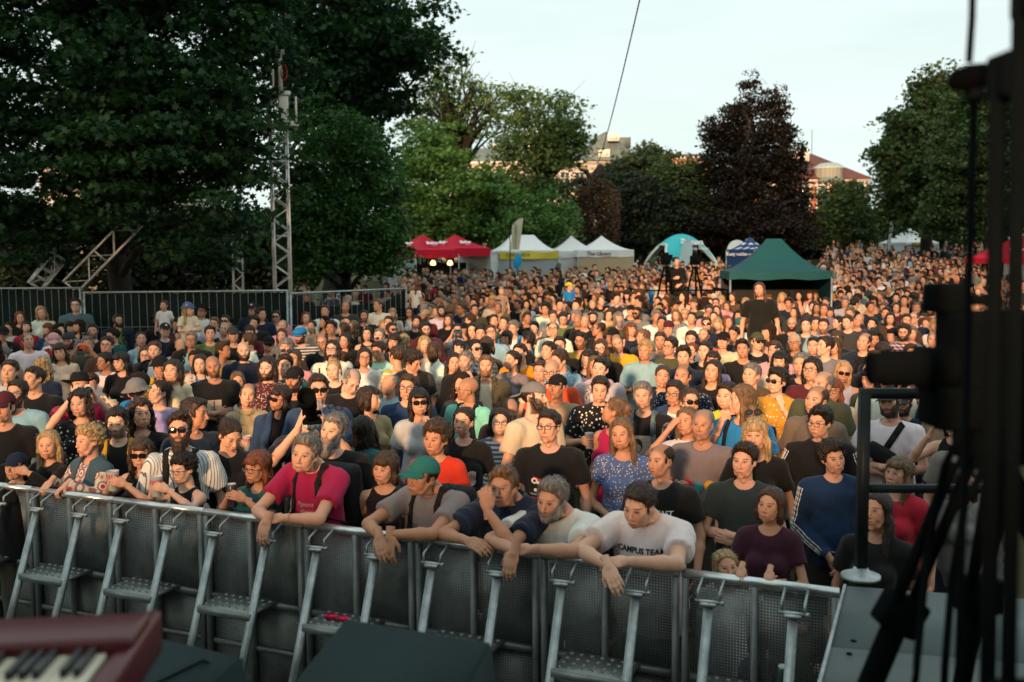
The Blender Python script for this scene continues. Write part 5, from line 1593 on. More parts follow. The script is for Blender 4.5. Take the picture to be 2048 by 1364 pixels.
def houses():
    glass = simple("window_glass", (.05, .07, .08), .1, 0, .3, 2, 0, .8)
    cream = simple("cream_plaster", (.40, .36, .30), .85, 0, .12, 1.2); trim = simple("pale_trim", (.62, .60, .55), .7, 0, .1)
    slate = simple("grey_copper_roof", (.12, .155, .145), .6, 0, .45, 1.6, .1); orange = simple("orange_plaster", (.30, .115, .055), .85, 0, .15, 1.2)
    tile = NT("red_roof_tiles"); f = tile.noise(1.5, 4); wv = tile.new("ShaderNodeTexWave"); wv.inputs['Scale'].default_value = 5; wv.bands_direction = 'Z'; tile.put(wv.inputs[0], tile.obj()); tile.bump(wv.outputs[1], .3, .05)
    tile = tile.fin(tile.mix(f.outputs[0], (.10, .026, .018), (.16, .045, .028)), .8)
    # grey roofed house
    D = 112
    a, b = P(880, 330, D), P(1262, 330, D); w = (b - a).length; c = (a + b) / 2; zg = 2.2
    t = empty("villa", (c.x, c.y + 6, zg)); tag(t, "cream villa with tall grey mansard roof seen through the pale tree", "house")
    h = P(1070, 327, D).z - zg
    house_parts(t, w, 12, h, cream, 3, 13, 1.1, 2.2, 1.2, trim, glass)
    zr = P(1070, 292, D).z - zg
    r = MB(); hw = w / 2 + .2
    r.raw([(-hw, -6.2, h + .24), (hw, -6.2, h + .24), (hw, 6.2, h + .24), (-hw, 6.2, h + .24), (-hw + 1.8, -4, zr), (hw - 1.2, -4, zr), (hw - 1.2, 4, zr), (-hw + 1.8, 4, zr)],
          [(0, 1, 5, 4), (1, 2, 6, 5), (2, 3, 7, 6), (3, 0, 4, 7), (4, 5, 6, 7)])
    ro = r.build("roof", slate, t)
    x0 = P(1168, 300, D).x - c.x; x1 = P(1275, 300, D).x - c.x; zt = P(1220, 268, D).z - zg; ze = h + .24
    pk = P(1215, 259, D); xp = pk.x - c.x; zp = pk.z - zg
    m = MB()
    m.raw([(x0, -6.6, ze), (x1, -6.6, ze), (x1, 5, ze), (x0, 5, ze), (x0 + 1.0, -5.4, zt - .4), (x1 - 2.2, -5.4, zt - .4), (x1 - 2.2, 3, zt - .4), (x0 + 1.0, 3, zt - .4), (xp, -4.2, zp), (xp, 1, zp)],
          [(0, 1, 5, 4), (1, 2, 6, 5), (2, 3, 7, 6), (3, 0, 4, 7), (4, 5, 8), (5, 6, 9, 8), (6, 7, 9), (7, 4, 8, 9)])
    m.build("corner_roof", slate, ro)
    for (px, py) in ((1226, 275), (1208, 307)):
        q = P(px, py, D); m = MB(); m.bbox((q.x - c.x, -6.0, q.z - zg), (.62, .5, .42), .05); m.box((q.x - c.x, -6.52, q.z - zg), (.45, .01, .3))
        dm = m.build("dormer", trim, ro)
    m = MB(); q = P(1255, 266, D); m.box((q.x - c.x - .4, 0, q.z - zg - .5), (1.3, 1.5, .55)); m.build("chimney", slate, ro)
    m = MB()
    for px in (985, 1015, 1063):
        q = P(px, 291, D); m = MB(); m.box((q.x - c.x, -1, q.z - zg - .3), (.35, .3, 1.0)); m.build("chimney", trim, ro)
    # orange house with red hip roof
    D = 105
    a, b = P(1520, 360, D), P(1740, 360, D); c = (a + b) / 2; w = (b - a).length; zg = 2.5
    t = empty("apartment_house", (c.x, c.y + 6, zg), 0); tag(t, "orange house with red hip roof and white glazed turret beside the beech", "house")
    h = P(1640, 362, D).z - zg
    house_parts(t, w, 11, h, orange, 3, 6, 1.15, 2.0, 1.5, trim, glass)
    zr = P(1640, 296, D).z - zg; xr = P(1658, 296, D).x - c.x; hw = w / 2 + .35
    r = MB(); r.raw([(-hw, -6, h + .22), (hw, -6, h + .22), (hw, 6, h + .22), (-hw, 6, h + .22), (-hw + 4, 0, zr), (xr, 0, zr)], [(0, 1, 5, 4), (1, 2, 5), (2, 3, 4, 5), (3, 0, 4)])
    ro = r.build("roof", tile, t)
    q = P(1664, 340, D); x = q.x - c.x; z0 = P(1664, 360, D).z - zg; z1 = P(1664, 336, D).z - zg; z2 = P(1664, 323, D).z - zg
    m = MB()
    rw = NT("glazed_turret_panels"); v = rw.obj(); xx, yy, zz = rw.xyz(v); k = rw.M('GREATER_THAN', rw.M('FRACT', rw.M('MULTIPLY', xx, 2.6)), .22)
    rw.fin(rw.mix(k, (.55, .55, .50), (.40, .44, .42)), .4)
    M8 = Matrix.Translation((x, -4.9, 0)) @ Matrix.Rotation(R(22.5), 4, 'Z')
    m.lathe([(0, z0 + .3), (1.55, z0 + .3), (1.6, z1), (1.75, z1 + .05), (1.7, z1 + .1)], 8, M8); tu = m.build("turret", rw.m, t)
    m = MB(); m.lathe([(1.7, z1 + .1), (.95, z2 - .1), (0, z2)], 8, M8); m.build("turret_roof", simple("pale_copper", (.30, .38, .38), .4, .2, .2), tu)
    m = MB(); m.lathe([(1.8, z0 - .1), (1.6, z0 + .3)], 8, M8); m.build("turret_base", slate, tu)
    m = MB(); m.tube([(xr, 0, zr), (xr, 0, zr + 2.6)], .03, 5); m.build("aerial", MAT['blackmetal'], ro)
    for px in (1601, 1612):
        q = P(px, 312, D); m = MB(); m.box((q.x - c.x, -4.6, q.z - zg), (.5, .9, .7)); m.build("dormer", trim, ro)
    # long red roof further left
    D = 120
    a, b = P(1322, 320, D), P(1420, 320, D); c = (a + b) / 2; w = (b - a).length
    t = empty("row_house", (c.x, c.y + 5, 2.8)); tag(t, "orange row house whose flat red roof shows left of the beech", "house")
    h = P(1370, 318, D).z - 2.8
    house_parts(t, w, 10, h, orange, 3, 5, 1.1, 1.9, 1.5, trim, glass)
    m = MB(); z1 = P(1360, 300, D).z - 2.8; hw = w / 2 + .2
    m.raw([(-hw, -5.2, h + .22), (hw, -5.2, h + .22), (hw, 5.2, h + .22), (-hw, 5.2, h + .22), (-hw + 1.2, 0, z1), (hw, 0, z1)], [(0, 1, 5, 4), (1, 2, 5), (2, 3, 4, 5), (3, 0, 4)])
    m.build("roof", tile, t)
    D = 60; a = P(210, 395, 58)
    t = empty("pale_house", (a.x, a.y + 5, 1.0)); tag(t, "pale orange house glimpsed in chinks through the maple leaves", "house")
    house_parts(t, 8, 9, 7.5, cream, 3, 3, 1.1, 1.9, 1.4, trim, glass)
    m = MB(); m.raw([(-4.3, -4.7, 7.74), (4.3, -4.7, 7.74), (4.3, 4.7, 7.74), (-4.3, 4.7, 7.74), (-2.6, 0, 10), (2.6, 0, 10)], [(0, 1, 5, 4), (1, 2, 5), (2, 3, 4, 5), (3, 0, 4)]); m.build("roof", tile, t)
houses()

PEOPLE_TXT = """
A 195 365 f 0 m:r t:bk M=blob|person in black T-shirt with white print standing at the fence beside the white blouse
A 410 315 f 0 l:y h:wh #white blouse by the fence|person in white blouse with dark shoulder strap standing before the fence
A 740 245 m -8 s:d h:gb g hz=1.66 p=d #grey-blue shirt at the fence gap|person in grey-blue shirt and dark glasses leaning at the fence gap
A 1140 395 m 38 s:d j:nv:gn g B
A 18 525 m -5 s:d j:bk:wh kbk
A 275 590 m 0 n:k t:wh #white T-shirt with pendant|person in white T-shirt with long pendant, broad and facing the stage
A 525 580 f 0 b:d t:rd kpk pit=18 #bright pink cap|person in bright pink cap and red top bending the head down
A 680 590 m -10 s:d t:dg Kdg B
A 595 700 f -8 l:d t:cr
A 860 635 m 0 s:g h:ol u p=p #orange phone|person in olive shirt filming with an orange phone held up
A 905 500 m 5 s:d t:bk M
A 1040 635 m -18 s:d t:br g fat=.5
A 1030 790 m -78 s:k t:wh hz=1.58 p=c #white T-shirt with brown strap|person in white T-shirt with thin brown strap, turned sideways to the left
A 1195 790 f -50 L:k t:bk
A 1375 575 f -8 p:d d:lb:floral
A 1500 690 m -20 s:b j:bk:wh S
A 1420 730 f -15 m:b t:gy g
A 1545 395 m -5 s:g t:bk hbr g B p=v
A 1600 250 c -25 s:b t:wh:stripe sc=.62 up d=18.6 #striped child by the fence|child in black and white striped T-shirt sitting high on shoulders by the fence
A 1605 490 m 0 s:d t:nv kn2 #navy cap beside children|person in navy cap with white lettering and dark T-shirt below the striped child
A 1830 285 c 42 l:y t:cr bfl sc=.66 up p=x d=15.5 #child in blue sun hat|child in blue flowered sun hat sitting on shoulders with folded arms
A 1965 305 m -18 s:d h:wh hbk g
A 1795 490 m 0 n:b t:bk g d=15.7
A 1860 585 m -12 s:g j:bk:lb g S
A 1570 850 m -8 s:d j:yl:bk bbk #wide black hat|person in wide black hat with yellow jacket over black top
A 1690 895 c -20 m:d l:cr sc=.72 up p=h d=9.6 #child in cream top|child in cream long-sleeved top sitting on shoulders above the dark rows
A 1950 815 f -15 l:d j:cr:bl
A 85 890 m -32 s:d y:lg
A 335 965 m -55 s:d t:bk S
A 430 850 f 165 w:y d:nv
A 785 1045 m -5 s:d t:mg hbk p=p #black hat with binoculars|person in black brimmed hat looking through binoculars
A 155 1105 m -18 s:d t:lb M=band g B2 #light blue pocket T-shirt|person in light blue T-shirt with white striped band and dark chest pocket
A 785 1200 f -12 w:d v:bk:floral p=h #black and white floral blouse|person in black and white floral blouse with hands at the chest
A 35 1235 m -5 s:d t:bk kbu
A 1360 1090 m 170 s:d y:pu bgy|person in grey bucket hat and lilac hoodie seen from behind
A 1540 1095 f -62 p:d t:pu
A 250 460 f 10 m:d t:rd
B 135 425 m -12 s:l t:lg
B 240 400 m -5 s:d t:bk s
B 515 285 m -8 s:d y:nv kn2 g #navy cap at the fence|person in navy cap with white triangle and dark hoodie standing at the fence
B 745 355 m -8 s:d j:pk:wh s S #pink shirt over white|person in sunglasses and open pink shirt over white T-shirt
B 1030 370 f -12 m:r t:wh
B 1220 305 m -12 s:b h:wh
B 1415 255 m -18 n:b t:dg S #dark grey T-shirt at green scrim|person in dark grey T-shirt standing tall against the sagging green cloth
B 1600 355 m -12 s:d v:bk G
B 1740 245 m -62 s:l t:wh M=cat|person in white T-shirt with dark printed face turned sideways by the fence
B 1875 325 f -8 L:y t:cr
B 232 480 m -2 b t:bk S
B 325 535 m 8 s:d t:bk kdg S p=c #beer cup and grey cap|person in grey cap and black T-shirt holding a beer cup
B 490 505 f -12 l:d t:bu
B 520 415 m 0 c:k t:bk
B 660 625 f 0 p:d t:bk kbk s
B 800 455 m -18 n:g t:pk
B 805 545 f -5 l:b t:gy
B 830 660 m -15 w:g t:br B p=d #grey bearded laugher|laughing person with grey beard and dark brown top
B 990 535 m -45 s:d l:nv:stripe fbl B pit=10 #striped top and blue flat cap|person in dark blue flat cap and black and white striped top
B 1085 455 f -20 p:d t:tn
B 1280 470 m -15 c:k t:gy
B 1400 480 f -110 l:b t:bk
B 1490 460 f -52 l:l s:bk
B 1630 525 f -18 m:k s:bk ewh #white headscarf|person in pale headscarf and black sleeveless top
B 1205 600 m -15 n:d t:bk g fat=.5
B 1290 680 m -8 m:d h:wh:bold g #bold patterned shirt|person in white shirt with bold dark patches and round glasses
B 1415 590 f -20 l:d j:br:wh
B 1870 490 m 0 s:d h:gy s B
B 1745 545 m -10 s:g t:tn
B 1830 415 m -12 s:d t:bk
B 1880 605 f -15 w:d t:dg
B 1750 690 m -18 q:d h:lt u p=c #pale teal shirt with can|person in pale teal shirt holding up a tall can
B 1595 755 f -8 m:d t:wh g
B 1905 740 m -150 s:b t:yl:stripe
B 470 600 m -130 s:b h:wh
B 430 690 m 0 b h:nv B #navy polo|person in navy polo shirt with white collar line, bald and broad
B 140 840 m 0 b t:bk M=box G fat=.5 p=x #black T-shirt with grey square|person in black T-shirt with grey square print, arms crossed
B 360 965 c -10 l:l t:wh M=blob sc=.82 #child in white print T-shirt|child in white T-shirt with dark print and lilac sleeves
B 660 860 m -18 m:d h:bu:smallfloral B
B 820 835 m -10 q:d h:tl:floral u #leafy shirt|person in white and teal leaf-patterned shirt, sunglasses pushed up
B 920 765 f -35 l:b t:pk
B 920 970 m -25 s:d t:bk kbk B pit=-12 #black cap chin up|person in black cap with lifted chin and grey-streaked beard
B 1150 1060 m -5 s:d h:nb s #dark blue shirt and sunglasses|person in dark blue shirt and black sunglasses
B 1310 880 f -12 p:y v:bk u
B 1440 960 m 20 n:g t:bk pit=28 #bowed head|person in black T-shirt with bowed head
B 775 1150 f -42 L:d j:nb:bk s #profile in sunglasses|person in sunglasses and denim jacket behind the long telephoto lens
B 455 1120 f -15 n:d h:tn p=c #khaki henley|person in khaki henley shirt with red seams holding a cup
B 1650 1165 f 62 m:d t:tn
B 95 520 m -10 s:d t:gn
B 590 330 m 20 c:d t:nv
C 150 60 c -75 w:r t:wh sc=.6 up d=22.6 #red-haired child|child in white T-shirt sitting on shoulders at the end of the fence
C 140 225 m 0 s:d t:pk kbk M
C 95 315 f -10 l:d j:bk:wh g
C 150 410 f 12 c:k t:bk
C 240 345 m -50 s:d t:bu ktn B #tan cap and maroon top|person in tan cap and maroon top below the fence corner
C 400 305 m 5 s:d t:wh B #thick beard and white T-shirt|person in white T-shirt with full dark beard and navy strap
C 470 390 f -8 l:b t:bk
C 250 485 m 2 c:d j:bu:bk g B
C 550 490 f 0 p:d t:lg p=p #raised binoculars|person holding binoculars up with both hands
C 235 625 f -5 m:y t:cr
C 715 490 m -18 L:k t:bk
C 785 520 m -5 s:k t:dg
C 730 290 m 0 s:d t:ol
C 600 275 m -52 s:b t:nv g
C 540 195 m 30 s:b y:tn ktn pit=12
C 835 225 f -72 p:d j:nv:lg kpk
C 890 520 m 12 s:b t:lb g
C 915 400 m -8 s:d t:bk
C 1010 420 m -28 s:d t:ol
C 1110 470 m -18 c:g j:bl:wh hz=1.63 #bright blue jacket|person in bright blue jacket over white T-shirt
C 1420 285 m -12 q:k t:wh M=red #white T-shirt with red print|person in white T-shirt with orange and red print
C 1490 360 m -8 s:b t:gy
C 1590 365 m 8 s:d t:gn pit=22 #moss green T-shirt|person in moss green T-shirt looking down
C 1745 385 m -5 b t:bk pit=25 fat=.4
C 1500 480 m -10 n:d h:wh g
C 1800 400 m -12 n:l t:bk
C 1880 370 m -5 s:d t:bk B
C 1935 475 m -72 n:d t:bk g
C 1765 590 m -22 s:k t:mu g M
C 1965 670 m -28 L:b t:bk g B #long hair and dark hoodie|person in dark hoodie with very long hair and round glasses
C 1815 770 f -8 l:d d:bk:smallfloral p=v
C 1235 585 f -100 c:k t:bk
C 1180 715 m -25 s:d t:or p=c d= #orange T-shirt|person in bright orange T-shirt with dark bag strap holding a cup
C 1085 785 f -35 p:d t:gy
C 1450 690 m -22 s:d h:tl
C 1560 640 m -5 s:d t:bk
C 1565 775 m -30 s:b h:lb:floral
C 1365 890 f -5 s:b d:cr:smallfloral #short-haired in flowered dress|person in pale flowered dress just right of the orange T-shirt
C 1490 885 m -18 b t:ro g
C 1530 1045 m -25 s:d t:tn kbk S hz=1.62 #beige T-shirt and black cap|person in beige T-shirt and black cap
C 1310 1150 m 58 s:d t:cr Kgy B #backwards grey cap|person in backwards pale grey cap turned to the right
C 1940 1060 m 0 s:d h:bk:floral fat=.4 p=c pit=12 #black floral shirt|person in black shirt with white flowers looking down at a cup
C 1945 865 m -15 s:k j:lg:wh
C 1905 835 f -5 l:l t:pk u
C 835 840 m -8 s:l j:ol:cr B hz=1.62 #olive jacket|person in olive jacket over cream V-neck top, full beard
C 740 670 m 12 s:k h:gb:plaid s
C 645 795 m 0 s:g j:bk:bk G u fat=.5 p=v #black jacket hand at mouth|person in black jacket, sunglasses on head and hand at the mouth
C 515 800 f 2 l:d t:cr #open-mouthed laugh|laughing person in cream top beside the black jacket
C 665 1065 m -85 b t:mi g S bp hz=1.6 #mint T-shirt|person in mint green T-shirt with dark backpack, seen from the side
C 570 665 f 0 l:k t:gy u
C 860 640 m 150 m:b t:br
C 110 770 m 30 c:d V:bk:dg pit=28 #dark denim vest|person in black denim vest over dark patterned shirt looking down
C 350 690 f 160 m:b l:wh
C 75 1040 m 0 s:b t:nb g #navy T-shirt with orange letters|person in navy T-shirt and rectangular glasses beside the teal shirt
C 190 1185 f 2 L:k t:lg s p=v #hand at sunglasses|person in pale grey T-shirt touching round sunglasses
C 1040 1230 m 42 n:d l:bk pit=38 hz=1.55 #black jumper bending over|person in black jumper bending over the striped child
C 1030 560 f -20 m:d t:wh
C 40 600 f 150 l:y t:wh
D 180 375 m 5 L:g j:br:ol B2 #long grey beard|person in brown jacket with long grey beard and grey hair
D 305 480 f 12 l:r s:nv p=e
D 365 320 m -10 s:k t:gy s B #sunglasses and grey T-shirt|person in grey T-shirt and black sunglasses in the middle rows
D 545 360 m 0 c:g t:wh
D 595 425 m 5 s:k t:wh
D 670 470 m 0 s:b t:wh Kbu #maroon cap and big smile|smiling person in maroon cap and white T-shirt
D 890 375 m -5 s:d t:wh S #plain white T-shirt|person in plain white T-shirt with short beard, upright in the middle rows
D 820 330 f 12 m:y h:wh g
D 1040 430 m -8 s:b h:nv s
D 1145 430 f 0 l:y t:ol
D 1245 410 f 30 m:r t:dg
D 1365 430 f -10 p:d t:wh kte #teal cap|person in teal cap and white top holding a long pale pole
D 1560 95 m -10 l:b h:bk S sc=1.06 up d=16.8 #standing above the crowd|person in open black jacket standing head and shoulders above the crowd
D 1870 430 m -10 b t:bk g B
D 1905 605 m -12 n:w j:bk:bk g
D 2005 440 m -5 s:d t:dg
D 180 610 m -5 n:d t:yl S p=x #yellow T-shirt arms crossed|person in yellow T-shirt with dark scribbles, arms crossed
D 105 545 m -10 s:g h:bk kbk g
D 440 690 m -25 c:y h:lb p=c #light blue shirt|person in light blue collared shirt with curly hair and phone in hand
D 590 590 m 0 s:b t:gy S
D 680 645 m -25 s:d h:ol g
D 820 745 m -12 q:d h:nv S #open mouth and navy shirt|person in navy shirt with open mouth and upswept hair
D 885 575 m -12 s:d t:wh B fat=.4
D 1010 545 m -8 n:d t:ro G
D 1195 590 m 0 s:d l:cr kbk #cream T-shirt and black cap|person in black lettered cap and cream long-sleeved top
D 1400 670 m -20 q:k t:bk #black T-shirt by olive cap|person in black T-shirt left of the olive cap
D 1530 600 m 5 s:d s:bk kol s #olive cap|person in olive cap, sunglasses and black vest
D 1295 530 m -5 s:k h:dg p=u
D 1020 690 m -22 s:d t:bk
D 1090 785 f -20 l:d t:pu u
D 1090 890 m -18 L:d t:bk #long hair and black T-shirt|person in black T-shirt with straight hair to the shoulders
D 600 940 f -8 p:b j:nv:wh #peace sign|person in navy jacket over white T-shirt making a small finger sign
D 810 935 m -20 n:k h:nv:smallfloral
D 730 1100 f -20 s:d j:nb:wh g #denim jacket and glasses|person in denim jacket and glasses with cropped hair
D 865 1190 f 0 p:b d:nv:smallfloral s #red sunglasses|person in red tinted sunglasses and dark dotted top
D 425 1120 m -2 s:g t:bk S bp M=portrait hz=1.62 #black T-shirt with portrait|person in black T-shirt with white portrait print and grey strap
D 1240 1100 c -18 s:d l:ly sc=.92 #yellow long-sleeved top|young person in lime yellow long-sleeved top
D 1475 925 m -18 s:g j:ob:gy hz=1.64 #brown field jacket|person in brown field jacket with short grey hair
D 1390 1170 m -70 L:l t:bl bp p=u #blue T-shirt hand raised|person in blue T-shirt with shoulder-length hair raising a hand
D 1725 985 f -40 c:k h:mu:floral s p=v
D 1750 790 f -12 m:k t:cr u
D 1700 690 m -10 s:b t:pk
D 1980 800 m -12 n:g t:bk
D 880 695 f -15 p:r t:pk
D 300 300 m 20 s:d t:nv kbk
D 420 555 f -60 w:l t:dg
D 1070 300 m -5 s:d t:pk g
D 1140 300 f 10 l:d t:bk
E 65 385 m 0 s:k t:bk
E 140 395 m 0 s:d t:gy
E 215 420 m 2 s:d h:lb G
E 268 290 f -5 m:d t:lm #lime green top|person in bright lime green top among dark clothes
E 350 385 f -60 s:k j:bk:bk
E 458 310 m 0 s:l t:nv p=v
E 520 365 m -10 b t:dg M=blob fat=.4 #charcoal T-shirt with print|person in charcoal T-shirt with pale print and shaved head
E 650 400 f 0 c:k t:bk
E 335 530 f -42 L:b t:bk
E 575 560 m -30 n:d j:nv:bk #navy jacket looking left|person in navy jacket looking left in front of blue mirrored sunglasses
E 670 535 f 0 c:k t:bk u #blue mirrored glasses|person in black with blue mirrored sunglasses on curly hair
E 125 600 m -15 s:k y:bu #maroon hoodie|person in maroon hoodie
E 225 600 m -55 s:d t:gy
E 315 600 f -30 l:b t:lg
E 640 725 m 55 s:d t:bk kbr pit=30 #brown cap bending right|person in brown cap and black T-shirt bending to the right
E 735 640 m 40 s:d h:nv pit=25
E 955 370 m 0 s:d t:br M
E 950 480 m 0 c:d h:pl:plaid g B #yellow and purple sleeves|person in purple top with bright yellow sleeves and curly hair
E 1040 345 m -5 n:d t:nv g
E 1205 270 m -15 s:d h:br B
E 1235 410 f -5 L:y t:wh
E 1330 335 m 0 b t:bk g B #black T-shirt shaved head glasses|person in black T-shirt, glasses and beard above the lens
E 1215 545 m 0 n:d h:wh
E 1310 575 f 0 m:k t:bk s
E 110 815 m -25 m:k t:bu g #red-brown fringe|person in dark red top and glasses with long fringe
E 20 770 m -20 s:g t:bk
E 375 830 f 12 l:y s:lg s #blonde in sunglasses|person in black sunglasses and pale sleeveless top with long fair hair
E 190 945 m -30 n:g h:ol
E 300 1010 f -18 l:r j:cr:bk g #cream jacket|person in cream jacket with auburn hair
E 660 895 f -60 m:k h:ol
E 795 885 m -18 s:w t:wh g fat=.4 #big white T-shirt and glasses|person in white T-shirt and glasses left under the long lens
E 140 1090 m -28 n:b h:ot #olive shirt|person in olive grey collared shirt with receding hair
E 830 1110 m -25 n:d t:wh kdg B bp p=x d=7.9 #white T-shirt with sling bag|person in white T-shirt with black sling bag, arms crossed behind the rail
E 945 1120 m -20 s:d t:nv kdg B d=8.9
E 1130 830 m 150 s:d h:rd:plaid #red plaid shirt|person in red and white plaid shirt with turned back under the lens
E 1370 930 m 8 s:w t:bk s
E 1320 1060 f 165 s:d t:tn
E 440 380 m -10 s:b t:dg
E 150 255 f 5 l:d t:bk
E 820 350 f -10 m:d t:br
E 780 300 m -15 s:d t:dg
F 465 530 f -12 l:y l:bk d=7.45 p=z #blond in black blouse|person in open black blouse with long fair hair at the barrier
F 150 745 m -38 s:d t:bk knv d=7.23 hz= #low dark cap at the rail|person in dark cap peering low over the barrier at the left edge
F 870 490 f -58 c:y l:rd:medallion ov d=7.23 p=r pit=5 #red patterned dress|person in red and white patterned dress with denim jacket leaning on the rail
F 1150 310 m -22 s:k t:bk M bp d=7.62 #yellow straps|person in black T-shirt with yellow bag straps
F 1370 230 f 2 w:d t:bk d=7.91 #long dark waves|person in black top with long wavy dark hair below the child in cream
F 1365 610 f -15 l:b s:bk s d=7.00 p=z #black vest and sunglasses|person in black sleeveless top and sunglasses holding cup and phone at barrier
F 1755 390 m -12 q:d h:wh:pinstripe s B2 bp d=7.00 #striped shirt and big beard|person in white striped shirt with braces and big dark beard
F 1800 760 f -48 c:k s:bk g pit=12 d=6.83 p=z #dark curls and black vest|person in black strappy top with dark curls and glasses holding a clear cup
F 1880 230 m 62 s:d t:nv d=7.57
G 265 410 f 10 p:d l:bk pit=30 #looking down in black|person in black top looking down, cream bag strap on shoulder
G 560 745 f -42 L:r t:tl M=skull g d=6.54 p=z pit=4 #dark teal T-shirt|person in dark teal T-shirt with pale print leaning with a can
G 1000 625 m -25 q:g t:mg bp d=6.26 p=o M=script #crimson T-shirt|person in crimson T-shirt with backpack leaning on the barrier, hands hanging
G 1290 390 m -30 s:g t:bk B2 u hz=1.63 #full grey beard|person in black T-shirt with full grey beard and sunglasses pushed up
G 1065 225 m -22 n:w t:nv g B bp p=p #white beard with camera|person with white beard and glasses holding a camera with a long lens
G 1630 400 f 172 L:k j:tl:bk #dark hair from behind|person with long black hair seen from behind holding a red can
G 1800 755 f -35 m:b s:bk d=6.54 #brown bob and black vest|person in black sleeveless top with brown bob turned left
H 650 430 c -12 c:b t:sc sc=.90 #scarlet T-shirt|boy in scarlet T-shirt
H 910 310 f -28 p:d t:bk M=hands hz=1.57 p=h #black T-shirt with hands print|person in black T-shirt with two white hands print and pearl necklace
H 500 850 m -38 n:d t:gy kte d=5.97 bp p=m #grey T-shirt and dark cap|person in grey T-shirt and dark cap leaning over the barrier
H 1300 960 m -18 q:l h:nv d=5.80 p=n hz= #chin on hand|young person in navy polo shirt resting chin on hand at the barrier
H 1255 290 c 10 m:d t:yb:stripe g sc=.86
H 1750 355 m -25 s:d t:bk M=tool g hz=1.62 #black T-shirt with red and white print|person in black T-shirt with red and white machine print
H 1780 1060 m -22 q:g t:wh B d=5.67 p=o fat=.5 pit=10 #white T-shirt and watch|person in white T-shirt with grey beard and black watch leaning on the barrier
I 520 430 f -28 l:l d:bf:smallfloral hz=1.57 p=h #blue flowered blouse|person in blue blouse with small white flowers, hands folded
I 895 690 m -32 n:d t:bk M=fast S hz=1.53 #FAST T-shirt|person in black T-shirt lettered FAST above a pink picture
I 1290 335 m -25 n:g t:gy S M=leaf hz=1.60 p=q #grey T-shirt clapping|person in grey T-shirt with red and yellow leaves clapping hands
I 1700 690 m -32 q:d t:dt hz=1.53 p=x #dark green-grey T-shirt arms crossed|person in dark slate T-shirt with small green mark, arms crossed
I 1820 430 f -15 L:y t:bk u hz=1.55 #fair hair over black top|person in black top with long fair hair and silver earrings
I 1150 310 f -22 l:l h:wh p=U #elbow raised|person in white puffed blouse with a hand raised to the head
I 690 1110 m -28 s:d t:wh d=5.37 fat=.9 S p=l M=campus pit=10 #CAMPUS TEAM T-shirt|heavy person in white T-shirt lettered CAMPUS TEAM leaning on the barrier
I 1945 1130 f -25 m:b v:bw d=5.69 p=x #dark burgundy top|person in dark burgundy scoop-neck top, arms folded beside the blond child
I 420 210 f -82 p:l s:mg #profile with ponytail|person in magenta sleeveless top with ponytail facing left
M 1390 645 c 12 l:y t:wh d=5.30 p=w pit=-5 hs=0 #blond child|small blond child peering over the barrier rail with both hands on it
J 690 270 m -25 q:k h:bk SS g hz=1.60 p=d #short-sleeved track top|person in black short-sleeved top with white sleeve stripes and glasses
J 800 570 m 32 c:d l:bn SS sc= hz=1.50 p=f #navy track jacket|young person in navy track jacket with white sleeve stripes, hands clasped low
J 1340 710 f -35 l:l t:rd hz=1.45 #dark red T-shirt|person in dark red T-shirt with long hair behind the lower rail
J 1170 1040 f -25 L:d t:bk M=bear d=5.41 #hearts print|smiling person in black T-shirt with coloured hearts print beside the platform
J 1850 260 f -42 m:d s:bk u p=p d= #phone held sideways|person in black vest and white shirt filming with a phone held sideways
J 1970 350 m -10 s:g t:gy g
J 1900 790 f 0 l:d l:gy p=u d=6.37
T 1300 345 m -60 s:d t:sa
T 1690 440 m 0 s:d t:bl #sky blue T-shirt far right|person in sky blue T-shirt with folded arms far behind the green tent
T 760 590 m -5 s:d t:wh kbl #blue cap and white T-shirt|person in blue cap and white T-shirt by the green tent opening
T 905 575 m 0 s:d t:pk kcr
T 965 605 f 0 m:d t:br kcr
T 540 610 m 10 b t:sa
T 2015 480 m 0 c:k t:wh
T 590 580 m 0 s:b t:dg
T 630 680 m -10 c:k t:nv
T 690 720 f -20 m:r t:gy
T 695 800 f -30 l:d t:dg
T 920 720 f 0 c:d t:bu
T 1110 670 m 0 s:k t:dg
T 1070 760 m 5 s:b t:gy
T 1295 570 m 0 s:g t:nv
T 1390 580 m 0 s:b t:br
T 1340 670 m 0 s:g t:lg
T 1800 590 m 0 s:r t:dg
T 1480 680 m 140 c:k t:bk
T 1670 730 m 0 s:d t:nv
T 1150 800 f 0 m:k t:lm2
T 1410 800 m 0 s:l t:tn
S 160 600 m 5 s:d t:bk M=blob #black T-shirt with round print|person in black T-shirt with small round print in the far rows
S 545 430 m 0 s:b t:mu B bp #mustard T-shirt far back|person in mustard T-shirt with dark straps in the far rows
S 650 495 m 0 n:d t:wh #white T-shirt far back|person in white T-shirt right behind the mustard one
S 820 440 m 0 n:d t:bl p=P #arms filming high|person in blue T-shirt raising both arms to film
S 865 660 m -70 s:d t:bk
S 1000 620 m -10 q:k t:bk B
S 1210 640 m 60 c:k t:bk
S 1615 680 m 0 s:b t:pk g
S 1330 690 m -10 s:d t:ol kol
S 1500 745 m 0 s:d t:bk kbk g
S 40 710 m 0 b t:gy B
S 340 645 m -20 s:k t:dg kbk
S 560 670 m -10 s:d t:wh kpu
S 1830 600 m -10 s:g t:ob #grey-brown shirt by tent pole|person in grey-brown shirt beside the green tent's left pole
S 1945 540 m 0 s:d t:nv kdg
S 1535 580 m 0 b t:wh
S 1760 720 f -30 m:b t:pk
S 1590 860 f 0 p:d t:dg
S 1110 830 f 0 l:l t:gy
S 230 840 f 5 m:d t:ye2
S 75 230 f -5 m:l t:gy
R 470 360 m -5 s:g t:dg B
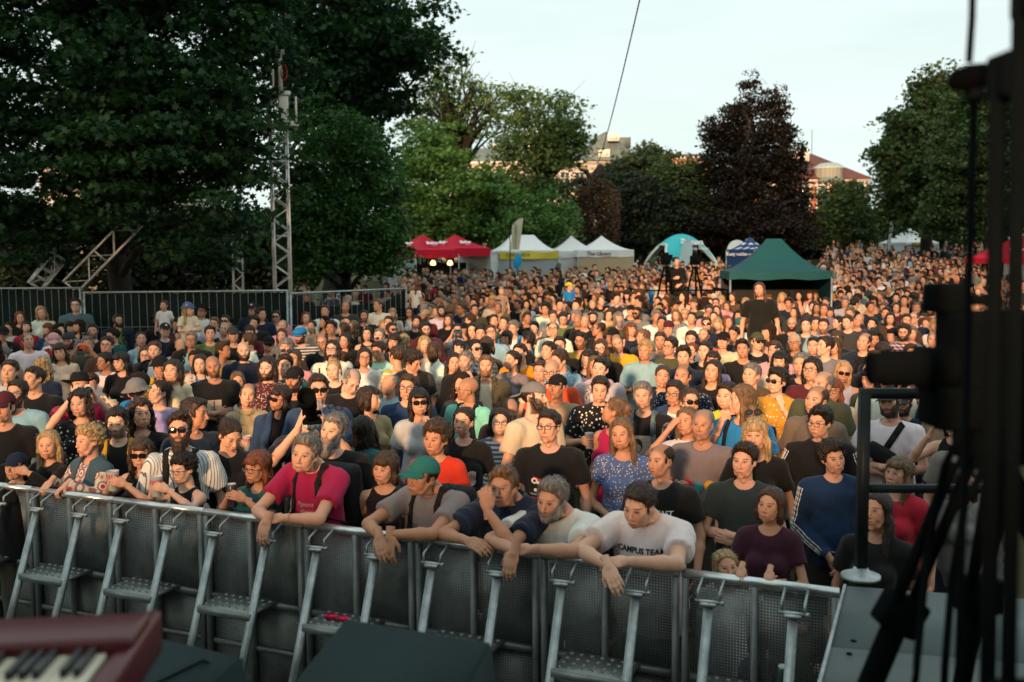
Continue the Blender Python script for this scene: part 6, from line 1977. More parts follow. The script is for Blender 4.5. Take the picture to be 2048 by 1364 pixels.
R 660 330 m 0 s:d j:dg:wh
R 1090 310 m -10 n:d t:pk
R 1565 260 f -10 m:d j:lb:gy #blue cardigan far back|person in pale blue cardigan over grey top in the far rows
R 1725 260 m 0 s:d t:gy
R 1920 200 m 0 n:d j:nv:wh #white top and dark jacket far back|person in white top under dark jacket before the lettered white tent
R 640 480 m 0 s:d t:nv
R 210 500 f 5 l:d t:dg
R 410 500 m 0 s:b t:nv
R 500 520 f 0 m:l t:br
R 900 470 f -5 l:y t:tn
R 790 530 c 0 s:y t:tn sc=.6 up|small fair-haired child lifted up in the far rows
R 1300 470 m 0 s:b t:tn B
R 1410 450 m 20 s:d t:lb
R 1655 470 c 70 s:b t:bl kly sc=.66 up d=24 #child with lime cap|child in lime cap with blue ear defenders and blue T-shirt on shoulders
R 1660 650 m 0 n:g t:gy
R 560 600 m 0 s:g t:dg g
R 600 690 f -60 p:d j:nv:lg kpk
R 965 600 m -30 s:g t:bk
R 1110 600 m 0 s:k t:nv
R 1390 610 m -20 s:d t:bk ktn B
R 1500 660 f 0 m:g t:lg
R 1810 670 f 0 p:k t:dg
R 1860 600 m -15 s:d t:gn kbk
R 1960 700 m 0 b t:dg
R 1000 700 m -40 s:k t:bk
R 740 740 m -10 n:b t:bk u
R 190 640 m 40 s:b t:tn ktn
R 1420 560 f 0 l:r t:gy
R 1270 660 f -5 m:r t:bk
U 1100 740 m 0 s:d t:bk kbk M=blob #black T-shirt white letters far right|person in black T-shirt with white lettering near the far red tent
U 860 775 f 0 c:l t:br
U 745 740 f -10 p:d t:ol
U 840 870 m -15 s:k h:br B
U 940 890 f -30 l:d t:wh
U 870 530 m 0 s:k t:bl
U 960 450 m -20 s:k t:wh
U 880 680 m 0 s:d t:nv
U 1340 640 m 0 s:g t:dg kbk
U 340 770 m 0 s:k t:bk s
U 370 620 m 0 c:k t:wh #white T-shirt dark curls far right|person in white T-shirt with dark curly hair behind the brown cap
U 350 900 f 0 m:d t:bu
U 560 800 m -150 m:k t:bk
U 500 680 m 40 s:d t:bk kbk
U 620 910 m -5 s:l t:pk u
U 1285 940 f -10 l:d t:gy
U 740 650 m -15 s:d t:nv
Q 190 470 m 10 s:d t:wh kn2
Q 680 490 m 0 s:d t:lg
Q 745 330 m -70 s:d t:bk
Q 965 320 m 40 s:d h:lg
Q 1210 420 m -5 s:d t:tl
Q 1330 480 f 0 l:d t:bk
Q 830 490 m 0 s:g t:tn
Q 960 490 m 30 s:b h:bu:plaid
Q 1170 350 f 150 l:y t:tl
"""
# ================================================================ the crowd
CC = dict(bk=(.010, .010, .011), nv=(.012, .018, .040), nb=(.02, .045, .11), gb=(.075, .11, .15), gy=(.16, .16, .165), lg=(.36, .37, .40), dg=(.035, .037, .040), wh=(.66, .64, .62), cr=(.55, .47, .35), tn=(.32, .24, .15),
          br=(.06, .035, .022), ol=(.06, .062, .035), ot=(.13, .115, .085), ob=(.075, .05, .028), gn=(.085, .14, .05), lm=(.30, .52, .08), tl=(.018, .085, .09), tq=(.2, .5, .45), mi=(.16, .50, .40), bl=(.02, .19, .42), lb=(.22, .38, .46), lt=(.36, .55, .52),
          rd=(.38, .015, .03), ro=(.55, .07, .03), sc=(.62, .045, .02), **{'or': (.72, .20, .008)}, yl=(.62, .36, .02), mu=(.45, .24, .03), pk=(.55, .27, .29), mg=(.32, .012, .06), bu=(.075, .014, .022), bw=(.045, .012, .022), pu=(.34, .27, .46), pl=(.10, .03, .12), ly=(.50, .46, .04),
          sa=(.62, .26, .15), te=(.02, .13, .12), ye=(.5, .35, .05), bf=(.075, .11, .24), dt=(.022, .035, .036), bn=(.012, .035, .09), yb=(.05, .09, .22), kn=(.012, .02, .05), kl=(0, 0, 0), lgr=(.2, .3, .2))
CNAME = dict(bk='black', nv='navy', nb='denim blue', gb='grey-blue', gy='grey', lg='pale grey', dg='charcoal', wh='white', cr='cream', tn='beige', br='dark brown', ol='olive', ot='olive grey', ob='brown', gn='moss green', lm='lime green', tl='teal', mi='mint', bl='bright blue', lb='light blue', lt='pale teal',
             rd='red', ro='orange-red', sc='scarlet', yl='yellow', mu='mustard', pk='pink', mg='magenta', bu='maroon', bw='burgundy', pu='lilac', pl='purple', ly='lime yellow', sa='salmon', te='dark teal', ye='ochre', bf='blue', dt='slate', bn='navy', yb='blue', **{'or': 'orange'})
KNAME = dict(t='T-shirt', v='V-neck top', h='collared shirt', l='long-sleeved top', s='sleeveless top', j='open jacket', V='open vest', y='hoodie', d='loose blouse')
HAIRC_ = dict(k=(.010, .008, .007), d=(.022, .013, .009), b=(.050, .028, .016), l=(.13, .078, .042), y=(.34, .23, .11), g=(.15, .14, .135), w=(.42, .40, .37), r=(.14, .045, .018))
REG = dict(A=(0, 560, 4.871), B=(400, 560, 4.871), C=(800, 560, 4.871), D=(1200, 560, 4.871), E=(1600, 560, 4.547), F=(0, 780, 4.871), G=(400, 780, 4.871), H=(740, 780, 4.871), I=(1140, 780, 4.871), J=(1480, 780, 4.2625), K=(0, 920, 3.073), M=(1000, 920, 3.073),
           Q=(580, 500, 6.4), R=(880, 500, 6.4), S=(1180, 500, 6.4), T=(1480, 500, 6.4), U=(1740, 480, 6.65))
HOLD = {'A 860 635': ('phone', (.75, .10, .02), 'orange mobile phone held up sideways at the left'), 'A 785 1045': ('binoculars', None, 'black binoculars raised under the black brimmed hat'),
        'B 325 535': ('cup', None, 'printed plastic beer cup held by the person in grey cap'), 'B 1750 690': ('tallcan', (.35, .28, .12), 'tall gold and red drink can held up before the pale teal shirt'),
        'B 455 1120': ('cup', None, 'white and red paper cup held before the khaki henley'), 'C 550 490': ('binoculars', None, 'mirrored binoculars raised in both hands at mid crowd'),
        'C 1180 715': ('cup', None, 'printed beer cup held beside the orange T-shirt'), 'C 1940 1060': ('cup', None, 'clear half empty cup held before the black floral shirt'),
        'D 440 690': ('phone', (.02, .02, .02), 'dark phone held at the waist of the light blue shirt'), 'D 305 480': ('bottle', (.02, .03, .04), 'dark drink bottle held at the mouth in mid crowd'),
        'F 465 530': None, 'F 1365 610': ('cup', None, 'pale plastic cup held at the barrier by the black vest'), 'F 1800 760': ('cup', None, 'tall clear cup held before the dark curls at the barrier'),
        'G 560 745': ('can', (.03, .02, .03), 'dark drink can held above the barrier rail'), 'G 1630 400': ('can', (.5, .01, .03), 'red drink can held up behind the long black hair'),
        'G 1065 225': ('longlens', None, 'black camera with very long telephoto lens pointing up left'), 'H 910 310': ('cup', None, 'cloudy plastic cup tilted before the black hands-print T-shirt'),
        'J 1850 260': ('phone', (.01, .01, .01), 'black phone held sideways behind the platform rail'), 'S 820 440': ('phone', (.02, .02, .02), 'dark phone lifted high to film in the far rows')}
SKINS = [(.56, .31, .20), (.51, .27, .175), (.60, .35, .24), (.47, .24, .15), (.54, .30, .205), (.40, .20, .12), (.58, .32, .22), (.62, .38, .275)]
def parse(line):
    body, lab = (line.split('|', 1) + [''])[:2]
    lm = ''
    if '#' in body: body, lm = body.split('#', 1)
    tk = body.split()
    e = dict(id=' '.join(tk[:3]), reg=tk[0], sex=tk[3], yaw=float(tk[4]), hair=tk[5], top=tk[6].split(':'), lab=lab.strip(), lm=lm.strip(), fat=0.12, pose='d', pit=0.0, sc=None, up=False, d=None, hz=None, cap=None, gl=None, u=False, beard=0.0, M=None, bp=False, SS=False, ov=False)
    ox, oy, k = REG[tk[0]]
    e['px'], e['py'] = ox + float(tk[1]) / k, oy + float(tk[2]) / k
    for t in tk[7:]:
        if t in ('g', 's'): e['gl'] = t
        elif t == 'u': e['u'] = True
        elif t == 'B': e['beard'] = 1.4
        elif t == 'B2': e['beard'] = 2.0
        elif t in 'SMG' and len(t) == 1: e['beard'] = .5 if t == 'S' else .75
        elif t == 'bp': e['bp'] = True
        elif t == 'SS': e['SS'] = True
        elif t == 'ov': e['ov'] = True
        elif t == 'up': e['up'] = True
        elif '=' in t:
            a, b = t.split('=')
            if b: e[a] = b if a in ('pose', 'M', 'p') else float(b)
            if a == 'p': e['pose'] = b
        elif t[0] in 'kKbfhe' and len(t) >= 3: e['cap'] = (t[0], t[1:].rstrip('2') if t[1:] != 'kn2' else 'kn', t.endswith('2'))
    return e
PEOPLE = [parse(l) for l in PEOPLE_TXT.strip().splitlines() if l.strip()]
def fence_limit(px):
    if px < 575: return FD - .75
    if px < 815: return FD - .8 + 2.3 * (px - 581) / 231
    return 99
def bar_d(px): return 1 / max(.02, 1 / BA.y + (1 / BB.y - 1 / BA.y) * (px - 228) / 1454)
def yh(px): return 509 - (px - 1024) * .0087
for i, e in enumerate(PEOPLE):
    rs = np.random.RandomState(i * 7 + 1)
    e['rs'] = rs; e['i'] = i
    base = {'m': 1.665, 'f': 1.585, 'c': 1.36}[e['sex']]
    dy = e['py'] - yh(e['px'])
    if e['d'] is None:
        if e['up'] and e['sex'] == 'c': e['d'] = None
        else:
            hz = e['hz'] or base
            if e['sc'] and e['sex'] == 'c': hz = 1.72 * e['sc']
            d = (HC - hz) * F_PX / max(dy, 8)
            for _ in range(4):          # the lawn climbs gently at the back
                q = P(e['px'], e['py'], d); d = (HC - hz - ground_z(q.x, q.y)) * F_PX / max(dy, 8)
                d = max(4, min(d, 60))
            lim = fence_limit(e['px'])
            if e['reg'] in 'AB' and d > lim: d = lim
            if e['px'] < 1690: d = max(d, bar_d(e['px']) + .75)
            elif e['px'] > 1690: d = max(d, 6.0)
            e['d'] = d
        e['fix'] = False
    else: e['fix'] = True
for e in PEOPLE:
    if e['d'] is None:        # a child on shoulders takes the depth of the nearest adult below
        c = [q for q in PEOPLE if q['d'] and not q['up'] and q['py'] > e['py'] and abs(q['px'] - e['px']) < 60 and q['py'] - e['py'] < 120]
        e['d'] = (min(c, key=lambda q: abs(q['px'] - e['px']) + .5 * (q['py'] - e['py']))['d'] + .12) if c else 16.0
        e['fix'] = True
# spread people who would stand inside one another along their own line of sight
for it in range(40):
    for a in range(len(PEOPLE)):
        A = PEOPLE[a]
        for b in range(a + 1, len(PEOPLE)):
            B = PEOPLE[b]
            if A['up'] or B['up'] or abs(A['d'] - B['d']) > .6: continue
            pa, pb = P(A['px'], A['py'], A['d']), P(B['px'], B['py'], B['d'])
            dx, dy_ = pa.x - pb.x, pa.y - pb.y
            if abs(dx) > .46 or dx * dx * .75 + dy_ * dy_ > .20: continue
            s = .05 if dy_ >= 0 else -.05
            for q, k in ((A, s), (B, -s)):
                if q['fix']: continue
                nd = q['d'] + k
                if nd > fence_limit(q['px']) and q['reg'] in 'AB': continue
                hz = P(q['px'], q['py'], nd).z
                if nd < 20 and not (1.38 < hz < 1.88): continue
                if nd < bar_d(min(q['px'], 1690)) + .72: continue
                q['d'] = nd
PEOPLE.sort(key=lambda e: e['d'])
NAMED, REST = PEOPLE[:300], PEOPLE[300:]
# ---------------------------------------------------------------- labels
LMS = [e for e in NAMED if e['lm']]
def describe(e):
    k = e['top'][0]; c = CNAME.get(e['top'][1].rstrip('2'), 'dark')
    nm = KNAME[k]
    pat = e['top'][2] if len(e['top']) > 2 else None
    w = []
    if pat and k not in 'jV': w.append({'floral': 'flowered', 'smallfloral': 'dotted', 'plaid': 'plaid', 'stripe': 'striped', 'bold': 'patterned', 'pinstripe': 'pinstriped', 'medallion': 'patterned'}.get(pat, ''))
    art = 'child' if e['sex'] == 'c' else 'person'
    s = f"{art} in {c} {' '.join(w)} {nm}".replace('  ', ' ')
    if e['cap']: s += {'k': ' and cap', 'K': ' and backwards cap', 'b': ' and bucket hat', 'f': ' and flat cap', 'h': ' and brimmed hat', 'e': ' and headscarf'}[e['cap'][0]]
    elif e['gl'] == 's': s += ' and sunglasses'
    elif e['gl'] == 'g': s += ' and glasses'
    elif e['pose'] in 'pP': s += ' with raised arms'
    return s
def rel(e, m):
    dx, dy = e['px'] - m['px'], e['py'] - m['py']
    sz = 470 / max(m['d'], 1)
    far = math.hypot(dx, dy) > 2.2 * sz * 2
    if abs(dx) < abs(dy) * .6: r = 'behind' if dy < 0 else 'in front of'
    elif dx < 0: r = 'left of' if abs(dy) < abs(dx) * .45 else ('behind and left of' if dy < 0 else 'in front and left of')
    else: r = 'right of' if abs(dy) < abs(dx) * .45 else ('behind and right of' if dy < 0 else 'in front and right of')
    return f"{r} the {m['lm']}"
used = set(e['lab'] for e in NAMED if e['lab'])
for e in NAMED:
    if e['lab']: continue
    ms = sorted((m for m in LMS if m is not e), key=lambda m: math.hypot(m['px'] - e['px'], (m['py'] - e['py']) * 1.2))
    done = False
    for m in ms[:7]:
        l = f"{describe(e)} {rel(e, m)}"
        if len(l.split()) <= 16 and l not in used: e['lab'] = l; done = True; break
    if not done: e['lab'] = f"{describe(e)} {rel(e, ms[0])}, turned aside"[:140]
    used.add(e['lab'])
# ---------------------------------------------------------------- prints on chests
PR = {k: simple(f"print_{k}", c, .8, 0, .08) for k, c in dict(white=(.62, .60, .56), grey=(.20, .19, .18), red=(.50, .02, .03), pink=(.62, .05, .22), teal=(.02, .22, .25), dark=(.015, .015, .018), gold=(.35, .22, .06), green=(.06, .30, .05), yellow=(.55, .28, .02), tan=(.36, .30, .24), orange=(.6, .15, .02)).items()}
def disc(cx, cz, rx, rz, rot=0, n=18):
    V = [(0, 0)] + [(math.cos(2 * math.pi * k / n) * r, math.sin(2 * math.pi * k / n) * r) for r in (.35, .7, 1) for k in range(n)]
    F = [(0, 1 + k, 1 + (k + 1) % n) for k in range(n)]
    for q in range(2): F += [(1 + q * n + k, 1 + (q + 1) * n + k, 1 + (q + 1) * n + (k + 1) % n) for k in range(n)] + [(1 + q * n + k, 1 + (q + 1) * n + (k + 1) % n, 1 + q * n + (k + 1) % n) for k in range(n)]
    c, s = math.cos(rot), math.sin(rot)
    return [(cx + x * rx * c - z * rz * s, cz + x * rx * s + z * rz * c) for x, z in V], F
def rect(cx, cz, w, h, rot=0, n=6):
    V = [((i / n - .5) * w, (j / n - .5) * h) for i in range(n + 1) for j in range(n + 1)]
    F = []
    for i in range(n):
        for j in range(n): a = i * (n + 1) + j; F += [(a, a + n + 1, a + n + 2), (a, a + n + 2, a + 1)]
    c, s = math.cos(rot), math.sin(rot)
    return [(cx + x * c - z * s, cz + x * s + z * c) for x, z in V], F
def words_(txt, size, cx, cz, bold=0, shear=0):
    me = text_mesh(txt, size, PR['white'], 0, 'CENTER', shear, bold)
    V = [(cx + v.co.x, cz + v.co.y) for v in me.vertices]; F = [tuple(p.vertices) for p in me.polygons]
    bpy.data.meshes.remove(me)
    return V, F
def print_shapes(kind, rs):
    if kind == 'campus': return [('dark', words_("CAMPUS TEAM", .042, .005, 1.325, .0016))]
    if kind == 'fast':
        return [('white', words_("LIVE FAST", .050, .0, 1.285, .001, .15)), ('pink', rect(.02, 1.195, .20, .13)), ('white', disc(-.02, 1.18, .055, .022)), ('white', disc(.045, 1.195, .030, .024)), ('dark', disc(.05, 1.198, .012, .008)), ('dark', disc(-.03, 1.188, .02, .007))]
    if kind == 'hands':
        o = []
        for s in (-1, 1):
            o.append(('white', disc(.065 * s, 1.17, .040, .036, .4 * s)))
            for k in range(4): o.append(('white', rect(.045 * s + .017 * k * s, 1.225 + .01 * math.sin(k), .013, .065, -.12 * s)))
            o.append(('white', rect(.028 * s, 1.165, .014, .05, .7 * s)))
        for k in range(9): o.append(('gold', disc(rs.uniform(-.07, .07), 1.095 + rs.uniform(-.02, .025), .014, .012)))
        return o
    if kind == 'tool':
        return [('red', rect(-.04, 1.255, .15, .034, -.22)), ('white', rect(-.01, 1.235, .20, .022, -.2)), ('white', disc(-.10, 1.258, .026, .022)), ('dark', disc(-.10, 1.258, .011, .010)), ('red', rect(.09, 1.225, .10, .012, .1)), ('white', rect(.07, 1.195, .13, .026, .25)), ('white', rect(.10, 1.165, .11, .014, .3)), ('white', rect(.03, 1.155, .05, .05, .2)),
                ('red', rect(-.085, 1.14, .075, .016)), ('grey', rect(-.085, 1.165, .09, .014)), ('white', disc(-.09, 1.195, .013, .012)), ('white', rect(.05, 1.21, .02, .05, .9))]
    if kind == 'portrait': return [('tan', rect(0, 1.19, .17, .22)), ('dark', disc(-.03, 1.215, .045, .06)), ('tan', disc(-.02, 1.195, .022, .032)), ('dark', disc(-.03, 1.11, .06, .035)), ('red', rect(0, 1.06, .17, .036)), ('white', words_("Dědek", .03, 0, 1.052, 0, .4))]
    if kind == 'box': return [('tan', rect(-.01, 1.22, .15, .15)), ('grey', rect(.01, 1.20, .11, .07, .05)), ('dark', rect(-.01, 1.235, .01, .10)), ('grey', rect(-.03, 1.11, .16, .03))]
    if kind == 'script': return [('tan', words_("Pigeons", .040, -.0, 1.26, 0, .3)), ('tan', words_("playing", .034, 0.01, 1.22, 0, .3)), ('tan', words_("band", .040, 0, 1.18, 0, .3))]
    if kind == 'skull': return [('tan', disc(.03, 1.225, .085, .050)), ('tan', disc(.03, 1.19, .055, .05)), ('teal', rect(.03, 1.165, .12, .06)), ('dark', disc(.0, 1.15, .028, .026)), ('dark', disc(.065, 1.15, .028, .026)), ('orange', disc(-.03, 1.165, .012, .03))]
    if kind == 'bear':
        o = []
        for (x, z, c) in ((-.02, 1.15, 'teal'), (.06, 1.15, 'pink'), (.0, 1.10, 'pink'), (.055, 1.085, 'green'), (-.035, 1.045, 'teal'), (.055, 1.02, 'pink'), (.01, 1.03, 'tan'), (.02, 1.125, 'grey')):
            o += [(c, disc(x - .009, z, .014, .014)), (c, disc(x + .009, z, .014, .014)), (c, rect(x, z - .009, .02, .02, .785))]
        return o
    if kind == 'leaf': return [('red', disc(-.075, 1.205, .030, .042, .2)), ('teal', disc(.01, 1.19, .03, .04, -.3)), ('yellow', disc(.085, 1.20, .034, .042, .1)), ('teal', disc(-.005, 1.13, .03, .036))]
    if kind == 'cat': return [('dark', disc(.0, 1.19, .07, .06)), ('white', disc(-.03, 1.20, .014, .018)), ('white', disc(.03, 1.20, .014, .018)), ('dark', rect(-.05, 1.25, .03, .04, .5)), ('dark', rect(.05, 1.25, .03, .04, -.5)), ('white', disc(0, 1.16, .02, .008))]
    if kind == 'red': return [('orange', rect(-.02, 1.27, .16, .014, .12)), ('red', rect(.0, 1.235, .15, .022, .2)), ('orange', disc(.05, 1.25, .03, .02)), ('red', disc(-.05, 1.225, .02, .02)), ('red', rect(-.01, 1.20, .10, .012, .1))]
    if kind == 'band':
        return [('tan', rect(0, 1.10 + .017 * k, .31, .007)) for k in range(9)] + [('dark', rect(.085, 1.20, .095, .11))]
    return [('white', disc(.01, 1.22, .055, .040)), ('tan', rect(0, 1.16, .11, .016)), ('white', disc(-.04, 1.25, .02, .025))]
def add_print(parent_top, topme, kind, sk, rs):
    bvh = BVHTree.FromPolygons([v.co[:] for v in topme.vertices], [tuple(p.vertices) for p in topme.polygons])
    dr = Vector(sk['Rm'] @ np.array([0, 1.0, 0]))
    shapes = print_shapes(kind, rs); bycol = {}
    for li, (c, (V, F)) in enumerate(shapes):
        W = []
        for (x, z) in V:
            o = Vector(sk['up']((x, -.7, z)))
            h = bvh.ray_cast(o, dr)
            W.append((h[0] - dr * (.0035 + .0010 * li))[:] if h[0] is not None else (o + dr * .55)[:])
        m = bycol.setdefault(c, MB()); m.raw(W, F)
    for c, m in bycol.items(): m.build("print", PR[c], parent_top)
# ---------------------------------------------------------------- held things
def held(kind, col, label, pos, up=(0, 0, 1), face=None):
    t = empty({'phone': 'mobile_phone', 'cup': 'drink_cup', 'can': 'drink_can', 'tallcan': 'drink_can', 'binoculars': 'binoculars', 'longlens': 'telephoto_camera', 'bottle': 'drink_bottle'}[kind], pos)
    tag(t, label, {'phone': 'phone', 'cup': 'cup', 'can': 'can', 'tallcan': 'can', 'binoculars': 'binoculars', 'longlens': 'camera', 'bottle': 'bottle'}[kind])
    if face is not None: t.rotation_euler = (0, 0, face)
    if kind == 'phone':
        m = MB(); m.bbox((0, 0, 0), (.078, .006, .038), .006); o = m.build("phone_case", MAT['plastic'], t, color=col)
        m = MB(); m.box((0, .0066, 0), (.072, .0008, .034)); m.build("screen", MAT['darklens'], t)
        m = MB(); m.lathe([(0, 0), (.007, 0), (.007, .003), (0, .003)], 12, Matrix.Translation((.055, -.006, .02)) @ Matrix.Rotation(R(90), 4, 'X')); m.build("camera_eye", MAT['darklens'], t)
    elif kind == 'cup':
        m = MB(); m.lathe([(0, -.065), (.030, -.065), (.031, -.06), (.041, .072), (.0425, .074), (.040, .073), (.030, -.055), (0, -.056)], 24); m.build("cup_wall", MAT['cup'], t, True)
        m = MB(); m.lathe([(0, -.053), (.0295, -.053), (.0345, .015), (0, .016)], 24); m.build("drink", MAT['beer'], t, True)
        m = MB(); m.lathe([(.0375, .02), (.0398, .05)], 14); m.build("printed_band", PR['red'], t, True)
    elif kind in ('can', 'tallcan'):
        h = .075 if kind == 'can' else .085
        m = MB(); m.lathe([(0, -h), (.026, -h), (.033, -h + .008), (.033, h - .012), (.027, h)], 20); m.build("can_body", MAT['plastic'], t, True, color=col)
        m = MB(); m.lathe([(.027, h), (.0278, h + .003), (.024, h - .001), (0, h - .002)], 20); m.build("can_top", MAT['alu'], t, True)
        if kind == 'tallcan':
            m = MB(); m.lathe([(.0335, h - .045), (.0335, h - .012)], 20); m.build("red_band", PR['red'], t, True)
    elif kind == 'binoculars':
        for s in (-1, 1):
            m = MB(); m.lathe([(0, 0), (.020, 0), (.021, .05), (.029, .07), (.031, .13), (.024, .131)], 16, Matrix.Translation((s * .036, .05, 0)) @ Matrix.Rotation(R(90), 4, 'X')); b = m.build("barrel", MAT['blackmetal'], t, True)
            m = MB(); m.lathe([(.024, .1305), (0, .127)], 16, Matrix.Translation((s * .036, .05, 0)) @ Matrix.Rotation(R(90), 4, 'X')); m.build("lens", MAT['mirror'], b, True)
        m = MB(); m.tube([(-.03, 0, .01), (.03, 0, .01)], .012, 10); m.build("bridge", MAT['blackmetal'], t, True)
    elif kind == 'bottle':
        m = MB(); m.lathe([(0, -.12), (.034, -.12), (.036, -.11), (.036, .06), (.02, .09), (.018, .12), (0, .12)], 18); m.build("bottle_body", MAT['plastic'], t, True, color=col)
        m = MB(); m.lathe([(.021, .10), (.021, .13), (0, .132)], 14); m.build("stopper", MAT['blackmetal'], t, True)
    elif kind == 'longlens':
        m = MB(); m.bbox((0, 0, 0), (.070, .035, .05), .012); m.bbox((0, 0, .055), (.03, .03, .018), .008); m.build("camera_body", MAT['blackmetal'], t)
        m = MB(); m.lathe([(0, .03), (.042, .03), (.045, .10), (.040, .11), (.046, .2), (.058, .24), (.060, .33), (.056, .34), (.064, .345), (.066, .46), (.060, .46), (.056, .40), (0, .40)], 24, Matrix.Rotation(R(62), 4, 'X') @ Matrix.Rotation(R(-8), 4, 'Y')); m.build("telephoto_lens", MAT['blackmetal'], t, True)
    return t
MAT['mirror'] = simple("mirror_lens_blue", (.03, .22, .30), .1, .6, .3, 30)
# ---------------------------------------------------------------- building each person
CROWD_GROUP = "people standing in the concert crowd"
def place_person(e, named=True):
    i, rs = e['i'], e['rs']
    sex, d = e['sex'], e['d']
    q = P(e['px'], e['py'], d)
    lod = 0 if d < 10.2 else (1 if d < 17 else 2)
    pose, fat = e['pose'], round(e['fat'], 1)
    lean = 0.0; drop = 0.0
    RAIL[:] = [-.335, 1.245]
    if e['up']:
        s = e['sc'] or 1.0; gz = q.z - 1.642 * s
    else:
        gz = ground_z(q.x, q.y)
        H = q.z - gz
        drop = 0.0
        if e['fix'] and pose in 'lmoLnt' and sex != 'c':
            s = {'m': 1.0, 'f': .95}[sex]; lean = .13
            zh = headpos(skel(sex, 'd', lean, fat), lean)[2]
            drop = max(0.0, zh - H / s)
            if drop == 0: s = H / zh
        else: s = H / 1.642
        if sex == 'c': s = H / (1.642 + .03)
    los = -math.atan2(q.x, q.y)
    byaw = los + R(e['yaw']) * (.45 if abs(e['yaw']) < 100 else .8)
    if pose in 'lmoLntrwz' and e['fix']: byaw = math.atan2(BN.y, BN.x) + math.pi / 2 + R(e['yaw']) * .12
    hyaw = los + R(e['yaw'] + rs.normal(0, 7)) - byaw; byaw += R(rs.normal(0, 7)) if not e['fix'] else 0
    tilt = R(rs.normal(0, 5.5)); pitch = R(-(e['pit']) + rs.normal(0, 4) + (4 if e['pit'] == 0 else 0))
    Hr = rot3(hyaw, -pitch, tilt)
    sk = skel(sex, pose, lean, fat); hp = headpos(sk, lean)
    if e['fix'] and pose in 'lmoLntrwz':
        cb, sb = math.cos(byaw), math.sin(byaw)
        bx, by = q.x - (hp[0] * cb - hp[1] * sb) * s, q.y - (hp[0] * sb + hp[1] * cb) * s
        dist = abs((Vector((bx, by, 0)) - Vector((BA.x, BA.y, 0))).dot(BN)) / s
        RAIL[:] = [round(-dist, 3), round(1.247 / s + drop, 3)]
        sk = skel(sex, pose, lean, fat)
    # feet so that the head stands where it should
    cb, sb = math.cos(byaw), math.sin(byaw)
    ox, oy = hp[0] * s, hp[1] * s
    base = Vector((q.x - (ox * cb - oy * sb), q.y - (ox * sb + oy * cb), gz))
    hs_ = (1.28 if e['up'] else 1.08) if sex == 'c' else .955
    skin = SKINS[rs.randint(len(SKINS))]
    hc = HAIRC_[(e['hair'] + ':d').split(':')[1][0]]
    me = body_mesh(sex, int(rs.randint(8 if lod < 2 else 4)), pose, lean, fat, Hr, lod, None, drop, hs_)
    b = add("person", me, color=skin)
    b.location = base; b.rotation_euler = (0, 0, byaw); b.scale = (s, s, s)
    hst = e['hair'].split(':')[0]
    b['beard'] = float(min(1, e['beard'])) * (.45 if .4 < e['beard'] < .6 else .9)
    b['beardcol'] = tuple(x * 1.05 for x in (hc if hst != 'b' else (.05, .035, .025)))
    b['browcol'] = tuple(x * .8 for x in (hc if hst not in 'b' else (.05, .03, .02)))
    b['scalp'] = .5 if hst == 'n' else (.25 if hst == 'b' else 0.0)
    b['smile'] = float(np.clip(rs.normal(.25, .45), -.5, 1)) if 'augh' not in e['lab'] and 'smil' not in e['lab'] else 1.0
    b['squint'] = float(rs.uniform(.1, .9))
    tag(b, e['lab'], "child" if sex == 'c' else "person", CROWD_GROUP)
    piv = np.array([0, .02, -.09]); hs = hs_
    DZ = (0, 0, -drop)
    HM = Matrix.Translation(Vector(hp) + Vector(DZ)) @ Matrix.Scale(hs, 4) @ Matrix.Translation(Vector(piv)) @ Matrix(Hr.tolist()).to_4x4() @ Matrix.Translation(Vector(-piv))
    if hst != 'b':
        hh = hst if not (e['cap'] and hst in 'sqcxk') else 'n'
        add("hair", hair_mesh(hh, sex, lod, int(e.get('hs', rs.randint(4)))), b, mat4=HM, color=hc)
    if e['beard'] > 1: add("beard", beard_mesh(lod, e['beard'] > 1.8), b, mat4=HM, color=tuple(x * (1.25 if hc[0] > .1 else 1) for x in hc))
    if e['cap']:
        ck, cc, mark = e['cap']
        c = add("cap", cap_mesh(ck), b, mat4=HM, color=CC.get({'kn': 'kn', 'bl': 'bl'}.get(cc, cc), (.02, .02, .02)))
        if ck == 'b' and cc == 'fl' : c.color = (.06, .10, .22, 1)
        if mark:
            m = MB(); m.raw([(-.022, -.100, .072), (.022, -.100, .072), (.0, -.085, .108)], [(0, 1, 2)]); m.build("cap_badge", PR['white'], c)
    if e['gl']:
        f, l = glasses_meshes(e['gl']); g_ = add("glasses", f, b, mat4=HM); add("lens", l, g_)
    if e['u']:
        f, l = glasses_meshes('s'); M2 = HM @ Matrix.Translation((0, .055, .105)) @ Matrix.Rotation(R(-38), 4, 'X')
        g_ = add("sunglasses", f, b, mat4=M2); add("lens", l if 'blue' not in e['lm'] else l, g_)
    k = e['top'][0]; col = CC.get(e['top'][1].rstrip('2'), (.1, .1, .1)); third = e['top'][2] if len(e['top']) > 2 else None
    col = tuple(c * rs.uniform(.9, 1.1) for c in col)
    sd = int(rs.randint(3)) if lod else int(rs.randint(50))
    if k in 'jV':
        inner = top_mesh('t', sex, pose, lean, fat, lod, MAT['cloth_None'], sd)
        add("shirt", inner, b, color=CC.get(third, CC['dg']), loc=DZ)
        tm = top_mesh(k, sex, pose, lean, fat, lod, MAT['cloth_None'], sd); to = add("jacket" if k == 'j' else "vest", tm, b, color=col, loc=DZ)
        if k == 'j' and lod == 0:
            pass
    else:
        tm = top_mesh(k, sex, pose, lean, fat, lod, MAT['cloth_' + str(third if third else None)], sd)
        to = add({'t': 'tshirt', 'v': 'tshirt', 'h': 'shirt', 'l': 'jumper', 's': 'vest_top', 'y': 'hoodie', 'd': 'blouse'}[k], tm, b, color=col, loc=DZ)
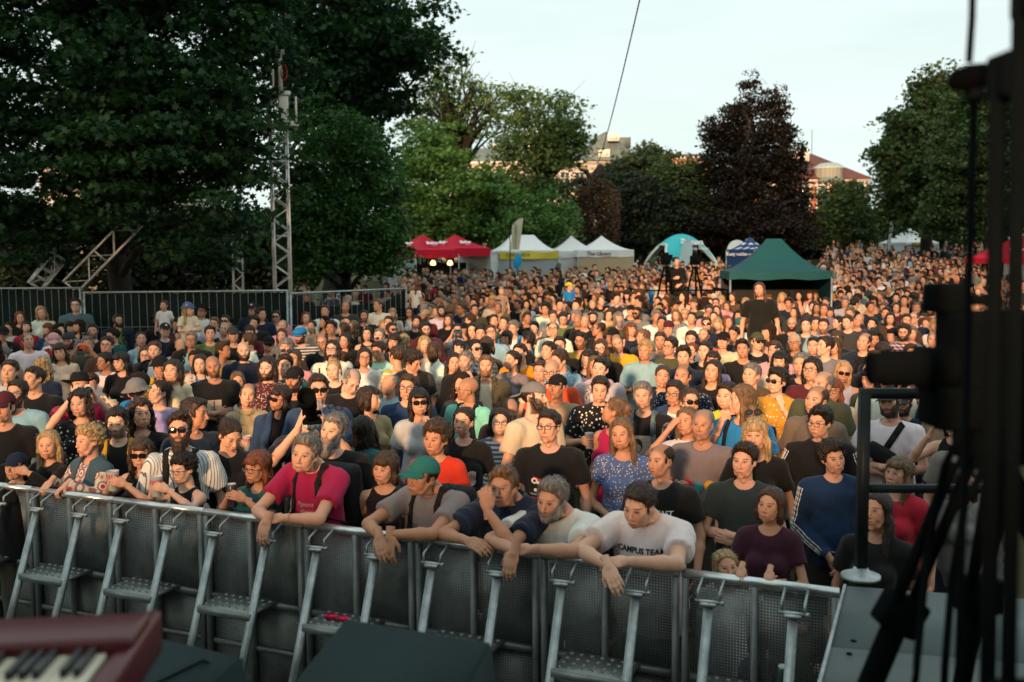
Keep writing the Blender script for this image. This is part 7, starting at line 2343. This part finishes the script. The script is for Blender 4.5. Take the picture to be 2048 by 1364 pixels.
    if e['ov']:
        add("denim_jacket", top_mesh('V', sex, pose, lean, fat, lod, MAT['cloth_None'], sd), b, color=(.045, .085, .11), loc=DZ)
    tcol = [(.012, .013, .018), (.02, .03, .06), (.03, .03, .03), (.10, .09, .07)][rs.randint(4)]
    tr = add("trousers", trouser_mesh(sex, lod), b, color=tcol); tr.scale = (1, 1, (.95 - drop) / .95)
    if e['M']: add_print(to, tm, e['M'], sk, rs)
    if e['bp'] or e['SS']:
        bvh = BVHTree.FromPolygons([v.co[:] for v in tm.vertices], [tuple(p.vertices) for p in tm.polygons])
    if e['bp']:
        scol = (.40, .24, .02) if 'yellow straps' in e['lm'] else ((.012, .012, .014) if 'grey strap' not in e['lab'] else (.10, .15, .17))
        sides = (-1, 1) if 'sling' not in e['lab'] else (0,)
        for sx in sides:
            pts = []
            if sx: path = [(.105 * sx, .30, 1.40), (.105 * sx, .1, 1.60), (.105 * sx, -.06, 1.62), (.105 * sx, -.5, 1.42), (.110 * sx, -.5, 1.30), (.130 * sx, -.5, 1.18), (.20 * sx, -.4, 1.10)]
            else: path = [(.12, .1, 1.60), (.10, -.2, 1.62), (.06, -.5, 1.40), (.0, -.5, 1.30), (-.07, -.5, 1.20), (-.14, -.45, 1.12), (-.3, -.2, 1.08)]
            for pt in path:
                tgt = Vector(sk['up']((pt[0] * .9, .03, min(pt[2], 1.40)))); o = Vector(sk['up'](pt)); dd = (tgt - o)
                h = bvh.ray_cast(o, dd.normalized())
                pts.append((h[0] - dd.normalized() * .006) if h[0] is not None else tgt)
            m = MB()
            for a, c in zip(pts[:-1], pts[1:]):
                n_ = ((a + c) / 2 - Vector(sk['up']((0, .02, 1.3)))).normalized()
                m.bar(a - (c - a) * .06, c + (c - a) * .06, .050, .012, n_)
            o_ = m.build("bag_strap", MAT['webbing'], b, color=scol, loc=DZ)
        if 0 not in sides:
            m = MB(); c = sk['up']((0, .235, 1.20)); m.bbox(tuple(c), (.15, .09, .22), .06, sk['Rm']); c2 = sk['up']((0, .335, 1.12)); m.bbox(tuple(c2), (.11, .03, .10), .02, sk['Rm'])
            m.build("backpack", MAT['webbing'], b, True, color=scol, loc=DZ)
        else:
            m = MB(); c = sk['up']((-.03, -.175, 1.25)); m.bbox(tuple(c), (.12, .045, .065), .04, rot3(0, 0, R(28))); m.build("sling_bag", MAT['webbing'], b, True, color=scol, loc=DZ)
    if e['SS']:
        for (sx, sh, E, W, hd, pn, hk) in sk['arms']:
            for kx in range(3):
                m = MB(); chain = [sh, E] if k == 'h' else [sh, E, W]
                lens = []
                for a, c in zip(chain[:-1], chain[1:]):
                    for u in np.linspace(0, .62 if k == 'h' else .95, 8):
                        ctr = Vector(a + (c - a) * u); ax = Vector(c - a).normalized()
                        out = Vector((sx, -.55, .1)); out -= ax * out.dot(ax); out.normalize(); sd_ = ax.cross(out)
                        o = ctr + out * .3 + sd_ * (kx - 1) * .022
                        h = bvh.ray_cast(o, -out)
                        if h[0] is not None: lens.append((h[0] + out * .004, out))
                for (a, n1), (c, n2) in zip(lens[:-1], lens[1:]):
                    if (a - c).length < .14: m.bar(a, c, .011, .003, n1)
                if m.n: m.build("sleeve_stripe", PR['white'], to)
    hold = HOLD.get(e['id'])
    bpy_m = Matrix.Translation(base) @ Matrix.Rotation(byaw, 4, 'Z') @ Matrix.Scale(s, 4) @ Matrix.Translation(DZ)
    def palm(side):
        a = sk['arms'][0 if side < 0 else 1]
        hd = a[4] / np.linalg.norm(a[4]); pn = a[5] / np.linalg.norm(a[5])
        return bpy_m @ Vector(a[3] + hd * .085 + pn * .035)
    if hold:
        kd, c_, lb = hold
        if kd in ('phone', 'binoculars', 'longlens') and pose in 'pP':
            mid = (palm(-1) + palm(1)) / 2; held(kd, c_, lb, mid, face=byaw)
        elif kd == 'longlens': held(kd, c_, lb, palm(-1), face=byaw)
        else:
            side = 1 if pose in 'ejqv' else -1
            if pose == 'q': side = -1
            held(kd, c_, lb, palm(side), face=byaw)
    return b

for e in NAMED: place_person(e)
print("people", len(NAMED), "last depth", round(NAMED[-1]['d'], 1), time.time() - T0)
# ---------------------------------------------------------------- the far part of the crowd: one mass nobody could count
def arr(me):
    V = np.empty(len(me.vertices) * 3, f32); me.vertices.foreach_get("co", V)
    F = np.empty(len(me.loops), np.int32); me.loops.foreach_get("vertex_index", F)
    return V.reshape(-1, 3), F.reshape(-1, 4)
def crowd():
    T = []
    rs = np.random.RandomState(3)
    for v in range(14):
        sex = 'm' if v % 5 < 3 else 'f'
        pose = ['d', 'd', 'x', 'h', 'd', 'c', 'u', 'd', 'p', 'd', 'x', 'd', 'h', 'd'][v]
        hst = (['s', 'q', 'n', 'c', 's', 'x'] if sex == 'm' else ['l', 'm', 'p', 'w', 'l', 'm'])[v % 6]
        yaw = R(rs.uniform(-45, 25)); Hr = rot3(yaw, R(rs.uniform(-8, 5)), 0)
        sk = skel(sex, pose, 0, .1); hp = headpos(sk, 0)
        bv, bf = arr(body_mesh(sex, v % 3, pose, 0, .1, Hr, 3))
        hv, hf = arr(hair_mesh(hst, sex, 3, v % 3)); piv = np.array([0, .02, -.09]); hv = (hv - piv) @ Hr.T + piv + hp
        tv, tf = arr(top_mesh(rs.choice(list('tthlj')), sex, pose, 0, .1, 3, MAT['cloth_None'], v))
        keep = (bv[bf][:, :, 2].min(1) > 1.0); bf = bf[keep]
        lv, lf = arr(trouser_mesh(sex, 3))
        def comp(V, F):
            u, inv = np.unique(F, return_inverse=True); return V[u], inv.reshape(F.shape)
        bv, bf = comp(bv, bf)
        # darker eyes and mouth read as a face even far away
        cls = np.zeros(len(bv), int)
        T.append([(bv, bf, 0), (hv, hf, 1), (tv, tf, 2), (lv, lf, 3)])
    heads = [(e['px'], e['py'], e['d']) for e in NAMED]
    pos = [(P(e['px'], e['py'], e['d']).x, P(e['px'], e['py'], e['d']).y) for e in NAMED]
    placed = []
    cell = {}
    for (x, y) in pos: cell.setdefault((int(x // .6), int(y // .6)), []).append((x, y))
    def near(x, y, r):
        cx, cy = int(x // .6), int(y // .6)
        for a in range(-2, 3):
            for b in range(-2, 3):
                for (u, v) in cell.get((cx + a, cy + b), ()):
                    if (u - x) ** 2 + (v - y) ** 2 < r * r: return True
        return False
    Ci = C3.transposed()
    def proj(x, y, z):
        l = Ci @ Vector((x, y, z - HC)); return 1024 + F_PX * l.x / -l.z, 682 - F_PX * l.y / -l.z
    def put(x, y, hz, col=None):
        cell.setdefault((int(x // .6), int(y // .6)), []).append((x, y)); placed.append((x, y, hz, col))
    for e in REST:
        q = P(e['px'], e['py'], e['d'])
        if not near(q.x, q.y, .3): put(q.x, q.y, q.z, CC.get(e['top'][1].rstrip('2'), None))
    def maxd(px):
        return np.interp(px, [-50, 560, 600, 690, 800, 815, 1262, 1275, 1440, 1450, 1640, 1660, 1780, 2048, 2200], [0, 0, 33, 36, 40, 43.5, 45, 50, 50, 46, 48, 78, 80, 76, 70])
    def dens(px, d): return 1.0
    n = 0
    for _ in range(60000):
        d = math.sqrt(rs.uniform(9.5 ** 2, 84 ** 2)); px = rs.uniform(-40, 2110)
        x = (px - 1024) / F_PX * d; y = d
        if d > maxd(px) and not (px < 600 and d < fence_limit(px) - .4): continue
        if px < 820 and fence_limit(px) - .5 < d < fence_limit(px) + 1.2: continue
        r = .56 if d < 30 else (.60 if d < 45 else .78)
        if px < 800 and d > 20: r = 1.3
        if d > 55: r = 1.25
        if near(x, y, r): continue
        gz = ground_z(x, y); hz = gz + rs.normal(1.63, .07)
        if d < 31:
            hx, hy = proj(x, y, hz)
            w = .23 * F_PX / d
            bad = False
            for (ax, ay, ad) in heads:
                if ad > d - .2 and abs(ax - hx) < w + .10 * F_PX / ad and -0.16 * F_PX / d < ay - hy < .55 * F_PX / d: bad = True; break
                if ad > d - .2 and abs(ax - hx) < (.12 + .1) * F_PX / d and abs(ay - hy) < .2 * F_PX / d: bad = True; break
            if bad: continue
        # keep out of the green tent, the platform and the other tents
        if 24.5 < d < 30 and 1440 < px < 1690: continue
        if abs(x - PLAT.x) < 1.5 and abs(y - PLAT.y) < 1.35: continue
        if 33 < d < 39 and px > 1900: continue
        put(x, y, hz)
    tops = ['bk'] * 9 + ['nv'] * 4 + ['dg'] * 4 + ['gy'] * 3 + ['wh'] * 5 + ['lg'] * 2 + ['cr', 'tn', 'br', 'br', 'ol', 'gb', 'bl', 'lb', 'bu', 'pk', 'rd', 'mi', 'tl', 'nb', 'nb', 'mu', 'sa']
    Vs, Fs, Cs = [], [], []; off = 0
    for (x, y, hz, col) in placed:
        t = T[rs.randint(len(T))]
        gz = ground_z(x, y); s = (hz - gz) / 1.642
        if s > 1.2: gz = hz - 1.642; s = 1.0
        a = -math.atan2(x, y) + R(rs.normal(-12, 24)) + (math.pi if rs.uniform() < .05 else 0)
        c_, s_ = math.cos(a), math.sin(a)
        skin = np.array(SKINS[rs.randint(len(SKINS))]); hair = np.array(list(HAIRC_.values())[rs.choice(8, p=[.2, .24, .2, .1, .08, .1, .03, .05])])
        tc_ = np.array(col if col else CC[tops[rs.randint(len(tops))]]) * rs.uniform(.8, 1.15)
        leg = np.array([(.012, .013, .018), (.02, .03, .06), (.03, .03, .03), (.10, .09, .07)][rs.randint(4)])
        for (V, F, k) in t:
            if k == 3 and y < 45: continue
            W = V * s
            W = np.stack([W[:, 0] * c_ - W[:, 1] * s_ + x, W[:, 0] * s_ + W[:, 1] * c_ + y, W[:, 2] + gz], 1)
            Vs.append(W.astype(f32)); Fs.append(F + off); off += len(V)
            Cs.append(np.tile(np.append((skin, hair, tc_, leg)[k], 1.0), (len(V), 1)).astype(f32))
    n_ = NT("crowd_cloth_skin_hair")
    at = n_.attr('col'); f = n_.noise(8, 3)
    n_.fin(n_.mix(.3, at.outputs['Color'], n_.ramp(f.outputs[0], [(.3, (.5,) * 3), (.7, (1.05,) * 3)]), 'MULTIPLY'), .85, 0, .15)
    me = mesh_from("crowd", np.concatenate(Vs), [np.concatenate(Fs)], n_.m, True, {'col': ('FLOAT_COLOR', np.concatenate(Cs))})
    o = add("crowd", me)
    tag(o, "far rows of the concert crowd fading back to the tents", "crowd", None, "stuff")
    print("crowd", len(placed), "verts", off, time.time() - T0)
crowd()
def operator():
    e = parse("R 10 10 m 35 s:k l:bk p=q")
    q = P(1352, 528, 28.0)
    e.update(px=1352, py=523, i=901, rs=np.random.RandomState(4), d=PLAT.y - .1, fix=False, lab="camera operator in black jacket and shorts standing high on the platform", lm='')
    b = None
    r = P(1352, 523, e['d'])
    s = (r.z - PLAT.z) / 1.642
    s = max(.85, min(1.15, s))
    e['up'] = True; e['sc'] = s
    place_person(e)
operator()

# ================================================================ things on the stage in the foreground
def stage_things():
    # wedge monitors
    FELT = simple("black_speaker_paint", (.005, .018, .020), .7, 0, .3, 40, .25, .2)
    GRILLE = simple("black_speaker_grille", (.012, .014, .014), .5, .2, .4, 80, .3)
    def wedge(p_l, p_r, zt, depth, drop, label, line=False):
        a, b = PZ(*p_l, zt), PZ(*p_r, zt)
        u = (b - a); w = u.length; u.normalize(); n = Vector((u.y, -u.x, 0))
        t = empty("stage_monitor_speaker", (a.x, a.y, DECK), math.atan2(u.y, u.x)); tag(t, label, "speaker", "wedge monitor speakers on the stage")
        h = zt - DECK
        # local: x along the back edge, -y towards the photographer
        prof = [(0.05, 0), (0.0, h), (-depth, h - drop), (-depth - .06, .0)]
        bm = bmesh.new()
        vs = [[bm.verts.new((x, y, z)) for (y, z) in prof] for x in (0, w)]
        bm.faces.new(vs[0]); bm.faces.new(vs[1][::-1])
        for i in range(4): bm.faces.new((vs[0][i], vs[1][i], vs[1][(i + 1) % 4], vs[0][(i + 1) % 4]))
        bmesh.ops.recalc_face_normals(bm, faces=bm.faces)
        bmesh.ops.bevel(bm, geom=list(bm.edges), offset=.009, segments=2, affect='EDGES')
        m = MB(); m.raw([v.co[:] for v in bm.verts], [[v.index for v in f.verts] for f in bm.faces]) if not bm.verts.index_update() else None
        bm.free(); m.build("cabinet", FELT, t)
        g = MB(); sl = math.atan2(drop, depth)
        g.box((w / 2, -depth - .045, (h - drop) * .5), (w / 2 - .03, .004, (h - drop) * .42)); g.build("grille", GRILLE, t)
        for x in (.06, w - .06):
            f = MB(); f.lathe([(0, 0), (.02, 0), (.018, -.012), (0, -.012)], 10, Matrix.Translation((x, -.1, .012))); f.build("rubber_foot", MAT['blackmetal'], t)
        if line:
            k = MB(); k.tube([(w * .80, -.055, h - drop * .055 / depth + .004), (w * .74, -.05, h - drop * .05 / depth + .004), (w * .30, -depth * .78, h - drop * .78 + .004)], .003, 6); k.build("seam_line", MAT['blackmetal'], t)
    wedge((690, 1234), (986, 1282), 1.80, .46, .16, "large dark teal wedge monitor speaker at the stage edge in the middle")
    wedge((285, 1264), (490, 1312), 1.78, .46, .14, "dark wedge monitor speaker behind the red keyboard's right end", True)
    # red stage keyboard
    REDP = simple("deep_red_lacquer", (.065, .004, .008), .35, 0, .2, 3, 0, .4)
    a = PZ(300, 1240, 2.02); b = PZ(150, 1243, 2.02)
    u = (P(300, 1232, 1.62) - P(-40, 1262, 1.70)); 
    pa = P(300, 1218, 2.0)
    t = empty("stage_piano", (pa.x, pa.y, pa.z - .10), R(6)); tag(t, "deep red stage keyboard with cream and black keys at the near left corner", "keyboard")
    Wk, Dk = 1.15, .36
    m = MB(); m.bbox((-Wk / 2, -.065, .045), (Wk / 2, .075, .048), .012); m.build("panel_box", REDP, t)
    m = MB(); m.bbox((-Wk / 2, -.2, .012), (Wk / 2, .17, .030), .008); m.build("key_bed", REDP, t)
    m = MB(); m.bbox((-.016, -.12, .026), (.022, .200, .046), .014); m.build("end_cheek", REDP, t)
    KW = simple("cream_key", (.52, .48, .38), .35, 0, .06); KB = simple("black_key", (.010, .012, .013), .3)
    for i in range(24):
        x = -.055 - i * .0235
        m = MB(); m.bbox((x, -.235, .058), (.0112, .085, .012), .003); m.build("white_key", KW, t)
    for i in range(23):
        if i % 7 in (2, 6): continue
        x = -.055 - (i + .5) * .0235
        m = MB(); m.bbox((x, -.205, .076), (.0060, .052, .010), .003); m.build("black_key", KB, t)
    st = empty("keyboard_stand", (pa.x, pa.y, DECK), R(6)); tag(st, "black folding stand carrying the red keyboard", "stand")
    h = pa.z - .10 - DECK - .012
    for s in (-.2, -.95):
        m = MB(); m.bar((s, -.30, .02), (s, .05, h), .03, .03); m.bar((s, .05, .02), (s, -.30, h), .03, .03); m.bar((s, -.36, h - .004), (s, .07, h - .004), .03, .02); m.build("cross_leg", MAT['blackmetal'], st)
    m = MB(); m.bar((-.2, -.125, h * .5), (-.95, -.125, h * .5), .025, .025); m.build("brace", MAT['blackmetal'], st)
    # side platform, a grey riser
    GR = simple("grey_green_riser_top", (.055, .080, .080), .6, 0, .25, 4, .1)
    e0, e1 = PZ(1692, 1172, DECK), PZ(1640, 1372, DECK)
    far = PZ(2250, 1212, DECK)
    t = empty("stage_platform", (e0.x, e0.y, 0)); tag(t, "grey side platform with seam and screw holes beside the barrier end", "platform")
    u = far - e0; v = e1 - e0
    def lp(a, b, z): q = u * a + v * b; return (q.x, q.y, z)
    def slab(b0, b1):
        m = MB(); V = [lp(0, b0, DECK - .05), lp(1, b0, DECK - .05), lp(1, b1, DECK - .05), lp(0, b1, DECK - .05), lp(0, b0, DECK), lp(1, b0, DECK), lp(1, b1, DECK), lp(0, b1, DECK)]
        m.raw(V, [(0, 3, 2, 1), (4, 5, 6, 7), (0, 1, 5, 4), (1, 2, 6, 5), (2, 3, 7, 6), (3, 0, 4, 7)]); return m
    slab(0, .66).build("deck_board", GR, t); slab(.667, 1.35).build("deck_board", GR, t)
    m = MB(); m.bar(lp(-.004, -.003, DECK - .03), lp(-.004, 1.3, DECK - .03), .012, .075); m.build("edge_trim", MAT['steel'], t)
    for (a, b) in ((.05, .03), (.95, .03), (.05, 1.2), (.95, 1.2)):
        m = MB(); m.bar(lp(a, b, 0), lp(a, b, DECK - .05), .05, .05); m.build("leg", MAT['steel'], t)
    for (a, b) in ((.07, .60), (.065, .72)):
        m = MB(); m.lathe([(0, .001), (.012, .001), (.011, .004), (0, .004)], 12, Matrix.Translation(lp(a, b, DECK))); m.build("screw_head", MAT['blackmetal'], t)
    m = MB(); m.box((u * .45 + v * .5)[:2] + (DECK * .5 - .06,), (.5, .02, .5)); m.build("skirt", MAT['blackcloth'], t)
    # black guard rail
    p0 = P(1721, 1166, 4.5)
    t = empty("guard_rail", (p0.x, p0.y, DECK)); tag(t, "black guard rail with round base plate standing on the grey platform", "guard rail")
    H = P(1721, 787, 4.5).z - DECK; Hm = P(1721, 977, 4.5).z - DECK
    X = 1.05
    m = MB(); m.bar((0, 0, .0), (0, 0, H), .045, .045); m.build("post", MAT['rail'], t)
    m = MB(); m.bar((X, -.05, .0), (X, -.05, H), .045, .045); m.build("post", MAT['rail'], t)
    m = MB(); m.bar((-.022, 0, H), (X, -.05, H), .04, .045); m.build("top_rail", MAT['rail'], t)
    m = MB(); m.bar((.022, 0, Hm), (X, -.05, Hm), .035, .035); m.build("middle_rail", MAT['rail'], t)
    for x, y in ((0, 0), (X, -.05)):
        m = MB(); m.lathe([(0, .0), (.088, .0), (.088, .014), (.05, .018), (.03, .05), (0, .05)], 28, Matrix.Translation((x, y, .001))); m.build("base_plate", MAT['steel'], t, True)
    # broadcast camera on its tripod at the right edge
    D = 2.3
    c = P(1955, 740, D)
    t = empty("broadcast_camera", (c.x, c.y, DECK)); tag(t, "big black broadcast camera with long zoom lens pointing left on a tripod", "camera")
    z = c.z - DECK
    BM = MAT['blackmetal']
    m = MB(); m.bbox((.05, 0, z + .045), (.12, .09, .09), .02); m.bbox((.19, .02, z + .05), (.06, .07, .085), .02); m.bbox((.02, -.02, z - .08), (.14, .07, .05), .015); m.build("camera_body", BM, t)
    m = MB(); m.lathe([(0, 0), (.045, 0), (.05, .03), (.045, .05), (.05, .12), (.041, .13), (.043, .20), (.036, .21), (.036, .215), (.038, .23), (.0, .222)], 28, Matrix.Translation((-.03, -.02, z + .01)) @ Matrix.Rotation(R(-90), 4, 'Y') @ Matrix.Rotation(R(4), 4, 'X')); m.build("zoom_lens", BM, t, True)
    m = MB(); m.bbox((-.05, .06, z + .165), (.045, .04, .035), .012); m.bbox((.02, .04, z + .16), (.05, .015, .012), .008); m.build("viewfinder", BM, t)
    m = MB(); m.bbox((.06, 0, z - .17), (.09, .07, .045), .02); m.build("pan_head", BM, t)
    m = MB(); m.tube([(.06, 0, z - .18), (.0, -.28, z - .30)], .012, 8); m.build("pan_bar", BM, t, True)
    hub = Vector((.06, 0, z - .22))
    left = PZ(1625, 1660, DECK) - Vector((c.x, c.y, DECK)); top = P(1925, 925, 2.2) - Vector((c.x, c.y, DECK))
    for k, (a, b) in enumerate(((top, left + Vector((0, 0, .02))), (hub, Vector((.48, -.30, .02))), (hub, Vector((.16, .45, .02))))):
        m = MB(); mid = a.lerp(b, .38); d_ = Vector((.026, .012, 0))
        if k == 0: m.tube([hub, a], .016, 8)
        m.tube([a - d_, mid - d_], .014, 8); m.tube([a + d_, mid + d_], .014, 8); m.tube([mid, b], .030 if k == 0 else .024, 10)
        m.bbox(mid, (.05, .035, .045), .012, rot3(0, 0, R(28) if k == 0 else 0)); m.bbox(b, (.04, .04, .02), .01)
        m.build("tripod_leg", BM, t, True)
    # cables that hang from it
    for k, (pts, lab) in enumerate((([P(1925, 860, 2.1), P(1890, 930, 2.1), P(1855, 1100, 2.15), P(1830, 1364, 2.0), PZ(1815, 1470, DECK + .012)], "black cable sagging from the broadcast camera down to the platform"), ([P(1985, 900, 2.0), P(1930, 1010, 2.0), P(1905, 1150, 2.0), P(1890, 1330, 1.95), PZ(1880, 1560, DECK + .012)], "second black cable hanging beside the tripod leg"))):
        m = MB(); q = []
        for i in range(len(pts) - 1):
            for j in range(8): q.append(pts[i].lerp(pts[i + 1], j / 8))
        m.tube(q + [pts[-1]], .008, 6); tag(m.build("camera_cable", BM, smooth=True), lab, "cable")
    # microphone on a long stand
    D = 1.75
    p = P(1945, 155, D); base = P(1918, 1400, D)
    t = empty("microphone_stand", (base.x, base.y, DECK)); tag(t, "microphone with black foam windscreen on a thin black stand against the sky", "microphone")
    z = p.z - DECK; dx = p.x - base.x
    m = MB(); m.tube([(0, 0, .02), (dx * .35, 0, z * .5), (dx * .6, 0, z - .03)], .0075, 8); m.build("stand_pole", BM, t, True)
    m = MB(); m.lathe([(0, 0), (.13, 0), (.13, .012), (.03, .03), (0, .03)], 24); m.build("stand_base", BM, t, True)
    m = MB()
    V, F = None, None
    g = Grid((-.055, -.035, -.035), (.055, .035, .035), .004); pp = g.pts(); dd = ell(pp, (0, 0, 0), (.044, .024, .023)) + wob(pp, 260, 2) * .0016; V, F = surface(g, dd)
    foam = simple("black_foam", (.002, .0025, .003), 1.0, 0, .5, 200, .6, .01)
    o = add("windscreen", mesh_from("windscreen", V, [F], foam, True), t, loc=(dx, 0, z), rot=(0, R(-10), 0))
    m = MB(); m.tube([(dx + .03, 0, z - .002), (dx + .12, 0, z + .004)], .011, 10); m.bbox((dx * .6, 0, z - .025), (.012, .012, .016), .004); m.build("microphone_body", BM, t, True)
    a, b = P(1938, 125, D), P(1946, -60, D)
    m = MB(); m.tube([a, a.lerp(b, .5) + Vector((.002, 0, 0)), b, b + Vector((.01, .1, .9))], .006, 6); tag(m.build("microphone_cable", BM, smooth=True), "thin dark cable dropping from above to the foam microphone", "cable")
    # dark scaffold poles and side curtain close to the lens on the right
    for (px, D, r, lab) in ((1990, 1.55, .013, "thick black scaffold pole left of the two at the right edge"), (2034, 1.50, .012, "slimmer black scaffold pole at the very right edge")):
        a = P(px + 8, 128 if px < 2000 else -40, D); b = P(px, 1364, D)
        H = a.z - DECK
        t = empty("scaffold_pole", (b.x, b.y, DECK)); tag(t, lab, "pole")
        m = MB(); m.tube([(0, 0, 0), (a.x - b.x, 0, H)], r, 14); m.build("tube", BM, t, True)
        m = MB(); m.lathe([(0, 0), (.075, 0), (.075, .01), (.03, .02), (0, .02)], 18); m.build("base_plate", BM, t, True)
        for zc in (H * .42, H - .02):
            m = MB(); m.bbox((0, -.01, zc), (.036, .038, .035), .01); m.build("clamp", BM, t)
    q = P(2066, 700, 1.9)
    t = empty("side_curtain", (q.x + .12, q.y, DECK)); tag(t, "black stage side curtain edge at the right picture border", "curtain")
    m = MB(); m.grid(lambda u_, v_: (-.10 + u_ * .9, .03 * math.sin(u_ * 26), v_ * (P(2020, 150, 1.9).z - DECK)), 40, 2); m.build("cloth", MAT['blackcloth'], t, True)
    # drink cans left on a barrier step
    L = PANEL
    MT = Matrix.Translation((BA.x, BA.y, 0)) @ Matrix.Rotation(math.atan2(BU.y, BU.x), 4, 'Z')
    for k, dx in enumerate((.0, .09)):
        w = MT @ Vector((2 * L + L * .33 + dx, -.16, .692 + .021))
        can("drink_can", ("crimson drink can lying on a barrier step, left one", "crimson drink can lying on a barrier step, right one with violet end")[k], w, can_mat, (0, R(90), math.atan2(BU.y, BU.x))).scale = (.62, .62, .5)
    w = MT @ Vector((5 * L + L * .70, -.17, .694)); can("drink_can", "upright drink can on the last barrier step by the platform", w, simple("dark_green_can_metal", (.03, .07, .05), .3, .4))
MAT['rail'] = simple("dark_teal_painted_steel", (.005, .010, .011), .5, 0, .3, 9, .05, .2)
stage_things()
